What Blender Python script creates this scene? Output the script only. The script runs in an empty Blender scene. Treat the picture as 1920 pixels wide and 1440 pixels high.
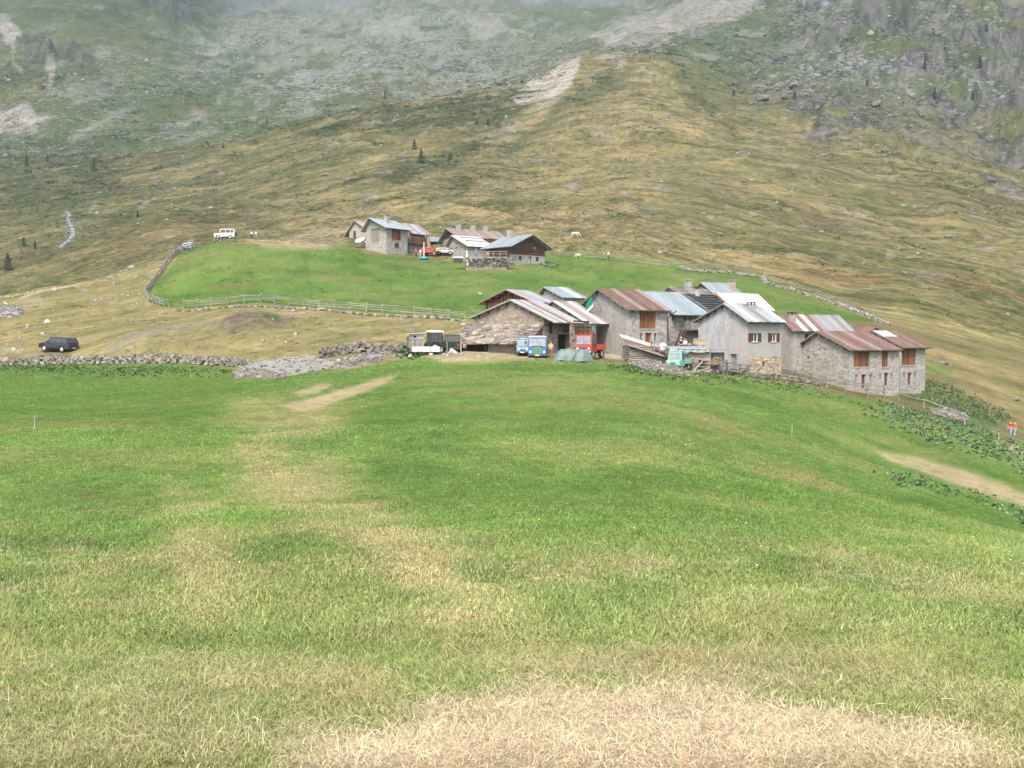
import bpy, bmesh, math, random
import numpy as np
from mathutils import Vector, Matrix

random.seed(7)
RNG = np.random.default_rng(11)
SC = bpy.context.scene
COL = SC.collection

# ------------------------------------------------------------------ camera, light, exposure
F = 2000.0                                   # focal length in photo pixels (1920 wide)
PITCH = math.atan(80 / F)
EXPO = 1.42
HAZE = 0.00019
cam_d = bpy.data.cameras.new('camera'); cam = bpy.data.objects.new('camera', cam_d); COL.objects.link(cam)
cam_d.sensor_width = 36; cam_d.lens = F / 1920 * 36
cam_d.clip_start = 0.1; cam_d.clip_end = 9000
cam.location = (0, 0, 0); cam.rotation_euler = (math.pi / 2 - PITCH, 0, 0)
SC.camera = cam
world = bpy.data.worlds.new('World'); SC.world = world; world.use_nodes = True
SUN_EL, SUN_AZ = 50.0, -167.0                 # azimuth from +Y (view direction), clockwise
nt = world.node_tree; nt.nodes.clear()
sky = nt.nodes.new('ShaderNodeTexSky'); sky.sky_type = 'NISHITA'; sky.sun_disc = False
sky.sun_elevation = math.radians(SUN_EL); sky.sun_rotation = math.radians(SUN_AZ); sky.dust_density = 4.0
sky.air_density = 1.0; sky.ozone_density = 1.0
bg = nt.nodes.new('ShaderNodeBackground'); bg.inputs[1].default_value = 0.115
wo = nt.nodes.new('ShaderNodeOutputWorld')
nt.links.new(sky.outputs[0], bg.inputs[0]); nt.links.new(bg.outputs[0], wo.inputs[0])
sun_d = bpy.data.lights.new('sun', 'SUN'); sun_d.energy = 1.5; sun_d.angle = math.radians(10); sun_d.color = (1.0, 0.94, 0.86)
sun = bpy.data.objects.new('sun', sun_d); COL.objects.link(sun)
_sd = Vector((math.sin(math.radians(SUN_AZ)) * math.cos(math.radians(SUN_EL)),
              math.cos(math.radians(SUN_AZ)) * math.cos(math.radians(SUN_EL)), math.sin(math.radians(SUN_EL))))
sun.rotation_euler = _sd.to_track_quat('Z', 'Y').to_euler()
SC.view_settings.view_transform = 'Standard'; SC.view_settings.look = 'None'
SC.view_settings.exposure = EXPO; SC.view_settings.gamma = 1.0; SC.view_settings.use_curve_mapping = False
SC.render.engine = 'CYCLES'
SC.cycles.max_bounces = 5; SC.cycles.diffuse_bounces = 2; SC.cycles.volume_bounces = 1

# ------------------------------------------------------------------ helpers: projection
def py2s(py):
    v = -(np.asarray(py, float) - 720) / F
    return (-math.sin(PITCH) + v * math.cos(PITCH)) / (math.cos(PITCH) + v * math.sin(PITCH))
def s2py(s):
    s = np.asarray(s, float)                 # inverse of py2s
    v = (s * math.cos(PITCH) + math.sin(PITCH)) / (math.cos(PITCH) - s * math.sin(PITCH))
    return 720 - F * v
def tx(px, s):
    v = (s * math.cos(PITCH) + math.sin(PITCH)) / (math.cos(PITCH) - s * math.sin(PITCH))
    return (np.asarray(px, float) - 960) / F / (math.cos(PITCH) + v * math.sin(PITCH))
def P(px, py, d):
    s = float(py2s(py)); return Vector((float(tx(px, s)) * d, d, s * d))
def to_px(x, y, z):
    s = z / y; v = (s * math.cos(PITCH) + math.sin(PITCH)) / (math.cos(PITCH) - s * math.sin(PITCH))
    return 960 + F * (x / y) * (math.cos(PITCH) + v * math.sin(PITCH)), 720 - F * v

# ------------------------------------------------------------------ helpers: noise
def vnoise(x, y, seed=0):
    xi = np.floor(x); yi = np.floor(y); fx = x - xi; fy = y - yi
    xi = xi.astype(np.int64); yi = yi.astype(np.int64)
    def h(a, b):
        n = (a * 374761393 + b * 668265263 + seed * 974634777) & 0x7fffffff
        n = ((n ^ (n >> 13)) * 1274126177) & 0x7fffffff
        n = ((n ^ (n >> 16)) * 668265263) & 0x7fffffff
        return ((n ^ (n >> 15)) & 0xffff) / 65535.0
    fx = fx * fx * (3 - 2 * fx); fy = fy * fy * (3 - 2 * fy)
    return (h(xi, yi) * (1 - fx) + h(xi + 1, yi) * fx) * (1 - fy) + (h(xi, yi + 1) * (1 - fx) + h(xi + 1, yi + 1) * fx) * fy
def fbm(x, y, oct=4, seed=0, gain=0.5):
    a = 1.0; t = 0; n = 0
    for k in range(oct):
        c, s_ = math.cos(0.6 * k + .3), math.sin(0.6 * k + .3)
        t = t + a * vnoise((x * c - y * s_) * 2 ** k + 17.3 * k, (x * s_ + y * c) * 2 ** k - 9.1 * k, seed + k); n += a; a *= gain
    return t / n
def fbs(x, y, oct=4, seed=0, gain=0.5):       # not rotated: keeps stretched streaks straight
    a = 1.0; t = 0; n = 0
    for k in range(oct):
        t = t + a * vnoise(x * 2 ** k + 17.3 * k, y * 2 ** k - 9.1 * k, seed + k); n += a; a *= gain
    return t / n
def sst(e0, e1, v):
    t = np.clip((v - e0) / (e1 - e0), 0, 1); return t * t * (3 - 2 * t)
def ridged(x, y, oct=4, seed=0):
    a = 1.0; t = 0; n = 0
    for k in range(oct):
        t = t + a * (1 - np.abs(2 * vnoise(x * 2 ** k + 5.7 * k, y * 2 ** k + 3.3 * k, seed + k) - 1)); n += a; a *= 0.5
    return t / n

# ------------------------------------------------------------------ terrain: feature lines along columns
cols = [-1200, -400, 0, 150, 300, 450, 600, 800, 1000, 1100, 1200, 1260, 1400, 1600, 1800, 2000, 2400, 3200]
rows = [
 ([1440]*18, [4.2]*18),
 ([1150]*18, [8.3]*18),
 ([950]*9+[952,955,958,970,1000,1020,1035,1060,1080], [17]*18),
 ([820]*9+[823,830,840,880,935,985,1025,1060,1080], [36]*18),
 ([740,740,742,742,742,740,738,730,728,732,745,755,795,855,915,970,1030,1060], [63]*18),
 ([690,690,686,683,682,693,700,672,677,679,685,693,712,745,800,850,930,1000], [122,122,122,120,118,112,100,104,100,100,100,102,110,115,115,115,115,115]),
 ([670,668,664,661,658,658,657,657,664,667,675,682,697,733,775,820,900,980], [130,130,128,126,124,122,120,116,113,113,116,116,118,125,127,128,130,130]),
 ([640,640,632,628,618,612,614,622,630,632,638,645,668,705,728,770,850,940], [138,138,138,138,138,138,138,138,138,138,138,138,138,140,140,140,140,140]),
 ([600,600,590,582,573,566,578,592,598,598,598,600,605,628,662,705,800,900], [160,160,160,160,160,156,152,148,150,151,152,153,156,160,162,160,160,160]),
 ([600,590,556,532,490,455,457,482,478,482,490,495,508,575,622,668,760,860], [185,185,185,192,200,208,214,215,222,232,240,242,245,210,190,185,185,185]),
 ([610,598,562,536,492,450,441,436,458,463,470,475,487,545,590,632,720,820], [215,215,215,218,228,235,245,250,252,260,268,270,275,235,212,208,208,208]),
 ([560,540,500,452,425,408,398,392,402,407,412,415,425,455,505,550,640,740], [300,300,300,310,310,320,320,320,320,328,335,335,335,310,275,270,270,270]),
 ([450,420,385,360,348,335,315,290,290,285,282,282,290,310,355,390,460,560], [480,480,480,480,470,450,440,440,460,470,480,480,480,450,400,390,380,380]),
 ([330,310,290,287,278,262,222,193,145,103,95,97,165,185,215,240,300,380], [700,700,700,680,650,620,600,600,640,680,700,700,660,640,600,600,600,600]),
 ([325,300,284,281,276,272,236,215,172,128,112,112,125,140,160,190,250,330], [780,780,770,750,730,720,720,740,790,830,850,840,760,740,680,680,680,680]),
 ([220,200,190,190,190,190,182,172,140,108,86,76,62,70,90,120,180,260], [880,880,870,870,880,890,900,920,970,1000,1010,980,900,820,770,770,770,770]),
 ([80,80,80,85,95,110,100,88,82,72,60,45,0,-20,10,40,100,180], [1020,1020,1020,1040,1090,1150,1230,1270,1310,1320,1320,1250,1050,920,870,870,870,870]),
 ([-40,-40,-30,-25,-15,33,32,12,22,22,20,-10,-60,-90,-60,-30,20,90], [1180,1180,1180,1200,1300,1650,1700,1720,1750,1750,1700,1600,1250,1050,1000,1000,1000,1000]),
 ([-120,-120,-110,-100,-80,37,36,16,25,25,24,-40,-120,-160,-140,-100,-60,0], [1400,1400,1400,1450,1600,2250,2300,2350,2350,2350,2300,2000,1500,1250,1200,1200,1200,1200]),
 ([-350,-350,-350,-350,-330,-250,-250,-250,-250,-250,-250,-260,-300,-300,-300,-300,-300,-250], [2000,2000,2000,2100,2400,3200,3200,3200,3200,3200,3200,3000,2300,1900,1800,1800,1800,1800]),
]
NR = len(rows)
def hermite(xk, yk, x):                        # yk: (n, ...) ; shape-preserving cubic (PCHIP)
    xk = np.asarray(xk, float); yk = np.asarray(yk, float); h = np.diff(xk)
    dl = np.diff(yk, axis=0) / h.reshape((-1,) + (1,) * (yk.ndim - 1))
    m = np.zeros_like(yk)
    a, b = dl[:-1], dl[1:]
    hm = np.where(a * b > 0, 2 * a * b / np.where(np.abs(a + b) < 1e-12, 1, a + b), 0)
    m[1:-1] = 0.5 * hm + 0.5 * np.where(a * b > 0, hm, 0.35 * (a + b)); m[0] = dl[0]; m[-1] = dl[-1]
    i = np.clip(np.searchsorted(xk, x) - 1, 0, len(xk) - 2)
    sh = (-1,) + (1,) * (yk.ndim - 1)
    t = ((x - xk[i]) / h[i]).reshape(sh); hh = h[i].reshape(sh)
    return ((2*t**3 - 3*t**2 + 1) * yk[i] + (t**3 - 2*t**2 + t) * hh * m[i] + (-2*t**3 + 3*t**2) * yk[i+1] + (t**3 - t**2) * hh * m[i+1])
STEP = 3.0
colx = np.concatenate([np.linspace(-1200, -60, 50), np.arange(-57, 1980, STEP), np.linspace(1984, 3200, 50)])
S = py2s(np.array([r[0] for r in rows])); LD = np.log(np.array([r[1] for r in rows], float))
# one more line under the camera
S = np.vstack([np.full((1, S.shape[1]), -1.62 / 1.1), S]); LD = np.vstack([np.full((1, S.shape[1]), math.log(1.1)), LD])
Sx = hermite(cols, S.T, colx).T; LDx = hermite(cols, LD.T, colx).T
pyk = s2py(S)
tt = []
for k in range(NR):
    gap = np.abs(np.diff(pyk[k:k + 2], axis=0)).mean()
    n = int(max(6, min(120, gap / 2.6)))
    if k == 0: n = 12
    tt += list(k + np.arange(n) / n)
tt = np.array(tt + [NR - 0.0])
Sg = hermite(np.arange(NR + 1), Sx, tt); LDg = hermite(np.arange(NR + 1), LDx, tt)
D = np.exp(LDg); NRW, NCL = D.shape
PXg = np.broadcast_to(colx, D.shape).copy(); T = np.broadcast_to(tt[:, None], D.shape)
PYg = s2py(Sg)
X = tx(PXg, Sg) * D; Y = D; Z = Sg * D
PX0, PY0 = PXg.copy(), PYg.copy()

# polygon masks on the ground (outline given where each patch lies, soft ragged edges)
wobx = (fbm(X / 9, Y / 9, 3, 91) - .5); woby = (fbm(X / 9, Y / 9, 3, 95) - .5)
def sdist(poly, x, y, closed=True):
    d2 = np.full(x.shape, 1e12); ins = np.zeros(x.shape, bool); n = len(poly)
    for i in range(n if closed else n - 1):
        x0, y0 = poly[i]; x1, y1 = poly[(i + 1) % n]; ex, ey = x1 - x0, y1 - y0
        t = np.clip(((x - x0) * ex + (y - y0) * ey) / (ex * ex + ey * ey + 1e-9), 0, 1)
        d2 = np.minimum(d2, (x - x0 - t * ex) ** 2 + (y - y0 - t * ey) ** 2)
        if closed and y0 != y1:
            ins ^= ((y0 > y) != (y1 > y)) & (x < ex * (y - y0) / (ey) + x0)
    d = np.sqrt(d2)
    return np.where(ins, -d, d) if closed else d
def pm(poly, fe=6, wob=10, t0=0, t1=99):
    m = np.zeros(X.shape); xs = [p[0] for p in poly]; ys = [p[1] for p in poly]
    sel = (PX0 > min(xs) - 40) & (PX0 < max(xs) + 40) & (PY0 > min(ys) - 40) & (PY0 < max(ys) + 40) & (T >= t0) & (T <= t1)
    if sel.any():
        d = sdist(poly, PX0[sel] + wobx[sel] * wob * 2, PY0[sel] + woby[sel] * wob)
        m[sel] = sst(fe, -fe, d)
    return m
def pl(poly, w=3, fe=2, wob=6, t0=0, t1=99):
    m = np.zeros(X.shape); xs = [p[0] for p in poly]; ys = [p[1] for p in poly]
    sel = (PX0 > min(xs) - 30) & (PX0 < max(xs) + 30) & (PY0 > min(ys) - 30) & (PY0 < max(ys) + 30) & (T >= t0) & (T <= t1)
    if sel.any():
        d = sdist(poly, PX0[sel] + wobx[sel] * wob * 2, PY0[sel] + woby[sel] * wob, False)
        m[sel] = sst(w + fe, w - fe, d)
    return m

FIELD = [(372,462),(335,486),(300,525),(274,552),(282,566),(320,576),(420,574),(500,571),(600,580),(700,586),(880,600),(1100,604),(1300,604),(1480,606),(1560,608),(1655,602),(1560,565),(1440,525),(1430,512),(1300,500),(1180,487),(1025,478),(900,490),(800,484),(700,474),(640,458),(560,461),(470,462)]
field = pm(FIELD, 3, 3, 8.2, 10.35)
mead = (sst(6.04, 5.98, T + (wobx * .05)))
cliff = pm([(1500,60),(1420,0),(1300,-120),(1950,-200),(2100,300),(1960,330),(1880,290),(1800,250),(1740,230),(1680,200),(1620,170),(1560,110)], 30, 40, 12)
cliff = np.maximum(cliff, 0.55 * pm([(1380,120),(1560,90),(1700,200),(1850,290),(1700,290),(1560,270),(1470,200)], 30, 40, 12))
cliffL = np.maximum(pm([(270,-60),(370,-60),(378,20),(330,35),(290,15)], 10, 20, 13), np.maximum(pm([(40,80),(80,70),(100,110),(60,130)], 8, 20, 13), pm([(120,95),(165,90),(175,120),(140,125)], 8, 20, 13)))
farwall = sst(18.05, 18.5, T)
zz0 = Z + 0.28 * np.abs(X - 0.12 * Y)
# relief
am = np.clip(D / 110, 0.02, 1)
Z = Z + 0.16 * am * (fbm(X / 5, Y / 5, 3, 3) - .5) * 2 * (T < 9) + 0.025 * (fbm(X / .7, Y / .7, 2, 5) - .5) * 2 * (T < 5)
slope = sst(9.3, 11, T)
Z = Z + slope * ((fbm(X / 45, Y / 60, 4, 8) - .5) * 9 + (fbm(X / 12, Y / 12, 3, 9) - .5) * 2.2 + (fbs(X / 30, zz0 / 3.5, 3, 10) - .5) * 1.6)
far = sst(14.0, 15.0, T)
Z = Z + far * ((fbm(X / 90, Y / 110, 5, 18) - .5) * 34 + (ridged(X / 40, Y / 40, 4, 21) - .6) * 9)
Z = Z + cliff * ((ridged((X + Y * .4) / 55, zz0 / 60, 4, 31) - .55) * 52 + (ridged((X + .5 * zz0) / 20, (zz0 - .5 * X) / 9, 4, 32) - .5) * 20)
Z = Z + cliffL * ((ridged(X / 25, zz0 / 40, 4, 31) - .5) * 30)
Z = Z + farwall * ((ridged(X / 150, zz0 / 500, 5, 44) - .5) * 160)
# mounds and banks
def bump(px, py, r, h, t0=0, t1=99, sx=1.0):
    global Z
    d = np.sqrt(((PX0 - px) / sx) ** 2 + ((PY0 - py) * 2.2) ** 2); Z = Z + h * np.exp(-(d / r) ** 2) * ((T >= t0) & (T <= t1))
bump(470, 615, 60, 1.6, 6.5, 9); bump(250, 640, 60, 1.2, 6.3, 9, 1.6)
Sf = Z / Y
PYf = s2py(Sf)
Xc = X

def col_index(px): return float(np.interp(px, colx, np.arange(NCL)))
def at(px, py, dmin=0.0, dmax=1e9):
    """first ground point seen through photo position (px, py) beyond dmin"""
    c = col_index(px); i = int(c); i = min(i, NCL - 2); w = c - i
    pyc = PYf[:, i] * (1 - w) + PYf[:, i + 1] * w; dc = D[:, i] * (1 - w) + D[:, i + 1] * w
    best = None
    for k in range(NRW - 1):
        if dc[k + 1] < dmin or dc[k] > dmax: continue
        a, b = pyc[k], pyc[k + 1]
        if (a - py) * (b - py) <= 0 and a != b:
            t = (a - py) / (a - b); d = dc[k] * (1 - t) + dc[k + 1] * t
            if d >= dmin and d <= dmax: return P(px, py, d)
    j = int(np.argmin(np.abs(pyc - py) + 1e4 * ((dc < dmin) | (dc > dmax)))); d = dc[j]
    s = Z[j, i] / Y[j, i]; return Vector((float(tx(px, s)) * d, d, s * d))
def gz(x, y):
    """ground height"""
    s = -0.02
    for _ in range(3):
        v = (s * math.cos(PITCH) + math.sin(PITCH)) / (math.cos(PITCH) - s * math.sin(PITCH))
        px = 960 + F * x / y * (math.cos(PITCH) + v * math.sin(PITCH))
        c = col_index(px); i = min(int(c), NCL - 2); w = c - i
        dc = D[:, i] * (1 - w) + D[:, i + 1] * w; zc = Z[:, i] * (1 - w) + Z[:, i + 1] * w
        z = float(np.interp(y, dc, zc)); s = z / y
    return z

# ------------------------------------------------------------------ ground cover colours (what grows or lies there)

def C3(*a): return np.array(a)
def mix(a, b, m): return a * (1 - m[..., None]) + b * m[..., None]
LUSH = C3(.084, .150, .030); LUSH2 = C3(.107, .174, .040); DEEP = C3(.056, .112, .026); YEL = C3(.160, .186, .060)
STRAW = C3(.350, .285, .180); DRY = C3(.205, .178, .086); GOLD = C3(.285, .225, .110); OLIVE = C3(.140, .136, .056); BROWN = C3(.115, .085, .050)
DKG = C3(.050, .066, .028); ROCK = C3(.20, .195, .185); SCREE = C3(.33, .30, .275); GREYG = C3(.105, .130, .060); RUST = C3(.17, .10, .045)
AL = X + .35 * Y
n1 = fbm(X / 14, Y / 14, 4, 50); n2 = fbm(X / 3.2, Y / 3.2, 4, 51); n3 = fbm(X / .9, Y / .9, 3, 52); n4 = fbm(X / .22, Y / .22, 2, 53)
st1 = fbs(AL / 70, zz0 / 9, 4, 60); st2 = fbs(AL / 16, zz0 / 2.2, 4, 61); st3 = fbs(AL / 5, zz0 / .8, 3, 62)
stN = fbs((X * .8 + Y * .6) / 12, (Y * .8 - X * .6) / 2.6, 4, 63)
# slopes (default)
c = mix(np.broadcast_to(OLIVE, X.shape + (3,)), DRY, sst(.40, .60, .45 * st1 + .55 * st2))
c = mix(c, GOLD, sst(.50, .68, .35 * st2 + .65 * st3) * .65)
c = mix(c, DKG, sst(.60, .70, fbs(AL / 22, zz0 / 4.5, 4, 66) * .6 + st3 * .4) * .7)
c = mix(c, BROWN, sst(.58, .70, fbm(X / 60, Y / 60, 4, 67)) * .35)
gold_area = np.maximum(pm([(640,392),(900,385),(1100,395),(1300,420),(1500,500),(1700,600),(1500,530),(1400,490),(1200,475),(1040,460),(820,425),(660,445),(480,448),(560,410)], 25, 40, 9.9), .6 * pm([(1000,130),(1240,95),(1330,200),(1400,300),(1200,420),(950,380),(1000,260)], 30, 60, 11))
c = mix(c, GOLD * 1.12, gold_area * sst(.35, .6, .5 * st2 + .5 * st3) * .8)
c = mix(c, RUST, pm([(1450,510),(1700,505),(1920,560),(1920,620),(1700,570),(1500,545)], 18, 40, 9.9) * sst(.42, .58, st2) * .55)
c = mix(c, OLIVE * .9, pm([(1190,320),(1330,330),(1420,400),(1560,430),(1500,450),(1330,420),(1220,360)], 18, 40, 11) * .55)
c = mix(c, STRAW * .9, pm([(480,448),(600,425),(690,412),(650,452),(560,447)], 8, 10, 9.5) * .75)
dk = np.maximum.reduce([pm([(560,235),(700,210),(850,196),(960,165),(1010,150),(985,195),(960,222),(850,232),(700,240),(600,255)], 8, 16, 11) * 1.15,
     pm([(640,350),(720,310),(800,290),(880,255),(960,225),(900,280),(820,320),(720,350)], 12, 40, 11) * .9,
     pm([(0,290),(150,280),(260,290),(240,330),(150,370),(60,400),(0,400)], 20, 60, 10) * .85, pm([(250,300),(520,215),(700,205),(560,250),(380,265)], 8, 20, 11) * .7,
     pm([(180,420),(280,365),(255,400),(240,430)], 6, 10, 10) * .6, pm([(1200,95),(1262,90),(1320,190),(1300,210),(1255,130)], 8, 12, 12) * .6,
     pm([(1110,150),(1160,110),(1150,160),(1050,200),(1080,170)], 6, 14, 12) * .7,
     pm([(820,345),(900,300),(880,350)], 8, 20, 11) * .6])
c = mix(c, DKG * 1.05, np.clip(dk, 0, 1) * sst(.25, .55, st2 * .6 + n1 * .4) * .85)
c = mix(c, SCREE * .85, sst(.70, .76, fbm(X / 6, Y / 6, 3, 70)) * slope * sst(10.5, 12, T) * .6)
gully = pm([(560,215),(1000,150),(1100,120),(1050,190),(880,230),(650,250)], 15, 30, 11)
lside = pm([(-60,285),(300,275),(600,240),(640,300),(560,360),(400,410),(300,440),(150,500),(-60,560)], 40, 60, 10.2, 14)
c = mix(c, C3(.082, .094, .040), lside * (.18 + .5 * sst(.42, .62, fbs(AL / 28, zz0 / 6, 4, 161))))
knd = np.maximum(pl([(1262,96),(1285,130),(1310,170),(1335,215)], 7, 6, 10, 11.5), pm([(1130,150),(1180,130),(1190,150),(1120,200),(1040,235),(960,290),(940,280),(1040,205)], 8, 18, 12) * .8)
c = mix(c, DKG * 1.25, knd * .75)
# far country
fc = mix(np.broadcast_to(GREYG, X.shape + (3,)), DKG * 1.5, sst(.45, .62, fbm(X / 40, zz0 / 40, 5, 71)) * .6)
fc = mix(fc, DRY * .8, sst(.45, .65, fbm(X / 110, zz0 / 80, 4, 72)) * .45); fc = mix(fc, DKG * 1.1, sst(.60, .66, fbm(X / 55, zz0 / 18, 5, 158, .6)) * .65)
fc = mix(fc, C3(.24, .24, .215), sst(.60, .70, fbm(X / 28, zz0 / 22, 5, 73, .6)) * .6)
boul = np.maximum.reduce([pm([(430,40),(650,0),(900,10),(1050,60),(900,130),(1100,60),(960,160),(700,190),(560,205),(420,190),(480,140),(330,100)], 30, 90, 13.5)])
fc = mix(fc, C3(.30, .31, .28), boul * sst(.46, .57, fbm(X / 16, zz0 / 9, 4, 74, .65)) * .5)
sc_poly = np.maximum.reduce([pm([(-50,195),(40,205),(95,235),(80,262),(0,268),(-60,265)], 8, 25, 12.5),
     pm([(1100,58),(1180,30),(1330,-10),(1420,0),(1300,60),(1230,88),(1130,90)], 10, 30, 14), pm([(1180,50),(1400,-30),(1450,-10),(1330,50),(1240,85)], 8, 20, 14),
     pm([(0,30),(40,60),(25,120),(45,140),(20,100),(0,60)], 3, 8, 14), pm([(85,120),(100,115),(103,190),(90,180)], 3, 6, 13), pm([(680,45),(760,30),(800,60),(700,62)], 6, 30, 14),
     pm([(890,40),(960,40),(940,62),(880,60)], 4, 15, 14), pm([(300,245),(360,205),(390,212),(320,245)], 4, 12, 12.5) * .7])
fc = mix(fc, SCREE, sc_poly * (.55 + .45 * sst(.35, .55, fbm(X / 20, zz0 / 7, 3, 75))))
c = mix(c, fc, sst(13.95, 14.15, T))
c = mix(c, fc, pm([(1262,92),(1300,20),(2100,-100),(2100,260),(1900,330),(1750,300),(1560,260),(1420,200),(1330,210),(1290,150)], 15, 40, 11.5) * .85)
c = mix(c, SCREE * 1.15, np.maximum.reduce([pm([(955,186),(990,150),(1035,122),(1088,100),(1085,135),(1065,168),(1035,190),(975,198)], 3, 6, 12, 14.3), .25 * pm([(890,250),(950,225),(1040,185),(1060,195),(980,235),(900,270)], 7, 22, 12), .5 * pm([(1110,105),(1165,100),(1175,135),(1150,125)], 5, 15, 12)]) * sst(.20, .42, fbs((X + Y) / 30, (X - 3 * Z) / 8, 3, 76)))
rk = np.clip(cliff, 0, 1)
rockn = sst(.40, .52, fbm((X + .5 * Y) / 24, zz0 / 15, 5, 80, .62))
rc = mix(np.broadcast_to(ROCK * .80, X.shape + (3,)), ROCK * .33, sst(.45, .62, fbm((X - zz0) / 7, (zz0 + .4 * X) / 2.6, 4, 81, .6)))  # crevice shade painted in as darker rock colour
c = mix(c, rc, rk * rockn)
rk2 = pm([(1380,90),(1560,80),(1800,220),(1960,330),(1960,420),(1700,330),(1540,290),(1400,200)], 25, 60, 12)
c = mix(c, rc, rk2 * sst(.53, .60, fbm((X + .5 * Y) / 20, zz0 / 9, 5, 82, .6)) * .9)
c = mix(c, rc * .8, cliffL * .85)
c = mix(c, C3(.20, .205, .21) * (.75 + .5 * fbs(X / 60, zz0 / 300, 4, 84))[..., None], farwall)
# tracks, stream, banks
c = mix(c, STRAW * .85, pl([(0,578),(60,552),(150,533),(220,505),(330,474),(370,462),(400,452)], 2.2, 2, 3, 9, 10.6))
c = mix(c, STRAW * .8, pl([(1100,245),(1180,160),(1240,100)], 1.5, 2, 5, 12) * .4)
c = mix(c, DRY * 1.3, np.maximum.reduce([pl([(1240,230),(1420,340),(1600,410),(1800,500),(1925,560)], 1.5, 1.5, 10, 10), pl([(1430,285),(1520,345),(1640,420),(1760,480)], 1.5, 1.5, 6, 10),
      pl([(1500,340),(1620,390),(1760,440),(1920,500)], 1.2, 1.2, 6, 10), pl([(900,300),(1050,285),(1250,285)], 1.0, 1.5, 6, 10), pl([(230,330),(420,300),(560,240),(700,215)], 1.2, 1.5, 8, 10)]) * .7)
c = mix(c, C3(.34, .33, .32), pl([(-20,648),(20,655),(60,668),(100,676)], 4, 2, 2, 6.2, 8) * .9)
c = mix(c, SCREE, pm([(25,580),(45,562),(72,556),(85,575),(70,590),(30,592)], 4, 10, 8, 10) * .9)
c = mix(c, SCREE * .8, np.maximum.reduce([pl([(140,536),(162,545)], 3, 2, 3, 8, 10), pl([(232,405),(262,380),(290,364)], 3, 2, 2, 10.5), pl([(165,392),(178,378)], 3, 1, 2, 10.5)]) * .8)
c = mix(c, GREYG, pm([(180,400),(215,330),(130,370),(110,480),(60,500),(130,470)], 10, 30, 10.3) * .35)
bank = mix(np.broadcast_to(DRY, X.shape + (3,)), OLIVE * 1.05, sst(.4, .6, n2 * .5 + stN * .5)); bank = mix(bank, GOLD, sst(.5, .68, stN) * .7)
bk = sst(5.95, 6.05, T) * sst(9.9, 9.3, T) * sst(1150, 1000, PX0) * (1 - field)
c = mix(c, bank, bk * .85)
c = mix(c, STRAW * .75, bk * sst(.55, .7, fbm(X / 5, Y / 5, 3, 87)) * .5)
c = mix(c, C3(.13, .105, .08), pm([(400,625),(425,602),(490,594),(560,598),(548,612),(500,626),(430,638)], 5, 12, 6.3, 9) * (.55 + .45 * sst(.4, .6, n3)))
c = mix(c, C3(.19, .18, .15), np.maximum(pm([(200,664),(235,642),(300,622),(380,604),(400,606),(350,622),(260,650),(215,668)], 3, 6, 6.3, 9), pm([(515,596),(570,585),(560,594),(530,600)], 2, 5, 6.3, 9)) * sst(.35, .55, n3) * .9)
c = mix(c, DEEP, pm([(488,600),(520,600),(525,612),(495,613)], 3, 5, 6.3, 9) * .8)
# village ground, nettle bank to the right of the barn
c = mix(c, C3(.17, .15, .12), pm([(880,672),(1000,660),(1120,662),(1330,690),(1400,696),(1500,704),(1540,735),(1400,690),(1400,640),(1000,630),(880,645)], 5, 8, 6.0, 8) * .6)
c = mix(c, C3(.30, .28, .25), pm([(1130,664),(1185,660),(1240,668),(1240,684),(1190,676),(1135,672)], 2, 3, 5.9, 8) * .9)
c = mix(c, DEEP * 1.1, pm([(1660,722),(1740,716),(1800,738),(1890,790),(1840,808),(1780,780),(1700,752)], 8, 14, 5.8, 8.5) * .9)
c = mix(c, BROWN, pm([(1700,745),(1760,765),(1850,808),(1930,830),(1930,850),(1840,825),(1740,775)], 5, 10, 5.8, 8) * .5)
c = mix(c, LUSH * 1.1, pm([(1730,670),(1780,690),(1800,700),(1760,705),(1735,700)], 5, 10, 6, 9) * .6)
# upper field (edge ragged)
fcol = mix(np.broadcast_to(LUSH * 1.0, X.shape + (3,)), LUSH2, sst(.4, .6, n1)); fcol = mix(fcol, DEEP * 1.15, sst(.52, .68, fbm(X / 9, Y / 5, 4, 88)) * .6)
fcol = mix(fcol, YEL, sst(.5, .66, fbm(X / 8, Y / 8, 4, 89)) * .5); fcol = mix(fcol, DEEP, sst(.56, .66, fbm(X / 2.2, Y / 2.2, 3, 153)) * .5); fcol = mix(fcol, OLIVE * 1.2, sst(.56, .68, fbm(X / 18, Y / 12, 4, 154)) * .5)
c = mix(c, fcol, field)
c = mix(c, STRAW * .8, pm([(470,452),(600,452),(625,462),(560,468),(490,464)], 4, 6, 8, 10.6) * .9)
c = mix(c, BROWN * 1.2, pm([(392,534),(420,530),(490,528),(488,536),(440,541),(395,541)], 2, 5, 8, 10.2) * .6)
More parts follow.
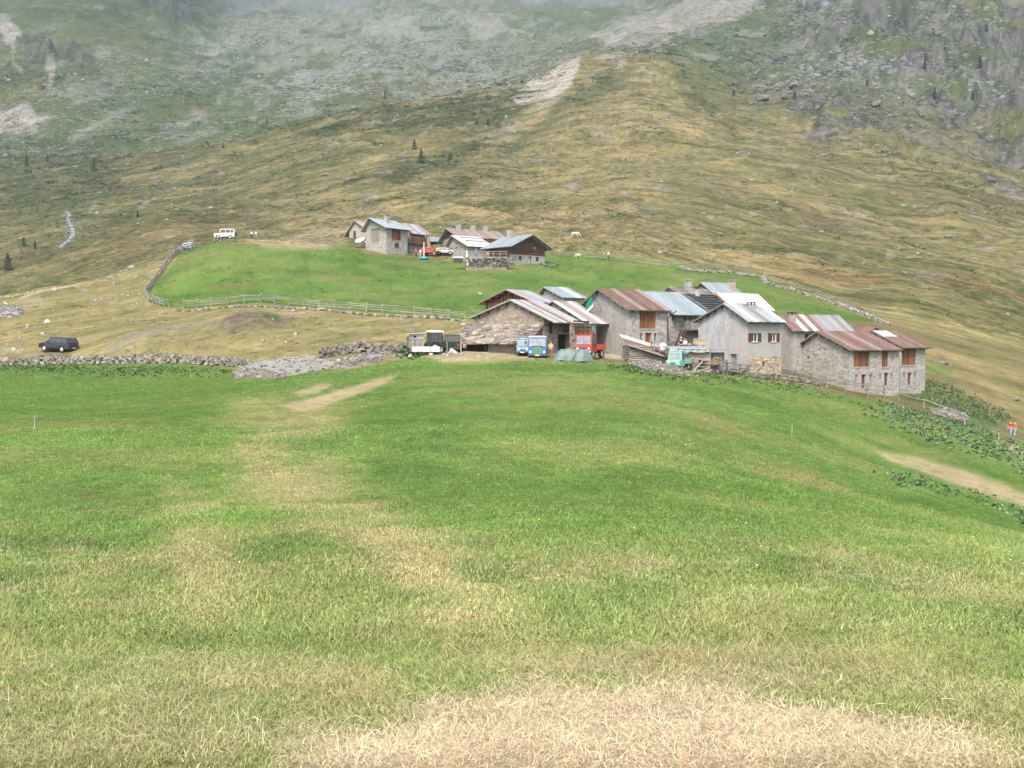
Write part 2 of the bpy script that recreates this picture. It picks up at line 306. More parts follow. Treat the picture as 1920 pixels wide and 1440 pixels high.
# lower meadow
m = mix(np.broadcast_to(LUSH2, X.shape + (3,)), LUSH, sst(.40, .62, n1 * .6 + n2 * .4))
m = mix(m, DEEP, sst(.52, .70, n2 * .5 + n3 * .5) * .55)
m = mix(m, YEL, sst(.50, .66, fbm(X / 6, Y / 6, 4, 90)) * .6)
m = m * (.80 + .40 * fbm(X / .45, Y / .45, 3, 156))[..., None]
m = mix(m, DEEP * .95, sst(.60, .70, fbm(X / 1.1, Y / 1.4, 4, 157, .6)) * .6 * sst(60, 12, D))
m = mix(m, DRY, sst(.52, .68, n3 * .6 + n4 * .4) * sst(26, 12, D) * .55)
dry_near = sst(980, 1200, PY0) * (.10 + .9 * sst(.47, .60, fbm(X / 1.7, Y / 2.2, 4, 151, .6)))
m = mix(m, C3(.185, .180, .075), dry_near * .30)
trail = np.maximum.reduce([pm([(470,760),(540,755),(640,770),(585,830),(680,900),(780,960),(940,1080),(1080,1200),(1150,1330),(960,1330),(860,1200),(740,1080),(610,990),(500,930),(450,870)], 45, 60, 0, 6) * .8,
     pm([(330,900),(440,930),(450,1080),(480,1180),(380,1200),(350,1060)], 25, 60, 0, 6) * .5])
m = mix(m, C3(.270, .235, .115), trail * (.25 + .75 * sst(.36, .56, n2 * .4 + n3 * .6)))
m = mix(m, YEL * 1.05, np.maximum.reduce([pm([(900,800),(1180,790),(1420,880),(1700,960),(1920,1010),(1920,1080),(1600,1010),(1380,950),(1150,900),(980,850)], 25, 60, 0, 6), pm([(700,700),(1000,690),(1250,740),(1450,850),(1300,850),(1100,780),(850,760)], 25, 40, 0, 6) * .8]) * sst(.38, .58, stN * .6 + n2 * .4) * .75)
m = mix(m, C3(.20, .165, .075), pm([(1290,770),(1400,800),(1600,920),(1760,1000),(1560,940),(1420,880),(1330,830)], 14, 30, 0, 6) * sst(.4, .6, stN) * .7)
m = mix(m, DEEP * 1.15, np.maximum.reduce([pm([(700,870),(820,865),(880,890),(780,905),(710,900)], 14, 20, 0, 6) * .8, pm([(840,1050),(960,1060),(970,1105),(880,1100)], 10, 20, 0, 6) * .7, pm([(500,815),(640,820),(640,850),(560,860)], 12, 20, 0, 6) * .5,
     pm([(1650,1010),(1720,1010),(1720,1025),(1650,1025)], 5, 8, 0, 6) * .7, pm([(0,1080),(70,1090),(120,1150),(0,1160)], 20, 40, 0, 6) * .4, pl([(1440,778),(1500,802),(1570,832)], 3, 3, 4, 3, 6) * .8]))
m = mix(m, LUSH * 1.05, pm([(700,900),(1000,880),(1300,930),(1600,1000),(1500,1040),(1100,1020),(760,980)], 30, 60, 0, 6) * .55)
m = mix(m, LUSH * .95, pm([(-100,690),(430,690),(700,700),(420,760),(-100,800)], 20, 30, 0, 6.02) * .7)
strawm = np.maximum.reduce([pm([(640,1400),(760,1350),(900,1315),(1100,1300),(1350,1300),(1500,1325),(1650,1360),(1720,1410),(1800,1470),(1900,1700),(500,1700),(540,1460)], 45, 60, 0, 2.2),
     pm([(530,762),(600,742),(680,716),(740,702),(720,718),(650,745),(600,768),(560,772)], 4, 10, 3, 6) * .9, pm([(550,735),(590,722),(620,722),(600,735),(565,742)], 3, 8, 3, 6) * .8,
     pm([(1640,845),(1720,858),(1830,890),(1925,930),(1925,950),(1840,925),(1740,890),(1660,862)], 5, 10, 3, 6) * .85, pm([(1860,820),(1925,842),(1925,860),(1880,845)], 4, 8, 3, 6.2) * .7,
     pm([(800,668),(880,655),(980,660),(1000,672),(900,674),(830,676)], 4, 8, 4.5, 7) * .8])
_edge = np.interp(PX0, [300,400,550,640,760,900,1100,1350,1500,1650,1800,1920,2000], [1560,1500,1440,1400,1350,1312,1300,1306,1335,1385,1425,1465,1500])
_base = np.clip(.5 + (PY0 - _edge) / 190, 0, 1.15); strawm = np.where(T < 2.6, np.where(PY0 > 1150, _base, 0), strawm)
_rg = fbm(X / .8, Y / .35, 4, 152, .65) * .6 + fbm(X / 2.2, Y / 1.3, 2, 155) * .4; strawm = np.where(T < 2.6, sst(.30, .80, strawm + (_rg - .5) * 2.6), strawm)
m = mix(m, STRAW, strawm * (.62 + .38 * sst(.3, .5, n3)))
m = mix(m, C3(.30, .23, .165), pm([(900,1400),(1500,1390),(1700,1700),(700,1700)], 40, 60, 0, 2) * sst(.35, .6, n2) * .6)
c = mix(c, m, mead)
c = mix(c, STRAW, pm([(800,668),(880,652),(990,655),(1000,674),(900,676),(830,676)], 4, 8, 5.5, 7) * .75)
c = c * (0.78 + .44 * fbm(X / 2.3, Y / 2.3, 4, 99, .7))[..., None]
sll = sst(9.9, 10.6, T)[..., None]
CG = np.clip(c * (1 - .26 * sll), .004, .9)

def grid_mesh(name, X, Y, Z, Cc, flow, rocky=None):
    nr, nc = X.shape; V = np.stack([X, Y, Z], -1).reshape(-1, 3).astype(np.float32)
    i = np.arange((nr - 1) * nc).reshape(nr - 1, nc)[:, :-1].ravel()
    q = np.stack([i, i + 1, i + nc + 1, i + nc], -1).astype(np.int32)
    me = bpy.data.meshes.new(name); me.vertices.add(len(V)); me.vertices.foreach_set('co', V.ravel())
    me.loops.add(q.size); me.loops.foreach_set('vertex_index', q.ravel())
    me.polygons.add(len(q)); me.polygons.foreach_set('loop_start', np.arange(len(q), dtype=np.int32) * 4)
    me.update(calc_edges=True); me.validate()
    a = me.attributes.new('col', 'FLOAT_COLOR', 'POINT'); a.data.foreach_set('color', np.concatenate([Cc.reshape(-1, 3), np.ones((len(V), 1))], 1).astype(np.float32).ravel())
    if rocky is None: rocky = np.zeros(X.shape + (3,))
    a = me.attributes.new('rocky', 'FLOAT_COLOR', 'POINT'); a.data.foreach_set('color', np.concatenate([rocky.reshape(-1, 3), np.ones((len(V), 1))], 1).astype(np.float32).ravel())
    a = me.attributes.new('flow', 'FLOAT_VECTOR', 'POINT'); a.data.foreach_set('vector', flow.reshape(-1, 3).astype(np.float32).ravel())
    me.polygons.foreach_set('use_smooth', np.ones(len(q), bool))
    o = bpy.data.objects.new(name, me); COL.objects.link(o); return o
flow = np.stack([AL, Y * .25, zz0], -1)
mgrnd = bpy.data.materials.new('ground_cover'); mgrnd.use_nodes = True
def ground_nodes(mt):
    nt = mt.node_tree; N = nt.nodes; L = nt.links; N.clear()
    out = N.new('ShaderNodeOutputMaterial'); b = N.new('ShaderNodeBsdfPrincipled'); b.inputs['Roughness'].default_value = .95; b.inputs['Specular IOR Level'].default_value = .08
    at_ = N.new('ShaderNodeAttribute'); at_.attribute_name = 'col'
    fl = N.new('ShaderNodeAttribute'); fl.attribute_name = 'flow'
    geo = N.new('ShaderNodeNewGeometry')
    # streaky terracettes on the slopes
    mp = N.new('ShaderNodeMapping'); mp.inputs['Scale'].default_value = (.42, .2, 2.3); L.new(fl.outputs['Vector'], mp.inputs[0])
    s1 = N.new('ShaderNodeTexNoise'); s1.inputs['Scale'].default_value = 1.0; s1.inputs['Detail'].default_value = 4; s1.inputs['Roughness'].default_value = .78; L.new(mp.outputs[0], s1.inputs['Vector'])
    n = N.new('ShaderNodeTexNoise'); n.inputs['Scale'].default_value = 2.2; n.inputs['Detail'].default_value = 6; n.inputs['Roughness'].default_value = .7; L.new(geo.outputs['Position'], n.inputs['Vector'])
    n2_ = N.new('ShaderNodeTexNoise'); n2_.inputs['Scale'].default_value = 40; n2_.inputs['Detail'].default_value = 5; L.new(geo.outputs['Position'], n2_.inputs['Vector'])
    mp2 = N.new('ShaderNodeMapping'); mp2.inputs['Scale'].default_value = (.07, .03, .42); L.new(fl.outputs['Vector'], mp2.inputs[0])
    s2 = N.new('ShaderNodeTexNoise'); s2.inputs['Scale'].default_value = 1.0; s2.inputs['Detail'].default_value = 3; L.new(mp2.outputs[0], s2.inputs['Vector'])
    sl = N.new('ShaderNodeSeparateColor'); rk_ = N.new('ShaderNodeAttribute'); rk_.attribute_name = 'rocky'; L.new(rk_.outputs['Color'], sl.inputs[0])
    def ma(a, k, c):
        q = N.new('ShaderNodeMath'); q.operation = 'MULTIPLY_ADD'; L.new(a, q.inputs[0])
        if isinstance(k, float): q.inputs[1].default_value = k
        else: L.new(k, q.inputs[1])
        if isinstance(c, float): q.inputs[2].default_value = c
        else: L.new(c, q.inputs[2])
        return q.outputs[0]
    sk = ma(sl.outputs[1], 1.5, .25); ct = ma(sk, -.5, 1.0)       # streak weight where slopes are terraced
    s2w = ma(s2.outputs[0], sk, ct); sk1 = ma(sl.outputs[1], 3.4, .2); ct1 = ma(sk1, -.5, 0.0)
    s1w = ma(s1.outputs[0], sk1, ct1)
    ad = N.new('ShaderNodeMath'); ad.operation = 'ADD'; L.new(s1.outputs[0], ad.inputs[0]); L.new(n.outputs[0], ad.inputs[1])
    t1 = N.new('ShaderNodeMath'); t1.operation = 'ADD'; L.new(s2w, t1.inputs[0]); L.new(s1w, t1.inputs[1])
    t2 = ma(n.outputs[0], .9, -.45); t3 = N.new('ShaderNodeMath'); t3.operation = 'ADD'; L.new(t1.outputs[0], t3.inputs[0]); L.new(t2, t3.inputs[1])
    ad2 = N.new('ShaderNodeMath'); ad2.operation = 'MULTIPLY_ADD'; ad2.inputs[1].default_value = .5; L.new(n2_.outputs[0], ad2.inputs[0]); L.new(t3.outputs[0], ad2.inputs[2])
    mr = N.new('ShaderNodeMapRange'); mr.inputs[1].default_value = .85; mr.inputs[2].default_value = 1.65; mr.inputs[3].default_value = 0; mr.inputs[4].default_value = 1; L.new(ad2.outputs[0], mr.inputs[0])
    cx_ = N.new('ShaderNodeMix'); cx_.data_type = 'RGBA'; cx_.inputs[6].default_value = (.50, .60, .50, 1); cx_.inputs[7].default_value = (1.50, 1.40, 1.35, 1); L.new(mr.outputs[0], cx_.inputs[0])
    mu = N.new('ShaderNodeVectorMath'); mu.operation = 'MULTIPLY'; L.new(at_.outputs['Color'], mu.inputs[0]); L.new(cx_.outputs[2], mu.inputs[1])
    # broken rock: pale stones, and the shade between them painted in as darker gaps
    r1 = N.new('ShaderNodeTexNoise'); r1.inputs['Scale'].default_value = .30; r1.inputs['Detail'].default_value = 4; r1.inputs['Roughness'].default_value = .72
    rmp = N.new('ShaderNodeMapping'); rmp.inputs['Scale'].default_value = (.8, .4, 1.7); L.new(geo.outputs['Position'], rmp.inputs[0]); L.new(rmp.outputs[0], r1.inputs['Vector'])
    th_ = ma(sl.outputs[0], .16, -.655); rr_ = N.new('ShaderNodeMath'); rr_.operation = 'ADD'; L.new(r1.outputs[0], rr_.inputs[0]); L.new(th_, rr_.inputs[1])
    rf_ = N.new('ShaderNodeMapRange'); rf_.inputs[1].default_value = 0; rf_.inputs[2].default_value = .05; L.new(rr_.outputs[0], rf_.inputs[0])
    dk1 = ma(sl.outputs[0], .09, .36); dd = N.new('ShaderNodeMath'); dd.operation = 'SUBTRACT'; L.new(dk1, dd.inputs[0]); L.new(r1.outputs[0], dd.inputs[1])
    df_ = N.new('ShaderNodeMapRange'); df_.inputs[1].default_value = 0; df_.inputs[2].default_value = .06; L.new(dd.outputs[0], df_.inputs[0])
    m1 = N.new('ShaderNodeMix'); m1.data_type = 'RGBA'; L.new(rf_.outputs[0], m1.inputs[0]); L.new(mu.outputs[0], m1.inputs[6]); m1.inputs[7].default_value = (.215, .215, .20, 1)
    m2 = N.new('ShaderNodeMix'); m2.data_type = 'RGBA'; L.new(df_.outputs[0], m2.inputs[0]); L.new(m1.outputs[2], m2.inputs[6]); dm = N.new('ShaderNodeVectorMath'); dm.operation = 'MULTIPLY'; dm.inputs[1].default_value = (.5, .6, .55); L.new(m1.outputs[2], dm.inputs[0]); L.new(dm.outputs[0], m2.inputs[7])
    mk = N.new('ShaderNodeMix'); mk.data_type = 'RGBA'; gt = N.new('ShaderNodeMath'); gt.operation = 'GREATER_THAN'; gt.inputs[1].default_value = .01; L.new(sl.outputs[0], gt.inputs[0]); L.new(gt.outputs[0], mk.inputs[0]); L.new(mu.outputs[0], mk.inputs[6]); L.new(m2.outputs[2], mk.inputs[7])
    L.new(mk.outputs[2], b.inputs['Base Color'])
    bp = N.new('ShaderNodeBump'); bp.inputs['Strength'].default_value = .55; bp.inputs['Distance'].default_value = .5; L.new(ad.outputs[0], bp.inputs['Height']); L.new(bp.outputs[0], b.inputs['Normal'])
    L.new(b.outputs[0], out.inputs[0])
ground_nodes(mgrnd)
ry = np.clip(boul * (.05 + .95 * sst(.38, .55, fbm(X / 45, Y / 45, 4, 141))) + .45 * sst(13.9, 14.2, T) * sst(.42, .62, fbm(X / 50, Y / 50, 4, 142)) + .10 * sst(10.5, 12.5, T) * sst(.45, .65, fbm(X / 30, Y / 30, 4, 143)) + .18 * cliff + .40 * rk2 * sst(.40, .6, fbm(X / 35, zz0 / 20, 4, 144)) + .35 * np.clip(sc_poly, 0, 1), 0, 1) * (1 - .8 * farwall)
ry = np.where(T > 9.95, np.maximum(ry, .02), 0) * (field < .2); ry[T > 18.2] = .25
stw = sst(9.2, 10.2, T) * (field < .3) * (1 - .6 * np.clip(cliff + boul, 0, 1)); stw = np.maximum(stw, .35 * (T > 6.1) * (T < 9.3) * (field < .3))
ground = grid_mesh('ground', X, Y, Z, CG, flow, np.stack([ry, stw, stw * 0], -1)); ground['kind'] = 'structure'; ground.data.materials.append(mgrnd)
# ground behind and beside the photographer
gx = np.linspace(-30, 30, 30); gy = np.linspace(-40, 1.15, 24); GX, GY = np.meshgrid(gx, gy)
GZ = -1.66 - .03 * GY + .05 * (fbm(GX / 3, GY / 3, 3, 5) - .5) - .012 * np.maximum(GY, 0)
gb = grid_mesh('hillside', GX, GY, GZ, np.broadcast_to(C3(.17, .16, .07), GX.shape + (3,)) * (.7 + .6 * fbm(GX / 2, GY / 2, 3, 9))[..., None], np.stack([GX, GY, GZ], -1))
gb['kind'] = 'structure'; gb.data.materials.append(mgrnd)

# ------------------------------------------------------------------ mesh builder
R = random.Random(3)
class MB:
    def __init__(s): s.v = []; s.f = []; s.t = []
    def add(s, vs, fs, tint=(1, 1, 1)):
        n = len(s.v); s.v += [tuple(v) for v in vs]; s.f += [tuple(i + n for i in f) for f in fs]; s.t += [tint] * len(fs)
    def box(s, x0, x1, y0, y1, z0, z1, tint=(1, 1, 1)):
        s.add([(x, y, z) for z in (z0, z1) for y in (y0, y1) for x in (x0, x1)], [(0,2,3,1),(4,5,7,6),(0,1,5,4),(2,6,7,3),(0,4,6,2),(1,3,7,5)], tint)
    def beam(s, a, b, w, h=None, tint=(1, 1, 1), up=(0, 0, 1), w2=None):
        a = Vector(a); b = Vector(b); h = h or w; d = (b - a).normalized(); u = Vector(up)
        if abs(d.dot(u)) > .95: u = Vector((0, 1, 0))
        x = d.cross(u).normalized(); z = x.cross(d); k = (w2 or w) / w
        vs = [a - x*w/2 - z*h/2, a + x*w/2 - z*h/2, a + x*w/2 + z*h/2, a - x*w/2 + z*h/2]
        vs += [b + (p - a) * k for p in vs[:4]]
        s.add(vs, [(3,2,1,0),(4,5,6,7),(0,1,5,4),(1,2,6,5),(2,3,7,6),(3,0,4,7)], tint)
    def cyl(s, a, b, r0, r1=None, n=10, tint=(1, 1, 1)):
        a = Vector(a); b = Vector(b); r1 = r0 if r1 is None else r1; d = (b - a).normalized(); u = Vector((0, 0, 1)) if abs(d.z) < .9 else Vector((1, 0, 0))
        x = d.cross(u).normalized(); y = d.cross(x)
        vs = []
        for c, r in ((a, r0), (b, r1)):
            for k in range(n):
                t = 2 * math.pi * k / n; vs.append(c + x * r * math.cos(t) + y * r * math.sin(t))
        s.add(vs, [(k, (k+1) % n, n + (k+1) % n, n + k) for k in range(n)] + [tuple(range(n))[::-1], tuple(range(n, 2*n))], tint)
    def prism(s, pts, f0, f1, tint=(1, 1, 1)):       # pts 2D; f0/f1 map (a,b)->3D of the two ends
        n = len(pts); vs = [f0(*p) for p in pts] + [f1(*p) for p in pts]
        s.add(vs, [tuple(range(n))[::-1], tuple(range(n, 2*n))] + [(k, (k+1) % n, n + (k+1) % n, n + k) for k in range(n)], tint)
    def rock(s, c, r, sq=(1, 1, .7), tint=(1, 1, 1), sub=0, seed=None):
        rr = random.Random(seed if seed is not None else R.random()); bm = bmesh.new(); bmesh.ops.create_icosphere(bm, subdivisions=1 + sub, radius=1)
        a = rr.random() * 6.3; ca, sa = math.cos(a), math.sin(a); vs = []
        for v in bm.verts:
            k = rr.uniform(.72, 1.2); x, y, z = v.co.x * sq[0] * k, v.co.y * sq[1] * k, v.co.z * sq[2] * k
            vs.append((c[0] + r * (x * ca - y * sa), c[1] + r * (x * sa + y * ca), c[2] + r * z))
        s.add(vs, [tuple(v.index for v in f.verts) for f in bm.faces], tint); bm.free()
    def mesh(s, name, mat=None, smooth=False):
        me = bpy.data.meshes.new(name); me.from_pydata(s.v, [], s.f)
        a = me.attributes.new('tint', 'FLOAT_COLOR', 'FACE'); a.data.foreach_set('color', np.array([(t[0], t[1], t[2], 1) for t in s.t], np.float32).ravel())
        if smooth: me.polygons.foreach_set('use_smooth', np.ones(len(s.f), bool))
        bm = bmesh.new(); bm.from_mesh(me); bmesh.ops.recalc_face_normals(bm, faces=bm.faces); bm.to_mesh(me); bm.free()
        if mat: me.materials.append(mat)
        me.update(); return me
    def build(s, name, mat, parent=None, smooth=False):
        return link(name, s.mesh(name, mat, smooth), parent)
def link(name, me, parent=None, loc=None, mat=None):
    o = bpy.data.objects.new(name, me); COL.objects.link(o)
    if parent: o.parent = parent
    if loc is not None: o.location = loc
    if mat: o.material_slots[0].link = 'OBJECT'; o.material_slots[0].material = mat
    return o
def tag(o, label, cat, group=None, kind=None):
    if label: o['label'] = label
    if cat: o['category'] = cat
    if group: o['group'] = group
    if kind: o['kind'] = kind
    return o
def thing(name, label, cat, loc=(0, 0, 0), rz=0, group=None):
    o = bpy.data.objects.new(name, None); o.empty_display_size = .3; COL.objects.link(o); o.location = loc; o.rotation_euler = (0, 0, rz)
    return tag(o, label, cat, group)
def copy_tree(o, parent=None):
    c = o.copy(); COL.objects.link(c)
    if parent: c.parent = parent
    for ch in list(o.children): copy_tree(ch, c)
    return c
def rotz(x, y, a): return (x * math.cos(a) - y * math.sin(a), x * math.sin(a) + y * math.cos(a))

# ------------------------------------------------------------------ materials
def mat(name, base, rough=.8, metal=0, spec=.3, var=.25, scale=3.0, bump=0, col2=None, f2=.5, sc2=1.0, stretch=(1, 1, 1), rnd=0.0, emit=None, alpha=1, coat=0, mode='noise', stretch2=(1, 1, 1), notint=False):
    m = bpy.data.materials.new(name); m.use_nodes = True; nt = m.node_tree; N = nt.nodes; L = nt.links; N.clear()
    out = N.new('ShaderNodeOutputMaterial'); b = N.new('ShaderNodeBsdfPrincipled'); L.new(b.outputs[0], out.inputs[0])
    b.inputs['Roughness'].default_value = rough; b.inputs['Metallic'].default_value = metal; b.inputs['Specular IOR Level'].default_value = spec
    b.inputs['Coat Weight'].default_value = coat
    tc = N.new('ShaderNodeTexCoord'); mp = N.new('ShaderNodeMapping'); mp.inputs['Scale'].default_value = [scale * k for k in stretch]
    oi = N.new('ShaderNodeObjectInfo'); ml = N.new('ShaderNodeVectorMath'); ml.operation = 'MULTIPLY_ADD'
    L.new(oi.outputs['Random'], ml.inputs[0]); ml.inputs[1].default_value = (37, 51, 23) if rnd else (0, 0, 0); L.new(tc.outputs['Object'], ml.inputs[2]); L.new(ml.outputs[0], mp.inputs[0])
    n = N.new('ShaderNodeTexNoise'); n.inputs['Detail'].default_value = 5; n.inputs['Roughness'].default_value = .65; n.inputs['Scale'].default_value = 1; L.new(mp.outputs[0], n.inputs['Vector'])
    hgt = n.outputs[0]
    col = N.new('ShaderNodeRGB'); col.outputs[0].default_value = (*base, 1); cur = col.outputs[0]
    if mode == 'stone':
        vo = N.new('ShaderNodeTexVoronoi'); vo.feature = 'F1'; vo.inputs['Scale'].default_value = 1
        mp2 = N.new('ShaderNodeMapping'); mp2.inputs['Scale'].default_value = stretch2; L.new(tc.outputs['Object'], mp2.inputs[0])
        ds = N.new('ShaderNodeVectorMath'); ds.operation = 'MULTIPLY_ADD'; L.new(n.outputs['Color'], ds.inputs[0]); ds.inputs[1].default_value = (.7, .7, .7); L.new(mp2.outputs[0], ds.inputs[2])
        L.new(ds.outputs[0], vo.inputs['Vector'])
        ve = N.new('ShaderNodeTexVoronoi'); ve.feature = 'DISTANCE_TO_EDGE'; ve.inputs['Scale'].default_value = 1; L.new(ds.outputs[0], ve.inputs['Vector'])
        sp = N.new('ShaderNodeSeparateColor'); L.new(vo.outputs['Color'], sp.inputs[0])
        mr = N.new('ShaderNodeMapRange'); mr.inputs[3].default_value = .78; mr.inputs[4].default_value = 1.24; L.new(sp.outputs[0], mr.inputs[0])
        sc = N.new('ShaderNodeVectorMath'); sc.operation = 'SCALE'; L.new(cur, sc.inputs[0]); L.new(mr.outputs[0], sc.inputs['Scale'])
        er = N.new('ShaderNodeMapRange'); er.inputs[1].default_value = .02; er.inputs[2].default_value = .10; L.new(ve.outputs['Distance'], er.inputs[0])
        mx = N.new('ShaderNodeMix'); mx.data_type = 'RGBA'; L.new(er.outputs[0], mx.inputs[0]); mx.inputs[6].default_value = (*(col2 or tuple(k * .55 for k in base)), 1); L.new(sc.outputs[0], mx.inputs[7])
        cur = mx.outputs[2]
        hm = N.new('ShaderNodeMath'); hm.operation = 'MULTIPLY_ADD'; L.new(er.outputs[0], hm.inputs[0]); hm.inputs[1].default_value = .6; L.new(n.outputs[0], hm.inputs[2]); hgt = hm.outputs[0]
    elif col2:
        n2_ = N.new('ShaderNodeTexNoise'); n2_.inputs['Scale'].default_value = sc2; n2_.inputs['Detail'].default_value = 6; n2_.inputs['Roughness'].default_value = .7
        mp2 = N.new('ShaderNodeMapping'); mp2.inputs['Scale'].default_value = stretch2; L.new(ml.outputs[0], mp2.inputs[0]); L.new(mp2.outputs[0], n2_.inputs['Vector'])
        cr = N.new('ShaderNodeMapRange'); cr.inputs[1].default_value = f2 - .09; cr.inputs[2].default_value = f2 + .09; L.new(n2_.outputs[0], cr.inputs[0])
        mx = N.new('ShaderNodeMix'); mx.data_type = 'RGBA'; L.new(cr.outputs[0], mx.inputs[0]); L.new(cur, mx.inputs[6]); mx.inputs[7].default_value = (*col2, 1); cur = mx.outputs[2]
    mr = N.new('ShaderNodeMapRange'); mr.inputs[1].default_value = .25; mr.inputs[2].default_value = .75; mr.inputs[3].default_value = 1 - var; mr.inputs[4].default_value = 1 + var; L.new(n.outputs[0], mr.inputs[0])
    sc = N.new('ShaderNodeVectorMath'); sc.operation = 'SCALE'; L.new(cur, sc.inputs[0]); L.new(mr.outputs[0], sc.inputs['Scale']); cur = sc.outputs[0]
    if rnd:
        rr = N.new('ShaderNodeMapRange'); rr.inputs[3].default_value = 1 - rnd; rr.inputs[4].default_value = 1 + rnd; L.new(oi.outputs['Random'], rr.inputs[0])
        sc = N.new('ShaderNodeVectorMath'); sc.operation = 'SCALE'; L.new(cur, sc.inputs[0]); L.new(rr.outputs[0], sc.inputs['Scale']); cur = sc.outputs[0]
    at_ = N.new('ShaderNodeAttribute'); at_.attribute_name = 'tint'
    mt = N.new('ShaderNodeVectorMath'); mt.operation = 'MULTIPLY'; mt.inputs[1].default_value = (1, 1, 1); L.new(cur, mt.inputs[0]); L.new(mt.outputs[0], b.inputs['Base Color'])
    if not notint: L.new(at_.outputs['Color'], mt.inputs[1])
    if bump:
        bp = N.new('ShaderNodeBump'); bp.inputs['Strength'].default_value = .8; bp.inputs['Distance'].default_value = bump; L.new(hgt, bp.inputs['Height']); L.new(bp.outputs[0], b.inputs['Normal'])
    return m
M = {}
M['stone'] = mat('stone_masonry', (.37, .36, .335), .9, mode='stone', stretch2=(4.2, 4.2, 10), scale=2.2, var=.2, bump=.025, col2=(.29, .28, .26))
M['stone_warm'] = mat('warm_stone_masonry', (.44, .37, .29), .9, mode='stone', stretch2=(3.6, 3.6, 8.5), scale=2.2, var=.28, bump=.03, col2=(.30, .26, .21))
M['stone_brown'] = mat('rough_stone_masonry', (.33, .295, .25), .9, mode='stone', stretch2=(4.2, 4.2, 9), scale=2.5, var=.3, bump=.04, col2=(.19, .17, .145))
M['plaster'] = mat('grey_rough_plaster', (.32, .305, .28), .9, var=.14, scale=1.6, bump=.02, col2=(.265, .25, .235), f2=.52, sc2=1.3, stretch=(1, 1, 1.6), stretch2=(1, 1, 1.3))
M['plaster2'] = mat('pale_rough_plaster', (.36, .355, .34), .9, var=.1, scale=2, bump=.02, col2=(.31, .305, .295), f2=.55, sc2=.8, stretch2=(1, 1, .9))
M['white_plaster'] = mat('weathered_white_plaster', (.40, .41, .42), .85, var=.12, scale=2.5, bump=.01, col2=(.30, .31, .32), f2=.50, sc2=1.3, stretch2=(1.4, 1.4, .5))
M['cut_stone'] = mat('pale_lintel', (.33, .32, .295), .8, var=.15, scale=3)
M['slab'] = mat('stone_slab', (.27, .235, .20), .85, var=.3, scale=2.5, bump=.03, col2=(.15, .13, .11), f2=.53, sc2=2, rnd=.5)
M['slate'] = mat('dark_slate', (.125, .135, .15), .6, var=.2, scale=2.5, bump=.03, rnd=.2)
M['rock'] = mat('rock', (.21, .205, .19), .9, var=.35, scale=2, bump=.05, col2=(.12, .118, .11), f2=.52, sc2=1.5)
M['wallstone'] = mat('wall_stone', (.235, .215, .19), .9, var=.3, scale=4, bump=.03, col2=(.13, .12, .105), f2=.55, sc2=3, rnd=.4)
M['plank'] = mat('brown_plank', (.21, .085, .032), .7, var=.35, scale=3, stretch=(6, 6, .6), bump=.01, rnd=.35, col2=(.12, .055, .03), f2=.56, sc2=2, stretch2=(4, 4, .5))
M['brownlog'] = mat('brown_log', (.13, .068, .042), .8, var=.35, scale=3, stretch=(1, 6, 6), rnd=.35)
M['darkwood'] = mat('dark_brown_wood', (.075, .042, .026), .8, var=.35, scale=3, stretch=(1, 6, 6), rnd=.35)
M['redshut'] = mat('dark_red_shutter', (.12, .035, .028), .6, var=.15, rnd=.1)
M['greywood'] = mat('weathered_grey_wood', (.27, .25, .22), .85, var=.3, scale=5, rnd=.3, col2=(.16, .148, .13), f2=.55, sc2=4)
M['rawwood'] = mat('new_pale_wood', (.50, .33, .17), .7, var=.15, rnd=.15)
M['rust'] = mat('rusty_roof_sheet', (.150, .088, .068), .6, var=.22, scale=2.5, rnd=.22, col2=(.25, .19, .165), f2=.62, sc2=1.2, stretch2=(3, .6, .6), spec=.5)
M['rustpale'] = mat('faded_roof_sheet', (.25, .205, .185), .5, var=.18, rnd=.18, col2=(.22, .13, .11), f2=.58, sc2=1.4, stretch2=(3, .6, .6), spec=.5)
M['zinc'] = mat('zinc_roof_sheet', (.27, .315, .335), .5, metal=.15, var=.12, scale=2, rnd=.12, col2=(.21, .245, .26), f2=.55, sc2=1, stretch2=(2, .5, .5), spec=.5)
M['tinwhite'] = mat('bright_roof_sheet', (.46, .48, .49), .45, var=.06, rnd=.06, spec=.5)
M['cream'] = mat('sunlit_cream_sheet', (.90, .86, .74), .4, var=.04, rnd=.03, spec=.5)  # cream sheet, with the sun on it painted in as extra brightness
M['white'] = mat('white_paint', (.62, .62, .61), .5, var=.06, spec=.5)
M['tarpwhite'] = mat('pale_tarpaulin', (.24, .27, .285), .5, var=.2, scale=2, bump=.06, spec=.5)
M['tarpgreen'] = mat('green_tarpaulin', (.12, .175, .16), .5, var=.3, scale=2.5, bump=.1, spec=.5)
M['glass'] = mat('window_glass', (.05, .055, .06), .12, var=.1, spec=.8)
M['carglass'] = mat('car_glass', (.045, .05, .055), .08, var=.05, spec=.9)
M['windscreen'] = mat('windscreen_glass', (.22, .24, .26), .15, var=.5, scale=1.5, spec=.9)
M['void'] = mat('painted_near_black', (.02, .017, .015), .95, var=.1)  # near-black colour standing in for shade inside openings; eyes reuse it
M['rubber'] = mat('tyre_rubber', (.03, .03, .03), .85, var=.1)
M['rim'] = mat('wheel_rim', (.62, .60, .55), .5, var=.1, spec=.5)
M['black'] = mat('black_paint', (.018, .022, .024), .25, var=.1, spec=.6, coat=.5)
M['darkgreen'] = mat('dark_green_paint', (.015, .04, .032), .3, var=.15, spec=.6)
M['darkmetal'] = mat('dark_metal', (.05, .05, .05), .6, var=.2)
M['blue'] = mat('blue_paint', (.045, .15, .36), .45, var=.15, scale=2, spec=.5)
M['lightblue'] = mat('light_blue_paint', (.17, .33, .50), .45, var=.15, spec=.5)
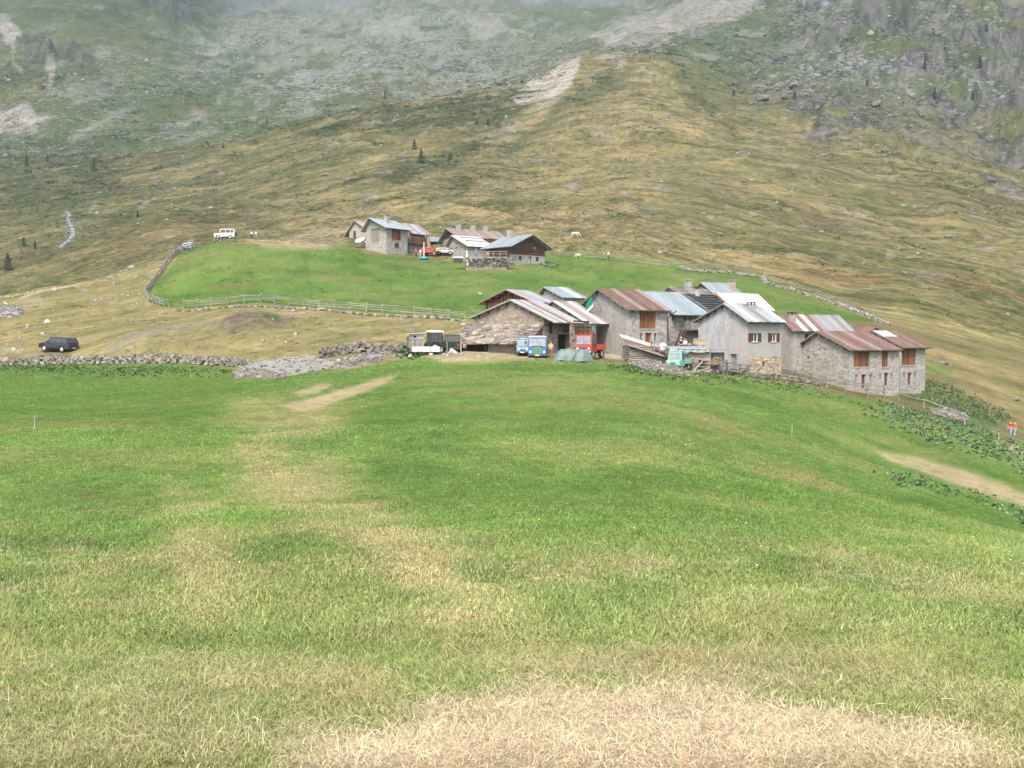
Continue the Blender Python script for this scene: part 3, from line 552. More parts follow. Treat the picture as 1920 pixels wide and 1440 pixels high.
M['red'] = mat('faded_red_paint', (.40, .055, .045), .45, var=.18, scale=2, spec=.5)
M['orangered'] = mat('orange_red_paint', (.58, .075, .035), .45, var=.12, spec=.5)
M['mint'] = mat('mint_green_paint', (.23, .46, .37), .5, var=.15, spec=.4)
M['midgreen'] = mat('green_paint', (.05, .20, .12), .5, var=.15, spec=.4)
M['silver'] = mat('silver_paint', (.42, .46, .48), .3, metal=.3, var=.05, spec=.6)
M['yellow'] = mat('yellow_green_trim', (.20, .27, .06), .5)
M['chrome'] = mat('headlight_glass', (.65, .65, .62), .2, spec=.8)
M['redlamp'] = mat('tail_light', (.40, .02, .015), .3)
M['cyan'] = mat('turquoise_plastic', (.05, .42, .52), .3, spec=.5)
M['skin'] = mat('skin', (.48, .29, .21), .6, var=.05, notint=True)
M['hair'] = mat('brown_hair', (.05, .03, .02), .8)
M['cow'] = mat('cream_hide', (.62, .55, .44), .9, var=.1, notint=True)
M['cowdark'] = mat('dark_hide_patch', (.07, .05, .035), .9, var=.1)
M['grass'] = None
def cloth(name, c): return mat(name, c, .9, var=.1, scale=6, notint=True)

# ------------------------------------------------------------------ houses
def solve_len(N, dx, dy, px):
    """length along (dx,dy) from N until the point stands at photo column px"""
    lo, hi = -5.0, 60.0; sgn = 1 if to_px(N.x + dx * 5, N.y + dy * 5, N.z)[0] > to_px(N.x, N.y, N.z)[0] else -1
    for _ in range(50):
        m = (lo + hi) / 2
        if (to_px(N.x + dx * m, N.y + dy * m, N.z)[0] - px) * sgn < 0: lo = m
        else: hi = m
    return lo
def zof(N, dx, dy, a, py): d = N.y + dy * a; return float(py2s(py)) * d - N.z
class H: pass
def wall_grid(mb, L0, L1, z0, z1, holes, fn, tint=(1, 1, 1)):
    """solid wall with real openings; fn(a0,a1,z0,z1) adds one block"""
    zs = sorted(set([z0, z1] + [min(max(h[k], z0), z1) for h in holes for k in (1, 3)]))
    for za, zb in zip(zs, zs[1:]):
        if zb - za < 1e-4: continue
        hs = sorted([(max(h[0], L0), min(h[2], L1)) for h in holes if h[1] < zb - 1e-4 and h[3] > za + 1e-4]); a = L0
        for h0, h1 in hs:
            if h0 > a: fn(a, h0, za, zb)
            a = max(a, h1)
        if a < L1: fn(a, L1, za, zb)
def house(name, label, px0, yb, d, th, pxR, pxL, yeave, yapex, walls='stone', left_walls=None, side='L', holes=(), gholes=(), sheets=('rust',), back_sheets=None, ov=(.5, .5, .45, .45), base=3.0,
          apex_px=None, relief=0, sheet_w=.85, upper=None, cat='stone house', group=None, hb_drop=0, wood_gable=False, slabs=False, trim='greywood', W=None, L=None, frames=True, purlins=True):
    th = math.radians(th); e = (math.cos(th), math.sin(th)); g = (-math.sin(th), math.cos(th)); N = P(px0, yb, d)
    if side == 'L':
        L = L or solve_len(N, e[0], e[1], pxR); W = W or solve_len(N, g[0], g[1], pxL); O = N
    else:                                        # near corner is the right end of the front
        L = L or solve_len(N, -e[0], -e[1], pxL); W = W or solve_len(N, g[0], g[1], pxR); O = Vector((N.x - L * e[0], N.y - L * e[1], N.z))
    he = zof(N, 0, 0, 0, yeave); yr = solve_len(N, g[0], g[1], apex_px) if apex_px else W / 2
    yr = min(max(yr, W * .3), W * .7)
    hr = zof(N, g[0], g[1], yr, yapex); hr = max(hr, he + .5); hb = he - hb_drop
    h = H(); h.L, h.W, h.he, h.hr, h.yr, h.hb, h.O, h.th, h.e, h.g, h.N, h.side = L, W, he, hr, yr, hb, O, th, e, g, N, side
    root = thing(name, label, cat, O, th, group); h.root = root
    wt = .45; m = min(he, hb)
    mb = MB()
    def cvt(hl, dx, dy, org=N, sgn=1, off=0):      # photo rectangle -> wall rectangle
        out = []
        for (xa, ya, xb, yb_, kind) in hl:
            a0 = solve_len(org, dx, dy, xa); a1 = solve_len(org, dx, dy, xb)
            am = (a0 + a1) / 2; zt = zof(org, dx, dy, am, ya); zb = zof(org, dx, dy, am, yb_)
            a0, a1 = off + sgn * a0, off + sgn * a1
            out.append((min(a0, a1), max(zb, -.3), max(a0, a1), min(zt, m - .03), kind))
        return out
    fh = cvt(holes, e[0], e[1]) if side == 'L' else cvt(holes, -e[0], -e[1], sgn=-1, off=L)
    gh = cvt(gholes, g[0], g[1])
    wall_grid(mb, 0, L, -base, m, fh, lambda a, b, c, d_: mb.box(a, b, 0, wt, c, d_))
    if he > m + .01: mb.box(wt, L - wt, 0, wt, m, he)
    wm = walls; root_wall = mb.build('wall', M[wm], root); mb = MB()
    if hb > m + .01: mb.box(wt, L - wt, W - wt, W, m, hb)
    mb.box(0, L, W - wt, W, -base, m); mb.build('wall', M[wm], root)
    h.fh, h.gh = fh, gh
    # gable walls
    for sd in (0, 1):
        x0, x1 = (0, wt) if sd == 0 else (L - wt, L)
        mb = MB(); hs = gh if (sd == 0) == (side == 'L') else []
        wall_grid(mb, wt, W - wt, -base, m, hs, lambda a, b, c, d_: mb.box(x0, x1, a, b, c, d_))
        gb_ = MB(); pts = [(0, m), (W, m)] + ([(W, hb)] if hb > m + .01 else []) + [(yr, hr)] + ([(0, he)] if he > m + .01 else [])
        (gb_ if wood_gable else mb).prism(pts, lambda a, z: (x0, a, z), lambda a, z: (x1, a, z))
        mb.build('gable_wall', M[left_walls or walls], root)
        if wood_gable: gb_.build('gable_boarding', M['darkwood'], root)
    # roof
    ovf, ovb, ovl, ovr = ov
    for sd in (0, 1):
        run = yr if sd == 0 else W - yr; drop = hr - (he if sd == 0 else hb); o_ = ovf if sd == 0 else ovb
        sl = drop / run; sgn = -1 if sd == 0 else 1
        def pt(t, up): return (yr + sgn * t, hr - sl * t + up)
        tE = run + o_; dk = MB()
        a, b = pt(0, .02), pt(tE, .02); a2, b2 = pt(0, .12), pt(tE, .12)
        dk.prism([a, b, b2, a2], lambda y, z: (-ovl, y, z), lambda y, z: (L + ovr, y, z)); dk.build('roof_deck', M[trim], root)
        kinds = sheets if sd == 0 else (back_sheets or sheets)
        n = max(1, int(round((L + ovl + ovr) / sheet_w))); w = (L + ovl + ovr) / n
        if slabs: 
            h.slab = slabs
            rows = max(3, int(tE / math.cos(math.atan(sl)) / .62)); nx = max(3, int((L + ovl + ovr) / .75)); rots = math.atan(sl)
            vs_ = []
            for q in range(5):
                s_ = MB(); ww, hh = R.uniform(.75, 1.0), R.uniform(.8, .98)
                pg = [(-ww/2, -hh/2 + R.uniform(0, .08)), (R.uniform(-.1, .1), -hh/2 - R.uniform(0, .05)), (ww/2, -hh/2 + R.uniform(0, .1)), (ww/2 - R.uniform(0, .06), hh/2), (-ww/2 + R.uniform(0, .06), hh/2)]
                s_.prism(pg, lambda x, y: (x, y, -.02), lambda x, y: (x, y, .035)); vs_.append(s_.mesh('stone_slab', M[slabs]))
            cnt = 0; rest = MB()
            for i in range(rows):
                for j in range(nx):
                    t = (i + .5) / rows * tE; xx = -ovl + (j + .5 + (i % 2) * .3 + R.uniform(-.1, .1)) / nx * (L + ovl + ovr); xx = min(xx, L + ovr - .2)
                    y_, z_ = pt(t, .17); o = link('stone_slab', vs_[R.randrange(5)], root)
                    o.location = (xx, y_, z_); o.rotation_euler = ((rots - .07) * (1 if sd == 0 else -1) + (0 if sd == 0 else 0), R.uniform(-.03, .03), R.uniform(-.1, .1) + (math.pi if sd else 0))
                    if sd: o.rotation_euler[0] = rots - .07
        else:
            sm = MB(); seg = 4; pts = [(-w/2, 0)]
            for q in range(seg):
                c = -w/2 + (q + .5) / seg * w; pts += [(c - w * .05, 0.0), (c - w*.02, .045), (c + w*.02, .045), (c + w * .05, 0.0)]
            pts += [(w/2 - .004, 0), (w/2 - .004, -.03), (-w/2, -.03)]
            sm.prism(pts, lambda x, z: (x, *pt(-.04, z)), lambda x, z: (x, *pt(tE + .06, z)))
            me = sm.mesh('roof_sheet', M[kinds[0]])
            for j in range(n):
                k = kinds[j % len(kinds)] if len(kinds) > 3 else R.choice(kinds)
                o = link('roof_sheet', me, root, mat=M[k]); o.location = (-ovl + (j + .5) * w, 0, .155 + (j % 2) * .012)
        if purlins and frames:
            for k in range(4):
                t = run * (k + .5) / 4; y_, z_ = pt(t, -.12); p = MB()
                p.box(-ovl + .04, L + ovr - .04, y_ - .09, y_ + .09, z_ - .1, z_ + .1); p.build('purlin', M['darkwood'], root)
    if frames:
        rf = MB(); n = max(3, int(L / .9))
        for j in range(n):
            x = .2 + j * (L - .4) / (n - 1); sl = (hr - he) / yr
            rf.beam((x, .05, he - .08 + sl * .05), (x, -ovf + .06, he - .08 - sl * (ovf - .06)), .1, .13)
        rf.build('rafter_ends', M['darkwood'], root)['kind'] = 'stuff'
    # rough masonry: stones standing proud of the faces
    if relief:
        rl = MB()
        def scat(u0, u1, z0, top, fn, holes_, n):
            for _ in range(n):
                u = R.uniform(u0, u1); z = R.uniform(z0, top(u)); w_ = R.uniform(.12, .38); h_ = R.uniform(.05, .14)
                if z + h_ > top(u) - .05 or u - w_ < u0 or u + w_ > u1: continue
                if any(a - w_ < u < c + w_ and b - h_ < z < d_ + h_ for (a, b, c, d_, k_) in holes_): continue
                q = R.uniform(.72, 1.25); fn(u, z, w_, h_, R.uniform(.01, .03), (q, q * R.uniform(.93, 1), q * R.uniform(.85, 1)))
        scat(.1, L - .1, -.3, lambda u: m - .1, lambda u, z, w_, h_, o_, t: rl.box(u - w_, u + w_, -o_, .02, z - h_, z + h_, t), fh, int(L * he * relief))
        gt = lambda u: (he + (hr - he) * u / yr if u < yr else hb + (hr - hb) * (W - u) / (W - yr)) - .15
        if left_walls: pass
        elif side == 'L': scat(.1, W - .1, -.3, gt, lambda u, z, w_, h_, o_, t: rl.box(-o_, .02, u - w_, u + w_, z - h_, z + h_, t), gh, int(W * he * relief * 1.2))
        else: scat(.1, W - .1, -.3, gt, lambda u, z, w_, h_, o_, t: rl.box(L - .02, L + o_, u - w_, u + w_, z - h_, z + h_, t), gh, int(W * he * relief * 1.2))
        rl.build('wall_stones', M[walls], root)['kind'] = 'stuff'
    # openings
    for on, hl in (('f', fh), ('g', gh)):
        for (a0, z0, a1, z1, kind) in hl:
            if on == 'f': fn = lambda a, o_, z: (a, -o_, z)
            elif side == 'L': fn = lambda a, o_, z: (-o_, a, z)
            else: fn = lambda a, o_, z: (L + o_, a, z)
            fill(root, fn, a0, z0, a1, z1, kind)
    return h
def fbox(mb, fn, a0, a1, o0, o1, z0, z1, tint=(1, 1, 1)):
    p, q = fn(a0, o0, z0), fn(a1, o1, z1)
    mb.box(min(p[0], q[0]), max(p[0], q[0]), min(p[1], q[1]), max(p[1], q[1]), min(p[2], q[2]), max(p[2], q[2]), tint)
def fill(root, fn, a0, z0, a1, z1, kind):
    w = a1 - a0; hgt = z1 - z0
    k, *opt = kind.split(':')
    if k == 'void':
        mb = MB(); fbox(mb, fn, a0 + .003, a1 - .003, -.40, -.36, z0 + .003, z1 - .003); mb.build('dark_opening_panel', M['void'], root); return  # near-black panel painted for the unlit inside
    if k in ('barn', 'door', 'board'):
        mm = M[opt[0]] if opt else M['plank']; dep = .12 if k == 'barn' else .22
        mb = MB(); fbox(mb, fn, a0, a1, -dep - .09, -dep - .05, z0, z1)
        f = mb.build({'barn': 'barn_door', 'door': 'door', 'board': 'shutter'}[k], M['darkwood'], root)
        n = max(2, int(w / .22)); pw = w / n; pm_ = MB(); fbox(pm_, fn, -pw / 2 + .008, pw / 2 - .008, -.045, 0, 0, hgt - .01); me = pm_.mesh('plank', mm)
        for j in range(n):
            o = link('plank', me, f); c = fn(a0 + (j + .5) * pw, -dep + R.uniform(-.012, .012), z0 + .005); z_ = fn(0, 0, 0)
            o.location = (c[0] - z_[0], c[1] - z_[1], c[2])
        if k in ('barn', 'door'):
            s = MB(); fbox(s, fn, a0 - .12, a1 + .12, -.3, .07, z0 - .12, z0 - .003); s.build('sill', M['cut_stone'], root)
            s = MB(); fbox(s, fn, a0 - .15, a1 + .15, -.3, .03, z1 + .003, z1 + .14); s.build('lintel', M['cut_stone'] if k == 'door' else M['greywood'], root)
        return
    if k == 'win':
        fr = MB(); t = .07
        for b in ((a0, a0 + t, z0, z1), (a1 - t, a1, z0, z1), (a0 + t, a1 - t, z0, z0 + t), (a0 + t, a1 - t, z1 - t, z1), ((a0 + a1) / 2 - .03, (a0 + a1) / 2 + .03, z0 + t, z1 - t)):
            fbox(fr, fn, b[0], b[1], -.2, -.12, b[2], b[3])
        f = fr.build('window', M[opt[0] if opt else 'white'], root)
        p = MB(); fbox(p, fn, a0 + t, a1 - t, -.18, -.16, z0 + t, z1 - t); p.build('pane', M['glass'], f)
        s = MB(); fbox(s, fn, a0 - .08, a1 + .08, -.12, .07, z0 - .09, z0 - .003); s.build('sill', M['cut_stone'], root)
        if len(opt) > 1:
            sw = w * .48
            for c0, c1 in ((a0 - sw, a0 - .01), (a1 + .01, a1 + sw)):
                s = MB(); fbox(s, fn, c0, c1, .01, .05, z0, z1)
                sh = s.build('shutter', M[opt[1]], root)
                for q in range(6):
                    l = MB(); zz = z0 + .08 + (hgt - .16) * q / 5.5; fbox(l, fn, c0 + .05, c1 - .05, .052, .07, zz, zz + .06); l.build('slat', M[opt[1]], sh)
        b_ = MB(); fbox(b_, fn, a0 + .003, a1 - .003, -.42, -.38, z0 + .003, z1 - .003); b_.build('painted_dark_inside', M['void'], root)  # near-black sheet painted for the unlit room behind the pane
def chimney(h, x, y, w=.55, d_=.5, top=1.1, style='box', mt='stone', capm='cut_stone'):
    z0 = h.hr - (h.hr - h.he) / h.yr * abs(y - h.yr) - .2; z1 = z0 + .2 + top; mb = MB()
    if style == 'round': mb.cyl((x, y, z0), (x, y, z1), w * .62, w * .5, 10)
    else: mb.box(x - w/2, x + w/2, y - d_/2, y + d_/2, z0, z1)
    c = mb.build('chimney', M[mt], h.root); k = MB()
    if style == 'open':
        for sx in (-1, 1):
            for sy in (-1, 1): k.box(x + sx*w*.4 - .05, x + sx*w*.4 + .05, y + sy*d_*.4 - .05, y + sy*d_*.4 + .05, z1 + .002, z1 + .28)
        k.box(x - w*.72, x + w*.72, y - d_*.72, y + d_*.72, z1 + .28, z1 + .36)
    else: k.box(x - w*.65, x + w*.65, y - d_*.65, y + d_*.65, z1 + .1, z1 + .2); k.box(x - w*.3, x + w*.3, y - d_*.3, y + d_*.3, z1 + .002, z1 + .1)
    k.build('chimney_cap', M[capm], c)
def part(h, name, m, fn, **kw):
    mb = MB(); fn(mb); return mb.build(name, M[m], h.root, **kw)

# ------------------------------------------------------------------ lower village
RUST = ('rust', 'rust', 'rust', 'rustpale'); ZN = ('zinc', 'zinc', 'zinc', 'tinwhite')
h1 = house('stone_barn', 'grey stone barn with rust striped sheet roof, nearest the rail fence', 1594, 734, 125, 30, 1685, 1491, 655, 623.5,
  apex_px=1535, holes=[(1600,654,1630,687.5,'barn'),(1652.5,654,1664.5,688,'barn'),(1603,702,1608,717,'board:greywood'),(1615,702,1623,728.5,'door:redshut'),(1630,702,1635,717,'board:greywood'),
  (1648.5,700,1652,711,'void'),(1658,699,1665,723,'door:redshut'),(1669.5,699,1673,711,'void')], gholes=[(1512,667,1516.5,673,'void')],
  sheets=('rust','rustpale','rust','rust','rust','rustpale','rust','rust','rust','rust'), ov=(.55,.5,.5,.0), relief=14, group='stone barns with rusty roofs')
h1b = house('stone_barn', 'stone barn at the right end of the village, white patch on its rusty roof', 1687, 730, 131.8, 30, 1734, 1625, 650, 622,
  holes=[(1690,650,1717,684.5,'barn'),(1693,698,1696.5,707,'void'),(1702,699,1708.5,722,'door:redshut'),(1713,698,1717,707,'void')], sheets=('rust',), back_sheets=('rust',), ov=(.6,.5,.2,.5), relief=14, W=h1.W, group='stone barns with rusty roofs')
def f_(mb):
    sl = (h1b.hr - h1b.he) / h1b.yr
    y0 = h1b.yr; q = lambda y: h1b.hr - sl * (h1b.yr - y) + .22
    mb.add([(-.1, y0 - .15, q(y0 - .15)), (2.5, y0 - .15, q(y0 - .15)), (2.5, y0 - 1.9, q(y0 - 1.9)), (-.1, y0 - 1.9, q(y0 - 1.9)), (-.1, y0 - .15, q(y0 - .15) - .03), (2.5, y0 - .15, q(y0 - .15) - .03), (2.5, y0 - 1.9, q(y0 - 1.9) - .03), (-.1, y0 - 1.9, q(y0 - 1.9) - .03)],
           [(0,1,2,3),(4,5,6,7),(0,1,5,4),(1,2,6,5),(2,3,7,6),(3,0,4,7)])
part(h1b, 'patch_sheet', 'tinwhite', f_)['label'] = 'bright new sheet on the rusty roof'
h2 = house('stone_barn', 'tall grey barn with big brown hay door and a flag on its gable', 1178, 674, 118, 30, 1252, 1085, 579, 543.5,
  apex_px=1126, left_walls='plaster', holes=[(1199,579.5,1229,616,'barn'),(1200.5,625,1204.5,639,'void'),(1210,624,1221.5,650,'door'),(1226.5,625,1231,639,'void')],
  sheets=('rust','rust','rustpale','rust','rust','rust','rustpale'), ov=(.6,.6,.5,.1), relief=8, group='tall village barns')
h2b = house('stone_house', 'stone house with pale blue sheet roof, wooden balcony and outside stairs', 1254.5, 676, 123.6, 30, 1311, 1180, 584, 549,
  W=h2.W, holes=[(1260,586,1265,601.5,'board:rustpale'),(1280.5,587,1287,603,'door:greywood'),(1292,587,1296,603,'void')], sheets=('zinc',), back_sheets=('zinc',), ov=(1.1,.5,.1,.9), relief=8, group='tall village barns')
part(h2, 'downpipe', 'darkmetal', lambda mb: (mb.cyl((h2.L - .15, -.12, h2.he - .9), (h2.L - .15, -.12, -.4), .06), mb.cyl((h2.L - .15, -.12, h2.he - .9), (h2.L + .9, -.35, h2.he - .15), .06)))
bx0, bx1, bz = h2b.L - 3.0, h2b.L + .7, zof(h2b.N, 0, 0, 0, 617)
bal = part(h2b, 'balcony', 'greywood', lambda mb: (mb.box(bx0, bx1, -1.15, -.003, bz - .12, bz), [mb.beam((x, -1.05, bz - .1), (x, -.02, bz - .9), .1) for x in (bx0 + .2, bx1 - .8)]))
for j in range(14):
    mb = MB(); x = bx0 + (bx1 - bx0) * (j + .1) / 14; mb.box(x, x + (bx1 - bx0) / 14 * .82, -1.15, -1.11, bz + .02, bz + .88); mb.build('plank', M['greywood'], bal)
mb = MB(); mb.box(bx0, bx1, -1.19, -1.09, bz + .882, bz + .95); mb.box(bx0, bx0 + .08, -1.1, -.01, bz + .88, bz + .94); mb.build('handrail', M['greywood'], bal)
st = thing('wooden_stairs', 'weathered wooden stairs climbing to the balcony of the blue roofed house', 'stairs', h2b.root.matrix_basis @ Vector((bx0, -.95, 0)), h2b.th)
for yy in (-.38, .38):
    mb = MB(); mb.beam((-.05, yy, bz - .05), (-2.1, yy, -.35), .07, .25); mb.build('stringer', M['darkwood'], st)
for j in range(11):
    t = (j + .5) / 11; mb = MB(); x = -.05 - 2.05 * t; z = bz - .05 - (bz + .3) * t; mb.box(x - .13, x + .13, -.35, .35, z, z + .04); mb.build('step', M['greywood'], st)
mb = MB(); mb.beam((-.05, -.4, bz + .85), (-2.1, -.4, .55), .06); mb.beam((-2.1, -.4, -.3), (-2.1, -.4, .55), .07); mb.build('handrail', M['greywood'], st)
part(h2b, 'porch_wall', 'white_plaster', lambda mb: mb.box(h2b.L + .01, h2b.L + .45, -1.0, .5, -1, bz - .13))
# flag
FS = 1.25
fl = thing('flag', 'green white and red flag on a slanting pole against the grey gable', 'flag', h2.root.matrix_basis @ Vector((-1.0, h2.yr - .3, h2.he - .15)), h2.th)
mb = MB(); mb.cyl((0.9, 0, -.2), (-.35, -.35, 1.5), .025, n=6); mb.build('flagpole', M['greywood'], fl)
FLAGCOL = [mat('flag_green', (.01, .22, .12), .8), M['white'], mat('flag_red', (.60, .03, .03), .8)]
FW = [[(-.35, 1.5), (-.9, .35), (-.75, .1), (-.25, .85)], [(-.25, .85), (-.75, .1), (-1.05, -.15), (-.2, .6)], [(-.75, .1), (-.9, .35), (-1.5, -.1), (-1.05, -.2)]]
for k in range(3):
    mb = MB()
    u = [(0, 1.5), (.02, .62), (.04, .35), (.05, .15)]
    strip = [[(-.0, 1.45), (.0, .70), (1.0, -.05), (1.05, .62)], [(.0, .70), (.0, .42), (.95, -.35), (1.0, -.05)], [(.85, .22), (1.0, -.05), (.95, -.35), (1.45, -.55), (1.65, -.1)]][k]
    n = len(strip); vs = [(-.3 + .12 * math.sin(3 * a + k) , a, z) for a, z in strip] + [(-.33 + .12 * math.sin(3 * a + k), a, z) for a, z in strip]
    mb.add(vs, [tuple(range(n)), tuple(range(n, 2 * n))[::-1]] + [(i, (i + 1) % n, n + (i + 1) % n, n + i) for i in range(n)])
    mb.build('flag_stripe', FLAGCOL[k], fl)
fl.scale = (FS, FS, FS)
h3 = house('grey_house', 'grey plastered house with bare stone footing and dark red shutters, white patch on its gable', 1401, 693, 114, 35, 1464, 1309, 600, 571,
  walls='plaster2', apex_px=1361, holes=[(1408.5,624.5,1420.6,641,'win:white:redshut'),(1444.6,624.5,1455.4,641,'win:white:redshut'),(1429,678,1434.6,688,'void')], gholes=[(1369.5,664,1381,689,'door:greywood')],
  sheets=('zinc','tinwhite','zinc','rustpale','zinc','zinc','tinwhite','zinc'), back_sheets=('zinc',), ov=(.55,.5,.5,.2), cat='house')
zp = zof(h3.N, 0, 0, 0, 668)
def f_(mb):
    hs = [q for q in h3.fh if q[4] == 'void']
    wall_grid(mb, -.04, h3.L + .02, -1.5, zp, hs, lambda a, b, c, d_: mb.box(a, b, -.05, -.003, c, d_))
part(h3, 'stone_footing', 'stone_warm', f_)
def f_(mb):
    for _ in range(170):
        u, z = R.uniform(.2, h3.L - .2), R.uniform(-.5, zp - .1); w_, t = R.uniform(.1, .32), R.uniform(.6, 1.5)
        q = [q for q in h3.fh if q[4] == 'void'][0]
        if q[0] - w_ < u < q[2] + w_ and q[1] - .1 < z < q[3] + .1: continue
        mb.box(u - w_, u + w_, -.05 - R.uniform(.01, .05), -.03, z - .07, z + R.uniform(.03, .08), (t, t * .95, t * .85))
part(h3, 'footing_stones', 'stone_warm', f_)['kind'] = 'stuff'
# white render on the upper left of the gable, standing 1 cm proud
def f_(mb):
    yl, yr_ = h3.yr - .1, h3.W - .05; sl = (h3.hr - h3.he) / (h3.W - h3.yr)
    tp = lambda y: h3.hr - sl * (y - h3.yr) - .22
    pts = [(yr_, -.4), (yr_, tp(yr_))] + [(yl + .15, tp(yl + .15)), (yl - .1, tp(yl) - .9), (yl + .25, 2.2), (yl + .05, 1.2), (yl + .1, -.4)]
    mb.prism(pts, lambda a, z: (-.015, a, z), lambda a, z: (-.002, a, z))
part(h3, 'white_render', 'white_plaster', f_)
chimney(h3, h3.L * .55, h3.yr - .9, .7, .6, .45, 'open', 'plaster2', 'darkmetal')
h4 = house('stone_house', 'stone house behind, with rust and silver striped roof between grey house and barns', 1487, 692, 131, 26, 1592, 1440, 617, 592,
  left_walls='plaster', holes=[(1508,626,1516,640,'board:redshut')], sheets=('rust','rust','tinwhite','rust','tinwhite','rust','rustpale','zinc','rustpale','zinc','rustpale','zinc'), ov=(.5,.5,.5,.4), relief=8, cat='house')
chimney(h4, .9, h4.yr - 1.0, .75, .6, .8, 'open', 'plaster', 'darkmetal')
h4b = house('small_shed', 'small shed with rust red gable roof showing just above the barn roof', 1625, 640, 141, -55, 1630, 1596, 624, 614, side='R', walls='stone', sheets=('rust',), W=3.0, L=3.2, cat='shed')
# cluster behind
h8 = house('slate_roof_house', 'house with dark slate roof between the blue roofed house and grey gable', 1330, 660, 127, 31, 1376, 1262, 583, 553, W=9.5, apex_px=1285, sheets=('slate','slate','slate'), ov=(.5,.3,.4,.4), cat='house', frames=False)
def f_(mb):
    sl = (h8.hr - h8.he) / h8.yr
    for i in range(9):
        for j in range(16):
            y = -.4 + (h8.yr + .3) * (i + .5) / 9; x = (j + R.random()) / 16 * (h8.L + .5) - .3; z = h8.he + sl * y + .21; t = R.uniform(.7, 1.7); mb.box(x, x + .45, y - .32, y + .30, z, z + .03, (t, t, t))
part(h8, 'slates', 'slate', f_)['kind'] = 'stuff'
chimney(h8, 1.4, h8.yr - .4, .8, .8, 1.0, 'round', 'stone', 'rust')
h8b = house('slab_roof_house', 'house with pale stone slab roof showing behind the slate roof', 1296, 640, 139, 28, 1352, 1238, 562, 540, W=8, apex_px=1256, sheets=('slab',), slabs='slab', walls='stone_brown', ov=(.5,.3,.4,.3), cat='house', frames=False)
chimney(h8b, 3.2, h8b.yr + .3, .8, .7, 1.1, 'box', 'stone')
h7 = house('pale_roof_house', 'house with silvery blue roof and stone chimney, farthest back in the lower village', 1354, 650, 148, 30, 1403, 1290, 563, 531.5, W=9, apex_px=1318, sheets=('zinc',), walls='stone_brown', wood_gable=True, ov=(1.0,.3,.5,.3), cat='house', frames=False)
chimney(h7, h7.L - .9, h7.yr - 1.6, .8, .7, 1.3, 'box', 'stone_warm')
h6 = house('cream_roof_house', 'house with cream roof painted sunlit bright and new timber gable', 1376, 660, 134, 31, 1440, 1340, 575, 552.5, W=7.4, apex_px=1353, sheets=('cream','cream','cream','cream'), walls='stone_warm', trim='rawwood', ov=(.7,.5,.9,.4), cat='house')
part(h6, 'bargeboard', 'rawwood', lambda mb: [mb.beam((-.96, h6.yr, h6.hr + .1), (-.96, y, z), .06, .24) for y, z in ((-.7, h6.he - .35), (h6.W + .5, h6.he - .25))])
h9 = house('small_house', 'small pale house with light blue sheet roof at the left back of the village', 1056, 612, 150, 32, 1094, 1010, 557.5, 540, apex_px=1024, walls='plaster2', holes=[(1069,562,1073,571,'win:white'),(1079,562,1083,571,'win:white')], sheets=('zinc','zinc','zinc','tinwhite'), ov=(.5,.5,.5,.4), cat='house')
h10 = house('timber_barn', 'barn with brown timber gable over stone, behind the rough stone barn', 1004, 640, 128, 50, 1040, 910, 566, 545.5, apex_px=957, walls='plaster', sheets=('zinc','rustpale','zinc','zinc'), wood_gable=True, trim='plank', ov=(.5,.5,.9,.2), cat='barn')
def f_(mb):
    for k in range(16):
        y = .3 + (h10.W - .6) * k / 15; t = R.uniform(.6, 1.8); zt = (h10.he + (h10.hr - h10.he) * (y / h10.yr if y < h10.yr else (h10.W - y) / (h10.W - h10.yr))) - .1
        mb.box(-.06, -.003, y - .16, y + .16, h10.he - 1.0, zt, (t, t, t))
part(h10, 'gable_planks', 'plank', f_)['kind'] = 'stuff'
# ---- front left: rough stone barn with slab roofed lean-to and timber porch
h11 = house('rough_stone_barn', 'rough stone barn with wide gable above the slab roofed lean-to', 1019, 664, 112, 55, 1068, 890, 594, 564.5,
  apex_px=961, walls='stone_brown', sheets=('zinc','rustpale','zinc','rust','rustpale','zinc','zinc','zinc'), back_sheets=('zinc',), ov=(1.7,.5,.5,.1), relief=20, holes=[(1030,599,1038,626,'door:darkwood'),(1046,627,1064,658,'void')], cat='barn')
h12 = house('stone_barn', 'narrow stone barn with pale roof squeezed between the rough barn and the flag gable', 1086, 668, 119, 50, 1117, 1010, 597, 567,
  W=8.5, apex_px=1040, walls='stone_warm', sheets=('rustpale','tinwhite','rustpale'), ov=(1.3,.5,.4,.9), relief=8, holes=[(1098,603,1103,622,'void')], cat='barn')
def hw(h, x, y, z): return h.root.matrix_basis @ Vector((x, y, z))
bpy.context.view_layer.update()
# lean-to: its own thing, built against the gable
lt = thing('lean_to', 'lean-to shed roofed with rough overlapping stone slabs against the stone gable', 'shed', h11.O, h11.th)
zt_, zb_ = zof(h11.N, *h11.g, h11.W * .5, 609), zof(h11.N, *h11.g, 0, 648)
depth = 2.7; zt_ = zof(h11.N, 0, 0, 0, 609.5) - .05; zb_ = 1.25
yA, yB = .25, h11.W + .3
deck = MB(); deck.prism([(0, zt_ - .12), (-depth, zb_ - .12), (-depth, zb_ - .04), (0, zt_ - .04)], lambda x, z: (x - .003, yA, z), lambda x, z: (x - .003, yB, z)); deck.build('roof_deck', M['greywood'], lt)
mb = MB(); mb.box(-depth + .5, -depth + .9, yA + .2, h11.W * .62, -2.5, zb_ - .02); mb.box(-depth + .5, -.01, yA + .15, yA + .55, -2.5, zb_ - .1); mb.prism([(-depth + .9, zb_ - .1), (-.01, zb_ - .1), (-.01, zt_ - .2)], lambda x, z: (x, yA + .15, z), lambda x, z: (x, yA + .55, z)); mb.build('wall', M['stone_brown'], lt)
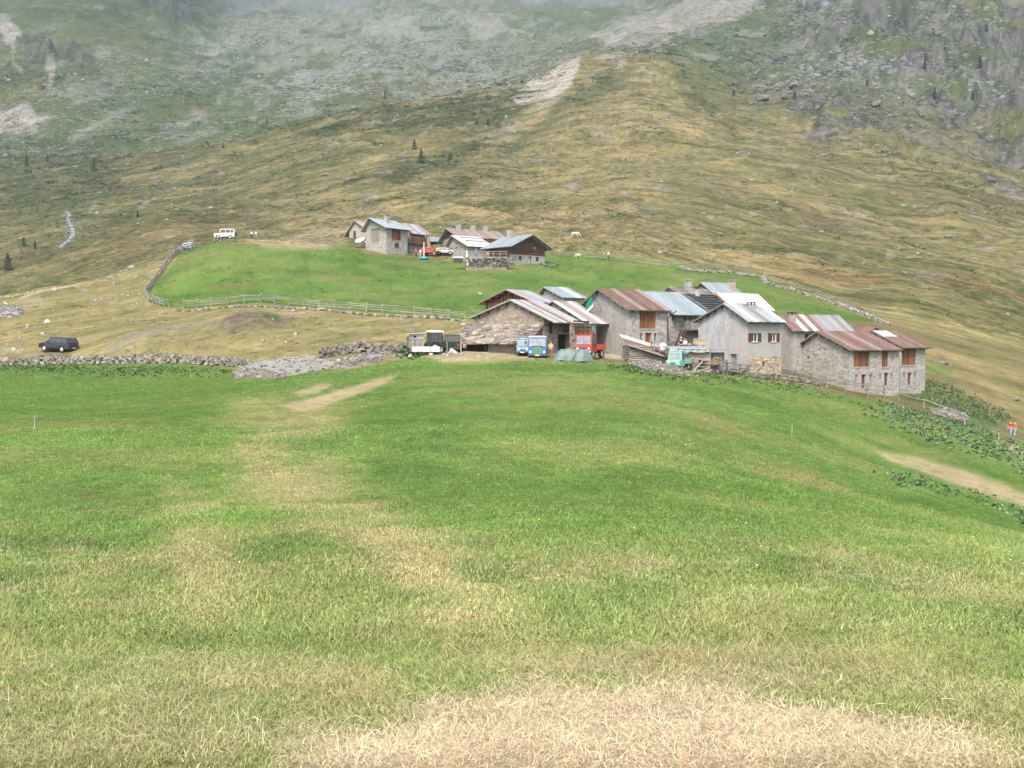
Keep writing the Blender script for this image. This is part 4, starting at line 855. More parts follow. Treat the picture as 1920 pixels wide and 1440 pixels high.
mb = MB(); mb.box(-depth + 1.6, -depth + 1.7, h11.W * .62, yB - .2, -2.0, zb_ + .5); mb.build('dark_void_sheet', mat('red_brown_void', (.10, .04, .035), .8), lt)  # dark red-brown sheet painted for the shaded void under the slab eave
for yy in (h11.W * .63, h11.W * .9, yB - .25):
    mb = MB(); mb.box(-depth + .3, -depth + .55, yy, yy + .22, -2.0, zb_ - .1); mb.build('post', M['darkwood'], lt)
svar = []
for q in range(8):
    s_ = MB(); ww, hh = R.uniform(.62, 1.0), R.uniform(.75, 1.1); n = 7
    pg = [((.5 + R.uniform(-.06, .08)) * ww * (1 if k in (0, 1, 5, 6) else -1) * (1 if k not in (0,) else .9), 0) for k in range(0)]
    pg = [(-ww*.5, -hh*.42), (-ww*.15, -hh*.5), (ww*.35, -hh*.47), (ww*.52, -hh*.2), (ww*.48, hh*.5), (-ww*.46, hh*.48), (-ww*.54, 0)]
    pg = [(a + R.uniform(-.05, .05), b + R.uniform(-.05, .05)) for a, b in pg]
    s_.prism(pg, lambda x, y: (x, y, -.05), lambda x, y: (x * .97, y * .97, .055)); svar.append(s_.mesh('stone_slab', M['slab']))
rows_, ang = 10, math.atan((zt_ - zb_) / depth)
sw_ = (yB - yA + .6) / 17
for i in range(rows_):
    for j in range(17):
        t = 1 - (i + .5) / rows_; x = -t * (depth + .35) - .02; z = zt_ - t * (zt_ - zb_) * (depth + .35) / depth + .10 + R.uniform(0, .10)
        y = yA - .25 + (j + .5 + .4 * (i % 2) + R.uniform(-.2, .2)) * sw_
        o = link('stone_slab', svar[R.randrange(8)], lt); o.location = (x, y, z); o.rotation_euler = (R.uniform(-.06, .06), -ang + .10, 0)
        o.rotation_euler = Matrix.Rotation(-ang + .1 + R.uniform(-.03, .03), 3, 'Y').to_4x4().to_euler(); o.delta_rotation_euler = (0, 0, 0)
        m3 = Matrix.Rotation(-ang + .14 + R.uniform(-.08, .08), 4, 'Y') @ Matrix.Rotation(-math.pi / 2 + R.uniform(-.15, .15), 4, 'Z'); s_ = R.uniform(.85, 1.1)
        o.rotation_euler = m3.to_euler(); o.scale = (s_, s_, 1)
# timber porch on the right side of the rough barn
pr = thing('timber_porch', 'open timber porch with leaning posts between rough barn and red truck', 'porch', hw(h11, h11.L, 0, 0), h11.th)
he_ = h11.he
for (x0_, y0_, z0_, x1_, y1_, z1_, w_) in ((-2.0, -2.2, -.6, -1.9, -1.6, he_ - .9, .2), (-2.4, -2.3, -.5, -1.7, -1.7, he_ * .55, .14), (1.6, -1.6, -.6, 1.7, -1.5, he_ - .8, .18), (2.9, -1.5, -.4, 2.9, -1.5, he_ - .8, .16), (-.4, -1.6, -.6, .4, -1.5, he_ * .5, .12)):
    mb = MB(); mb.beam((x0_, y0_, z0_), (x1_, y1_, z1_), w_); mb.build('post', M['greywood'], pr)
for k, (y_, z_) in enumerate(((-1.6, he_ - .85), (-1.55, he_ * .52))):
    mb = MB(); mb.beam((-2.1, y_, z_), (3.0, y_, z_), .16); mb.build('beam', M['darkwood'] if k else M['greywood'], pr)
mb = MB(); mb.box(-1.9, 3.0, -1.5, -.1, he_ * .52 + .1, he_ * .52 + .18); mb.build('floor', M['greywood'], pr)
for k in range(11):
    mb = MB(); x = -1.75 + k * .3; mb.box(x, x + .27, -1.6, -1.56, he_ * .52 + .12, he_ * .52 + 1.55); mb.build('plank', M['plank'] if k % 3 else M['darkwood'], pr)
mb = MB(); mb.beam((-1.7, -1.75, he_ * .50), (.9, -1.75, he_ * .50), .12); mb.beam((.9, -1.75, he_ * .50), (2.3, -1.8, -.4), .12); mb.build('brace', mat('pale_bare_timber', (.5, .46, .38), .8), pr)
mb = MB(); mb.box(2.0, 2.5, -1.66, -1.62, he_ * .62, he_ - .9); mb.build('hanging_sheet', mat('pale_green_sheet', (.22, .36, .31), .7), pr)
hb_ = thing('hay_bundle', 'greenish hay bundle hanging under the eave of the timber porch', 'hay', hw(h11, h11.L + .2, -1.3, he_ - 1.3), h11.th)
mb = MB(); HAYM = mat('green_hay', (.17, .17, .07), .95, var=.5, scale=6)
for _ in range(700):
    a, b, c_ = R.gauss(0, .8), R.gauss(0, .25), R.gauss(0, .22); v = Vector((R.gauss(0, .2), R.gauss(0, .2), R.gauss(-.1, .15))); mb.add([(a, b, c_), (a + .04, b, c_ + .02), (a + v.x, b + v.y, c_ + v.z)], [(0, 1, 2)])
mb.build('hay', HAYM, hb_)
# ---- front sheds
def shed_log():
    A = P(1181, 668, 111); root = thing('log_shed', 'low log shed with lopsided rusty roof beside the green truck', 'shed', A, math.radians(12))
    for k in range(9):
        mb = MB(); z = -.55 + k * .19; mb.cyl((0, 0, z), (3.0 - (0 if k < 5 else .35 * (k - 4)), 0, z), .10, n=7); mb.cyl((0, 0, z + .08), (0, 2.4, z + .08), .09, n=7); mb.build('log', M['greywood'], root)
    mb = MB(); mb.box(2.9, 4.3, -.05, .3, -1.2, .1); mb.build('rubble_base', M['stone_brown'], root)
    mb = MB(); mb.box(.1, 3.2, .15, 2.3, -.8, .6); mb.build('painted_dark_inside', M['void'], root)  # near-black block painted for the unlit inside of the shed
    w = .95
    for k in range(3):
        mb = MB(); y0 = -.35 + k * 1.0; q = 5; pts = [(y0, 0)]
        for j in range(q): c = y0 + (j + .5) / q * .99; pts += [(c - .05, 0), (c, .04), (c + .05, 0)]
        pts += [(y0 + .985, 0), (y0 + .985, -.03), (y0, -.03)]
        mb.prism(pts, lambda y, z: (-.35, y, 1.25 + z + y * .42), lambda y, z: (4.2, y - .4, -.12 + z + y * .42)); mb.build('roof_sheet', M['tinwhite' if k == 2 else 'rust'], root)
    mb = MB(); mb.beam((-.4, -.4, 1.2), (4.2, -.75, -.2), .1, .12); mb.build('rafter', M['greywood'], root)
shed_log()
def shed_tarp():
    A = P(1323, 694, 109); root = thing('tarp_roof_shed', 'low stone shed with flat roof covered by pale tarpaulin in front of the grey house', 'shed', A, math.radians(8))
    mb = MB(); hs = [(.25, .35, .6, 1.0, 'v'), (1.05, .1, 1.6, 1.1, 'v')]
    hs = [(a - 2.6 + 1.0, b, c - 2.6 + 1.0, d, k) for a, b, c, d, k in hs]
    hs = [(-1.55, .35, -1.2, .95, 'v'), (-.75, .15, -.1, 1.1, 'v')]
    wall_grid(mb, -3.0, .55, -1.2, 2.05, hs, lambda a, b, c, d: mb.box(a, b, 0, .35, c, d)); mb.box(-3.0, -2.65, .35, 3.4, -1.2, 2.0); mb.box(.2, .55, .35, 3.4, -1.2, 2.0); mb.box(-2.65, .2, 3.05, 3.4, -1.2, 2.0); mb.build('wall', M['stone_warm'], root)
    for a, b, c, d, k in hs: fill(root, lambda u, o, z: (u, -o, z), a, b, c, d, 'void')
    mb = MB(); mb.box(.56, 2.2, .6, .7, -1.0, 1.8); mb.build('side_board', mat('blue_grey_board', (.14, .16, .18), .7), root)
    for k in range(9):
        mb = MB(); x = -3.1 + k * .62; mb.box(x, x + .58, -.35, 3.6, 2.12 - k * .01, 2.18 - k * .01); mb.build('roof_board', M['greywood'], root)
    T_ = MB(); n = 22; mm = 6; vs = []
    for i in range(n + 1):
        for j in range(mm + 1):
            x = -3.9 + 4.3 * i / n; t = j / mm; y = -.5 + 2.6 * t; z = 2.3 + .05 * math.sin(i * 1.3 + j) + (.12 if j > 2 else 0)
            if j == 0: z -= .5 + .07 * math.sin(i * .9)
            if j == 1: z -= .10; y -= .12
            vs.append((x + .05 * math.sin(j * 2 + i), y + .06 * math.sin(i * 1.7), z))
    T_.add(vs, [(i * (mm + 1) + j, (i + 1) * (mm + 1) + j, (i + 1) * (mm + 1) + j + 1, i * (mm + 1) + j + 1) for i in range(n) for j in range(mm)]); o = T_.build('tarpaulin', M['tarpwhite'], root, True)
    so = o.modifiers.new('thickness', 'SOLIDIFY'); so.thickness = .02
    return root
ts = shed_tarp()
# things lying on the tarp roof
def pile(name, label, cat, loc, m, n, r, spread, sq=(1, 1, .6), pn='stone', group=None):
    root = thing(name, label, cat, loc, 0, group)
    for k in range(n):
        mb = MB(); mb.rock((R.gauss(0, spread), R.gauss(0, spread * .5), abs(R.gauss(0, spread * .22))), r * R.uniform(.6, 1.3), sq); mb.build(pn, M[m], root)
    return root
SB = P(1300, 646, 110); pile('white_sacks', 'heap of white sacks lying on the tarpaulin shed roof', 'sacks', SB, 'tinwhite', 4, .17, .5, (1.2, 1, .6), 'sack')
ob = MB(); ob.box(-.65, .65, -.3, .3, -.3, .25); ob.box(-.7, .7, -.34, .34, .253, .30)
o = ob.build('cardboard_box', mat('cardboard', (.42, .33, .22), .8)); o.location = P(1313, 641, 110.5); o.rotation_euler = (.1, .12, .3); tag(o, 'pale brown box standing on the tarpaulin shed roof', 'box')
def woodpile(px, py, d, label, n, w, hgt):
    root = thing('firewood_stack', label, 'firewood', P(px, py, d), math.radians(15)); mm = mat('cut_firewood', (.24, .175, .12), .85, rnd=.45)
    lg = [None] * 3
    for q in range(3): b = MB(); b.cyl((0, 0, 0), (0, .5, 0), .08 + .015 * q, n=7); lg[q] = b.mesh('log', mm)
    for k in range(n):
        o = link('log', lg[k % 3], root); o.location = (R.uniform(-w, w), R.uniform(-.1, .1), R.uniform(-.2, hgt)); o.rotation_euler = (0, 0, R.uniform(-.2, .2))
woodpile(1346, 681, 108.5, 'small stack of split firewood beside the tarpaulin shed', 40, .5, .55)
# table in front of barn door, white drum
tb = thing('rustic_table', 'wooden bench table standing below the hay door of the tall barn', 'table', P(1237, 655, 113), math.radians(30))
mb = MB(); mb.box(-1.1, 1.1, -.35, .35, .72, .80); mb.build('table_top', M['greywood'], tb)
for sx in (-.9, .9):
    for sy in (-.25, .25):
        mb = MB(); mb.box(sx - .05, sx + .05, sy - .05, sy + .05, -.6, .718); mb.build('leg', M['greywood'], tb)
mb = MB(); mb.rock((0, 0, .3), .42, (1, 1, .9), sub=1, seed=3); mb.cyl((0, 0, -.2), (0, 0, .25), .33, .38, 12); o = mb.build('white_sack', M['white'], None, True); o.location = P(1243.5, 655, 111.5); tag(o, 'round white sack below the bench table', 'sack')

# ------------------------------------------------------------------ upper hamlet
GU = 'houses of the upper hamlet'
u2 = house('stone_house', 'tall pale stone house with brown shutters, left of the upper hamlet', 724, 478, 215, 50, 764, 686, 425.5, 410.5, apex_px=697,
  holes=[(735,428,752,450,'barn'),(740,455.5,749,465,'win:darkwood')], gholes=[(696,429,712,453,'barn:greywood')], walls='stone', sheets=('zinc',), ov=(.8,.6,.9,.6), relief=6, cat='house', base=4, frames=False)
chimney(u2, u2.L * .45, u2.yr - 1.6, .8, .7, 1.5, 'box', 'stone')
u2b = house('balcony_house', 'stone annex with brown wooden balcony and pale roof, right of the tall upper house', 768, 481, 222, 48, 797, 745, 433, 419.5, W=6.5, apex_px=752,
  holes=[(770,434,776,440,'void'),(783,434,788,440,'void')], sheets=('zinc','rustpale','zinc'), ov=(1.2,.5,.3,.9), cat='house', base=4, relief=4, frames=False)
bz = zof(u2b.N, 0, 0, 0, 457)
bo = part(u2b, 'balcony', 'darkwood', lambda mb: mb.box(-.6, u2b.L - .4, -1.1, -.003, bz - .15, bz))
for j in range(18):
    mb = MB(); x = -.6 + (u2b.L + .2) * j / 18; mb.box(x, x + .2, -1.1, -1.05, bz + .01, bz + 1.5); mb.build('plank', M['plank'] if j % 3 else M['darkwood'], bo)
part(u2b, 'corner_pillar', 'stone_warm', lambda mb: mb.box(u2b.L - .35, u2b.L + .4, -1.2, -.7, -1.5, u2b.he - .3))
u1 = house('small_stone_house', 'small stone house with dark door and lean-to, leftmost in the upper hamlet', 689, 458, 232, 62, 700, 655, 431, 415, apex_px=667, gholes=[(662.5,433,667.5,449,'door:darkwood')], walls='stone', sheets=('rustpale',), ov=(.5,.5,.6,.3), L=6, relief=4, cat='house', base=3, frames=False)
part(u1, 'lean_to_roof', 'rustpale', lambda mb: mb.prism([(u1.W + .1, u1.he - .3), (u1.W + 3.2, u1.he - 3.0), (u1.W + 3.2, u1.he - 2.9), (u1.W + .1, u1.he - .2)], lambda y, z: (-.4, y, z), lambda y, z: (5, y, z)))
part(u1, 'lean_to_wall', 'stone', lambda mb: mb.box(.2, 4.5, u1.W + .003, u1.W + 2.7, -2, u1.he - 2.7))
pile('white_sacks', 'row of big white bales against the small upper house', 'bales', P(676, 457, 221) + Vector((0, 0, .2)), 'white', 6, .55, 1.9, (1.2, .8, .8), 'bale')
u3b = house('long_stone_house', 'long stone house with faded pink roof and three chimneys behind the white roof', 861, 484, 225, 30, 950, 830, 444, 429.5, apex_px=841, walls='stone_brown', gholes=[(836.6,465,843.4,479,'door:darkwood')], sheets=('rustpale',), back_sheets=('zinc',), wood_gable=True, ov=(.6,.5,.8,.4), cat='house', base=4, frames=False)
for fx, st_ in ((.17, 'box'), (.48, 'box'), (.75, 'box')): chimney(u3b, u3b.L * fx, u3b.yr - .8, .9, .8, 1.4, st_, 'stone')
u3 = house('grey_house', 'grey house with snow white roof and two small windows in the upper hamlet', 879, 490, 213, 35, 926, 838, 461, 443, apex_px=851, walls='plaster', gholes=[(848,458,855,465,'win:white:darkwood'),(861,456.5,867.5,463,'win:darkwood')], sheets=('tinwhite',), ov=(.6,.5,.7,.2), cat='house', base=4, frames=False)
for r_ in range(2):
    for k in range(14):
        mb = MB(); y = u3.yr * (.45 + .33 * r_) ; z = u3.he + (u3.hr - u3.he) / u3.yr * y + .24; x = .7 + k * (u3.L - 1) / 14; mb.box(x, x + .3, y - .1, y + .05, z, z + .12); mb.build('snow_guard', M['greywood'], u3.root)
u3c = house('timber_shed', 'small shed of warm brown boards left of the grey upper house', 832, 478, 234, 40, 840, 812, 453, 446, walls='plank', sheets=('zinc',), L=4, W=5, side='R', ov=(.9,.4,.5,.3), cat='shed', base=3, frames=False)
u4 = house('timber_barn', 'dark timber barn on stone footing at the right end of the upper hamlet', 957, 494, 205, -48, 1020, 911, 459, 441.5, side='R', apex_px=990, walls='brownlog',
  gholes=[(1000,463,1007,470.5,'board:tinwhite'),(972,480,977.5,488,'win:darkwood'),(989,481,996,499,'door:tinwhite'),(1004,482,1009.5,490,'win:darkwood')], sheets=('zinc',), ov=(1.2,1.2,.5,1.6), cat='barn', base=5, frames=False)
zs_ = zof(u4.N, 0, 0, 0, 476)
def f_(mb):
    hs = [q for q in u4.gh if q[1] < zs_]
    wall_grid(mb, -.1, u4.W + .1, -4, zs_, hs, lambda a, b, c, d_: mb.box(u4.L + .003, u4.L + .12, a, b, c, d_))
part(u4, 'stone_footing', 'stone', f_)
part(u4, 'stone_footing', 'stone', lambda mb: mb.box(-.1, u4.L, -.12, -.003, -4, zs_ - .8))
for k in range(9):
    mb = MB(); z = zs_ + .05 + k * .3
    if z < u4.he - .2: mb.cyl((u4.L + .1, -.35, z), (u4.L + .1, u4.W + .3, z), .1, n=6); mb.build('log', M['brownlog'], u4.root)
def f_(mb):
    mb.box(u4.L * .35, u4.L * .35 + .9, u4.yr - 1.3, u4.yr - .5, u4.hr - 1, u4.hr + 1.3)
part(u4, 'chimney', 'stone', f_)
pw = pile('stone_heap', 'heap of grey stones at the foot of the timber barn', 'stone heap', at(1022, 499, 190), 'rock', 14, .35, 1.1, (1, 1, .6))
# terrace in front of the upper houses
tr = thing('terrace', 'rubble terrace with white railing in front of the upper houses', 'terrace', P(905, 492, 200), 0)
W0 = P(874, 490, 200).x - P(905, 490, 200).x; W1 = P(950, 490, 200).x - P(905, 490, 200).x
mb = MB(); mb.box(W0, W1, 0, 6, -2.5, 1.05); mb.build('terrace_wall', M['stone_brown'], tr)
mb = MB()
for _ in range(160): mb.rock((R.uniform(W0, W1 + 1.5), R.uniform(-.5, 0), R.uniform(-.6, .9)), R.uniform(.12, .3), tint=(R.uniform(.7, 1.3),) * 3)
mb.build('rubble_stones', M['rock'], tr)['kind'] = 'stuff'
for k in range(7):
    mb = MB(); x = W0 + (W1 - W0) * k / 6; mb.box(x - .06, x + .06, .1, .22, 1.0, 2.05); mb.build('post', M['greywood'], tr)
for z in (1.55, 2.0):
    mb = MB(); mb.box(W0, W1, .08, .24, z, z + .1); mb.build('rail', M['rustpale'], tr)
part_ = MB(); part_.beam((W0 + .3, -.3, -.6), (W0 + .1, 0, 2.2), .22); part_.build('white_board', M['white'], tr)
wt_ = thing('water_trough', 'white trough on dark base below the grey upper house', 'trough', P(859, 489, 200), 0)
mb = MB(); mb.box(-.9, .9, -.35, .35, -.3, .5); mb.build('base', M['darkmetal'], wt_)
mb = MB(); mb.box(-.95, .95, -.4, -.33, .503, .75); mb.box(-.95, .95, .33, .4, .503, .75); mb.box(-.95, -.88, -.33, .33, .503, .75); mb.box(.88, .95, -.33, .33, .503, .75); mb.box(-.88, .88, -.33, .33, .503, .6); mb.build('basin', M['white'], wt_)
# turquoise boat-shaped tub
tub = thing('plastic_tub', 'shallow round turquoise tub on the grass below the balcony house', 'tub', at(795, 487, 190) + Vector((0, 0, .05)), 0)
mb = MB(); prof = [(0, 0), (.75, 0), (.95, .38), (1.02, .4), (1.0, .32), (.8, .05)]; n = 18; vs = []
pr_ = [(.02, .0), (.72, .0), (.98, .40), (.90, .42), (.68, .10), (.02, .08)]
for r_, z in pr_:
    for k in range(n): vs.append((r_ * math.cos(2*math.pi*k/n) * 1.15, r_ * math.sin(2*math.pi*k/n), z))
mb.add(vs, [(i*n + k, i*n + (k+1) % n, (i+1)*n + (k+1) % n, (i+1)*n + k) for i in range(len(pr_) - 1) for k in range(n)]); mb.build('tub_shell', M['cyan'], tub, True)
ps = thing('parasol_post', 'tall white post standing by the balcony house', 'post', at(795, 484, 190), 0)
mb = MB(); mb.cyl((0, 0, -.3), (0, 0, 3.2), .11, n=8); mb.build('pole', M['white'], ps); mb = MB(); mb.box(-.25, .25, -.25, .25, -.2, .15); mb.build('foot', M['cut_stone'], ps)

# ------------------------------------------------------------------ vehicles (forward = +x)
def hull(mb, pts, wf, tint=(1, 1, 1)):
    """closed body from a side outline; half width depends on height"""
    n = len(pts); vs = [(x, -wf(x, z), z) for x, z in pts] + [(x, wf(x, z), z) for x, z in pts]
    mb.add(vs, [tuple(range(n)), tuple(range(n, 2*n))[::-1]] + [(k, n + k, n + (k+1) % n, (k+1) % n) for k in range(n)], tint)
def wheel(root, x, y, r, w, rimm='rim'):
    s = 1 if y > 0 else -1
    mb = MB(); n = 16; pr = [(r * .62, -w/2), (r * .95, -w/2), (r, -w*.3), (r, w*.3), (r * .95, w/2), (r * .62, w/2)]; vs = []
    for a, b in pr:
        for k in range(n): vs.append((x + a * math.cos(2*math.pi*k/n), y + b, r + a * math.sin(2*math.pi*k/n)))
    mb.add(vs, [(i*n + k, i*n + (k+1) % n, ((i+1) % 6)*n + (k+1) % n, ((i+1) % 6)*n + k) for i in range(6) for k in range(n)]); t = mb.build('wheel', M['rubber'], root, False)
    mb = MB(); mb.cyl((x, y - w*.38, r), (x, y + w*.38, r), r * .6, n=14); mb.cyl((x, y + s*w*.381, r), (x, y + s*w*.5, r), r * .2, n=8); mb.build('rim', M[rimm], t)
def lamp(root, x, y, z, r, m='chrome', name='headlight', dx=.04):
    mb = MB(); mb.cyl((x, y, z), (x + dx, y, z), r, r * .9, 10); mb.build(name, M[m], root)
def panel(root, name, m, pts): # quad slightly proud
    mb = MB(); n = len(pts); a, b, c = Vector(pts[0]), Vector(pts[1]), Vector(pts[2]); nn = (b - a).cross(c - a).normalized() * .012
    mb.add([Vector(p) - nn for p in pts] + [Vector(p) + nn for p in pts], [tuple(range(n))[::-1], tuple(range(n, 2*n))] + [(k, (k+1) % n, n + (k+1) % n, n + k) for k in range(n)]); return mb.build(name, M[m], root)
def arch(cx, r, z0, n=6):    # outline points of a wheel arch, running backwards along x
    return [(cx + r * math.cos(math.pi * k / n), z0 + r * .95 * math.sin(math.pi * k / n)) for k in range(n + 1)]
def wagon(name, label, cat, loc, rz, paint, L=4.5, W=1.8, Hh=1.75, hood=1.05, wr=.36, tilt=0, spare=False, boxy=False, roofm=None, bed=False):
    root = thing(name, label, cat, loc, rz); root.rotation_euler = (0, tilt, rz)
    xf, xr = L/2, -L/2; z0 = .38; w = W/2; fa, ra = L*.31, -L*.29
    low = [(xr + .05, z0), (xr, .62), (xr, hood - .05), (xr + .06, hood)] + [(xf - L*.27, hood)] + [(xf - .12, hood - (.04 if boxy else .14)), (xf, hood - (.12 if boxy else .3)), (xf, .55), (xf - .05, z0)]
    low += arch(fa, wr * 1.15, z0) + arch(ra, wr * 1.15, z0)
    mb = MB(); hull(mb, low, lambda x, z: w if z < hood - .1 else w - .04); body = mb.build('body', M[paint], root)
    wx = xf - L*.27; k = .08 if boxy else .42; tw = w - (.08 if boxy else .2)
    cabp = [(xr + .02, hood + .002), (xr + (.04 if boxy else .22), Hh - .06), (xr + (.1 if boxy else .4), Hh), (wx - k - .12, Hh), (wx - k, Hh - .05), (wx, hood + .002)]
    hw_ = lambda x, z: w - .04 - (w - .04 - tw) * (z - hood) / (Hh - hood)
    mb = MB(); hull(mb, cabp, hw_); mb.build('cabin', M[roofm or paint], root)
    za, zb = hood + .07, Hh - .14
    xs = [xr + (.2 if boxy else .42), xr + L*.2, xr + L*.2 + .08, xr + L*.42, xr + L*.42 + .07, wx - k*.5 - .16]
    for s in (-1, 1):
        for i in range(0, 6, 2):
            a, b = xs[i], xs[i+1]; ha, hb_ = hw_(0, za) + .006, hw_(0, zb) + .006
            at_, bt = a + (0 if boxy or i else .05), b - (.0 if i < 4 else k * .45)
            panel(root, 'side_window', 'carglass', [(a, s*ha, za), (b, s*ha, za), (bt, s*hb_, zb), (at_, s*hb_, zb)])
        lamp(root, xf - .01, s*(w - .22), hood - .32, .1); panel(root, 'tail_light', 'redlamp', [(xr - .008, s*(w - .08), .72), (xr - .008, s*(w - .26), .72), (xr - .008, s*(w - .26), .98), (xr - .008, s*(w - .08), .98)])
        mb = MB(); mb.box(wx - .25, wx - .12, s*(w + .01) - (0 if s > 0 else .16), s*(w + .01) + (.16 if s > 0 else 0), hood + .02, hood + .16); mb.build('wing_mirror', M['black'], root)
        for xx in (fa, ra): wheel(root, xx, s*(w - .12), wr, .22)
    panel(root, 'windscreen', 'carglass', [(wx - .02 + .006, -w + .2, za), (wx - .02 + .006, w - .2, za), (wx - k + .02, tw - .1, zb), (wx - k + .02, -tw + .1, zb)])
    if not spare: panel(root, 'rear_window', 'carglass', [(xr + (.0 if boxy else .04), -tw, za + .02), (xr + (.0 if boxy else .04), tw, za + .02), (xr + (.02 if boxy else .19), tw - .05, zb), (xr + (.02 if boxy else .19), -tw + .05, zb)])
    else:
        mb = MB(); mb.cyl((xr - .2, 0, 1.05), (xr - .02, 0, 1.05), .36, n=14); mb.build('spare_wheel', M['darkgreen'], root)
    mb = MB(); mb.box(xf - .02, xf + .1, -w + .05, w - .05, .42, .62); mb.build('bumper', M['darkmetal'], root)
    mb = MB(); mb.box(xr - .1, xr + .02, -w + .05, w - .05, .42, .62); mb.build('bumper', M['darkmetal'], root)
    panel(root, 'grille', 'darkmetal', [(xf + .008, -w*.55, .66), (xf + .008, w*.55, .66), (xf + .008, w*.55, hood - .34), (xf + .008, -w*.55, hood - .34)])
    mb = MB(); mb.box(xr + .3, xf - .3, -w + .25, w - .25, .22, z0 - .003); mb.build('chassis', M['darkmetal'], root)
    panel(root, 'number_plate', 'white', [(xr - .108, -.25, .46), (xr - .108, .25, .46), (xr - .108, .25, .57), (xr - .108, -.25, .57)])
    return root
def P_(px, py, d): v = P(px, py, d); return v
wagon('off_road_car', 'dark green off-road car parked on the dry grass above the stone wall', 'car', at(110, 659, 124), math.radians(158), 'black', L=4.5, W=1.8, Hh=1.72, tilt=math.radians(-3))
wagon('off_road_car', 'boxy white off-road car with spare wheel, parked at the top of the upper field', 'car', at(423, 448.5, 200, 260), math.radians(177), 'white', L=4.2, W=1.85, Hh=2.0, hood=1.15, wr=.4, spare=True, boxy=True)
wagon('parked_car', 'pale blue car half hidden by the upper field fence', 'car', at(351, 468, 190), math.radians(160), 'lightblue', L=3.9, W=1.6, Hh=1.5, hood=.95, wr=.3, tilt=.08, roofm='white')
wagon('parked_car', 'red car parked below the balcony house in the upper hamlet', 'car', at(812, 482, 195, 240) + Vector((-.6, 1.0, .55)), math.radians(-22), 'red', L=3.9, W=1.6, Hh=1.42, hood=.95, wr=.29)
wagon('parked_car', 'silver car parked behind the red one in the upper hamlet', 'car', at(829, 483, 195, 240) + Vector((.6, 2.4, .75)), math.radians(-18), 'silver', L=4.0, W=1.6, Hh=1.42, hood=.92, wr=.29)
def tractor():
    root = thing('tractor', 'dark green tractor with white cab roof and pale wheel rims', 'tractor', P(818, 664, 112), math.radians(28))
    mb = MB(); hull(mb, [(-.5, .75), (-.5, 1.15), (.9, 1.3), (1.9, 1.25), (2.0, 1.1), (2.0, .7)], lambda x, z: .34 if x > .6 else .5); mb.build('bonnet', M['darkgreen'], root)
    mb = MB(); mb.box(-.9, .5, -.55, .55, .9, 1.28); mb.build('cab_base', M['darkgreen'], root)
    for x in (-.85, .0, .45):
        for y in (-.56, .56): mb = MB(); mb.beam((x, y, 1.28), (x * .92, y * .92, 2.25), .07); mb.build('cab_pillar', M['darkgreen'], root)
    for s in (-1, 1): panel(root, 'cab_window', 'carglass', [(-.8, s*.56, 1.32), (.42, s*.56, 1.32), (.38, s*.52, 2.22), (-.74, s*.52, 2.22)])
    panel(root, 'rear_window', 'carglass', [(-.87, -.5, 1.32), (-.87, .5, 1.32), (-.8, .46, 2.2), (-.8, -.46, 2.2)]); panel(root, 'windscreen', 'carglass', [(.47, -.5, 1.32), (.47, .5, 1.32), (.42, .46, 2.2), (.42, -.46, 2.2)])
    mb = MB(); vs = []
    for z, k in ((2.26, 1.0), (2.36, 1.04), (2.44, .96), (2.48, .7)):
        for x, y in ((-.92, -.6), (.6, -.6), (.6, .6), (-.92, .6)): vs.append((x * k, y * k, z))
    mb.add(vs, [(0, 3, 2, 1), (12, 13, 14, 15)] + [(i*4 + k, i*4 + (k+1) % 4, (i+1)*4 + (k+1) % 4, (i+1)*4 + k) for i in range(3) for k in range(4)]); mb.build('cab_roof', M['white'], root)
    for s in (-1, 1):
        wheel(root, -.5, s*.68, .62, .34); wheel(root, 1.45, s*.58, .42, .26); lamp(root, 2.0, s*.2, 1.0, .08)
        mb = MB(); mb.cyl((-.5, s*.68 - .18, .66), (-.5, s*.68 + .18, .66), .68, n=14)
        vs_ = []; 
        mb = MB(); pts = [(-.5 + .70 * math.cos(a), .62 + .70 * math.sin(a)) for a in [math.radians(20 + 16 * q) for q in range(9)]] ; pts2 = [(-.5 + .66 * math.cos(a), .62 + .66 * math.sin(a)) for a in [math.radians(20 + 16 * q) for q in range(9)]][::-1]
        mb.prism(pts + pts2, lambda x, z: (x, s*.68 - .19, z), lambda x, z: (x, s*.68 + .19, z)); mb.build('mudguard', M['darkgreen'], root)
    mb = MB(); mb.cyl((.9, .3, 1.3), (.9, .3, 2.0), .04); mb.build('exhaust', M['darkmetal'], root)
    mb = MB(); mb.cyl((-.8, -.5, 2.48), (-.8, -.5, 2.62), .06); mb.build('beacon', mat('yellow_beacon', (.6, .45, .03), .4), root)
tractor()
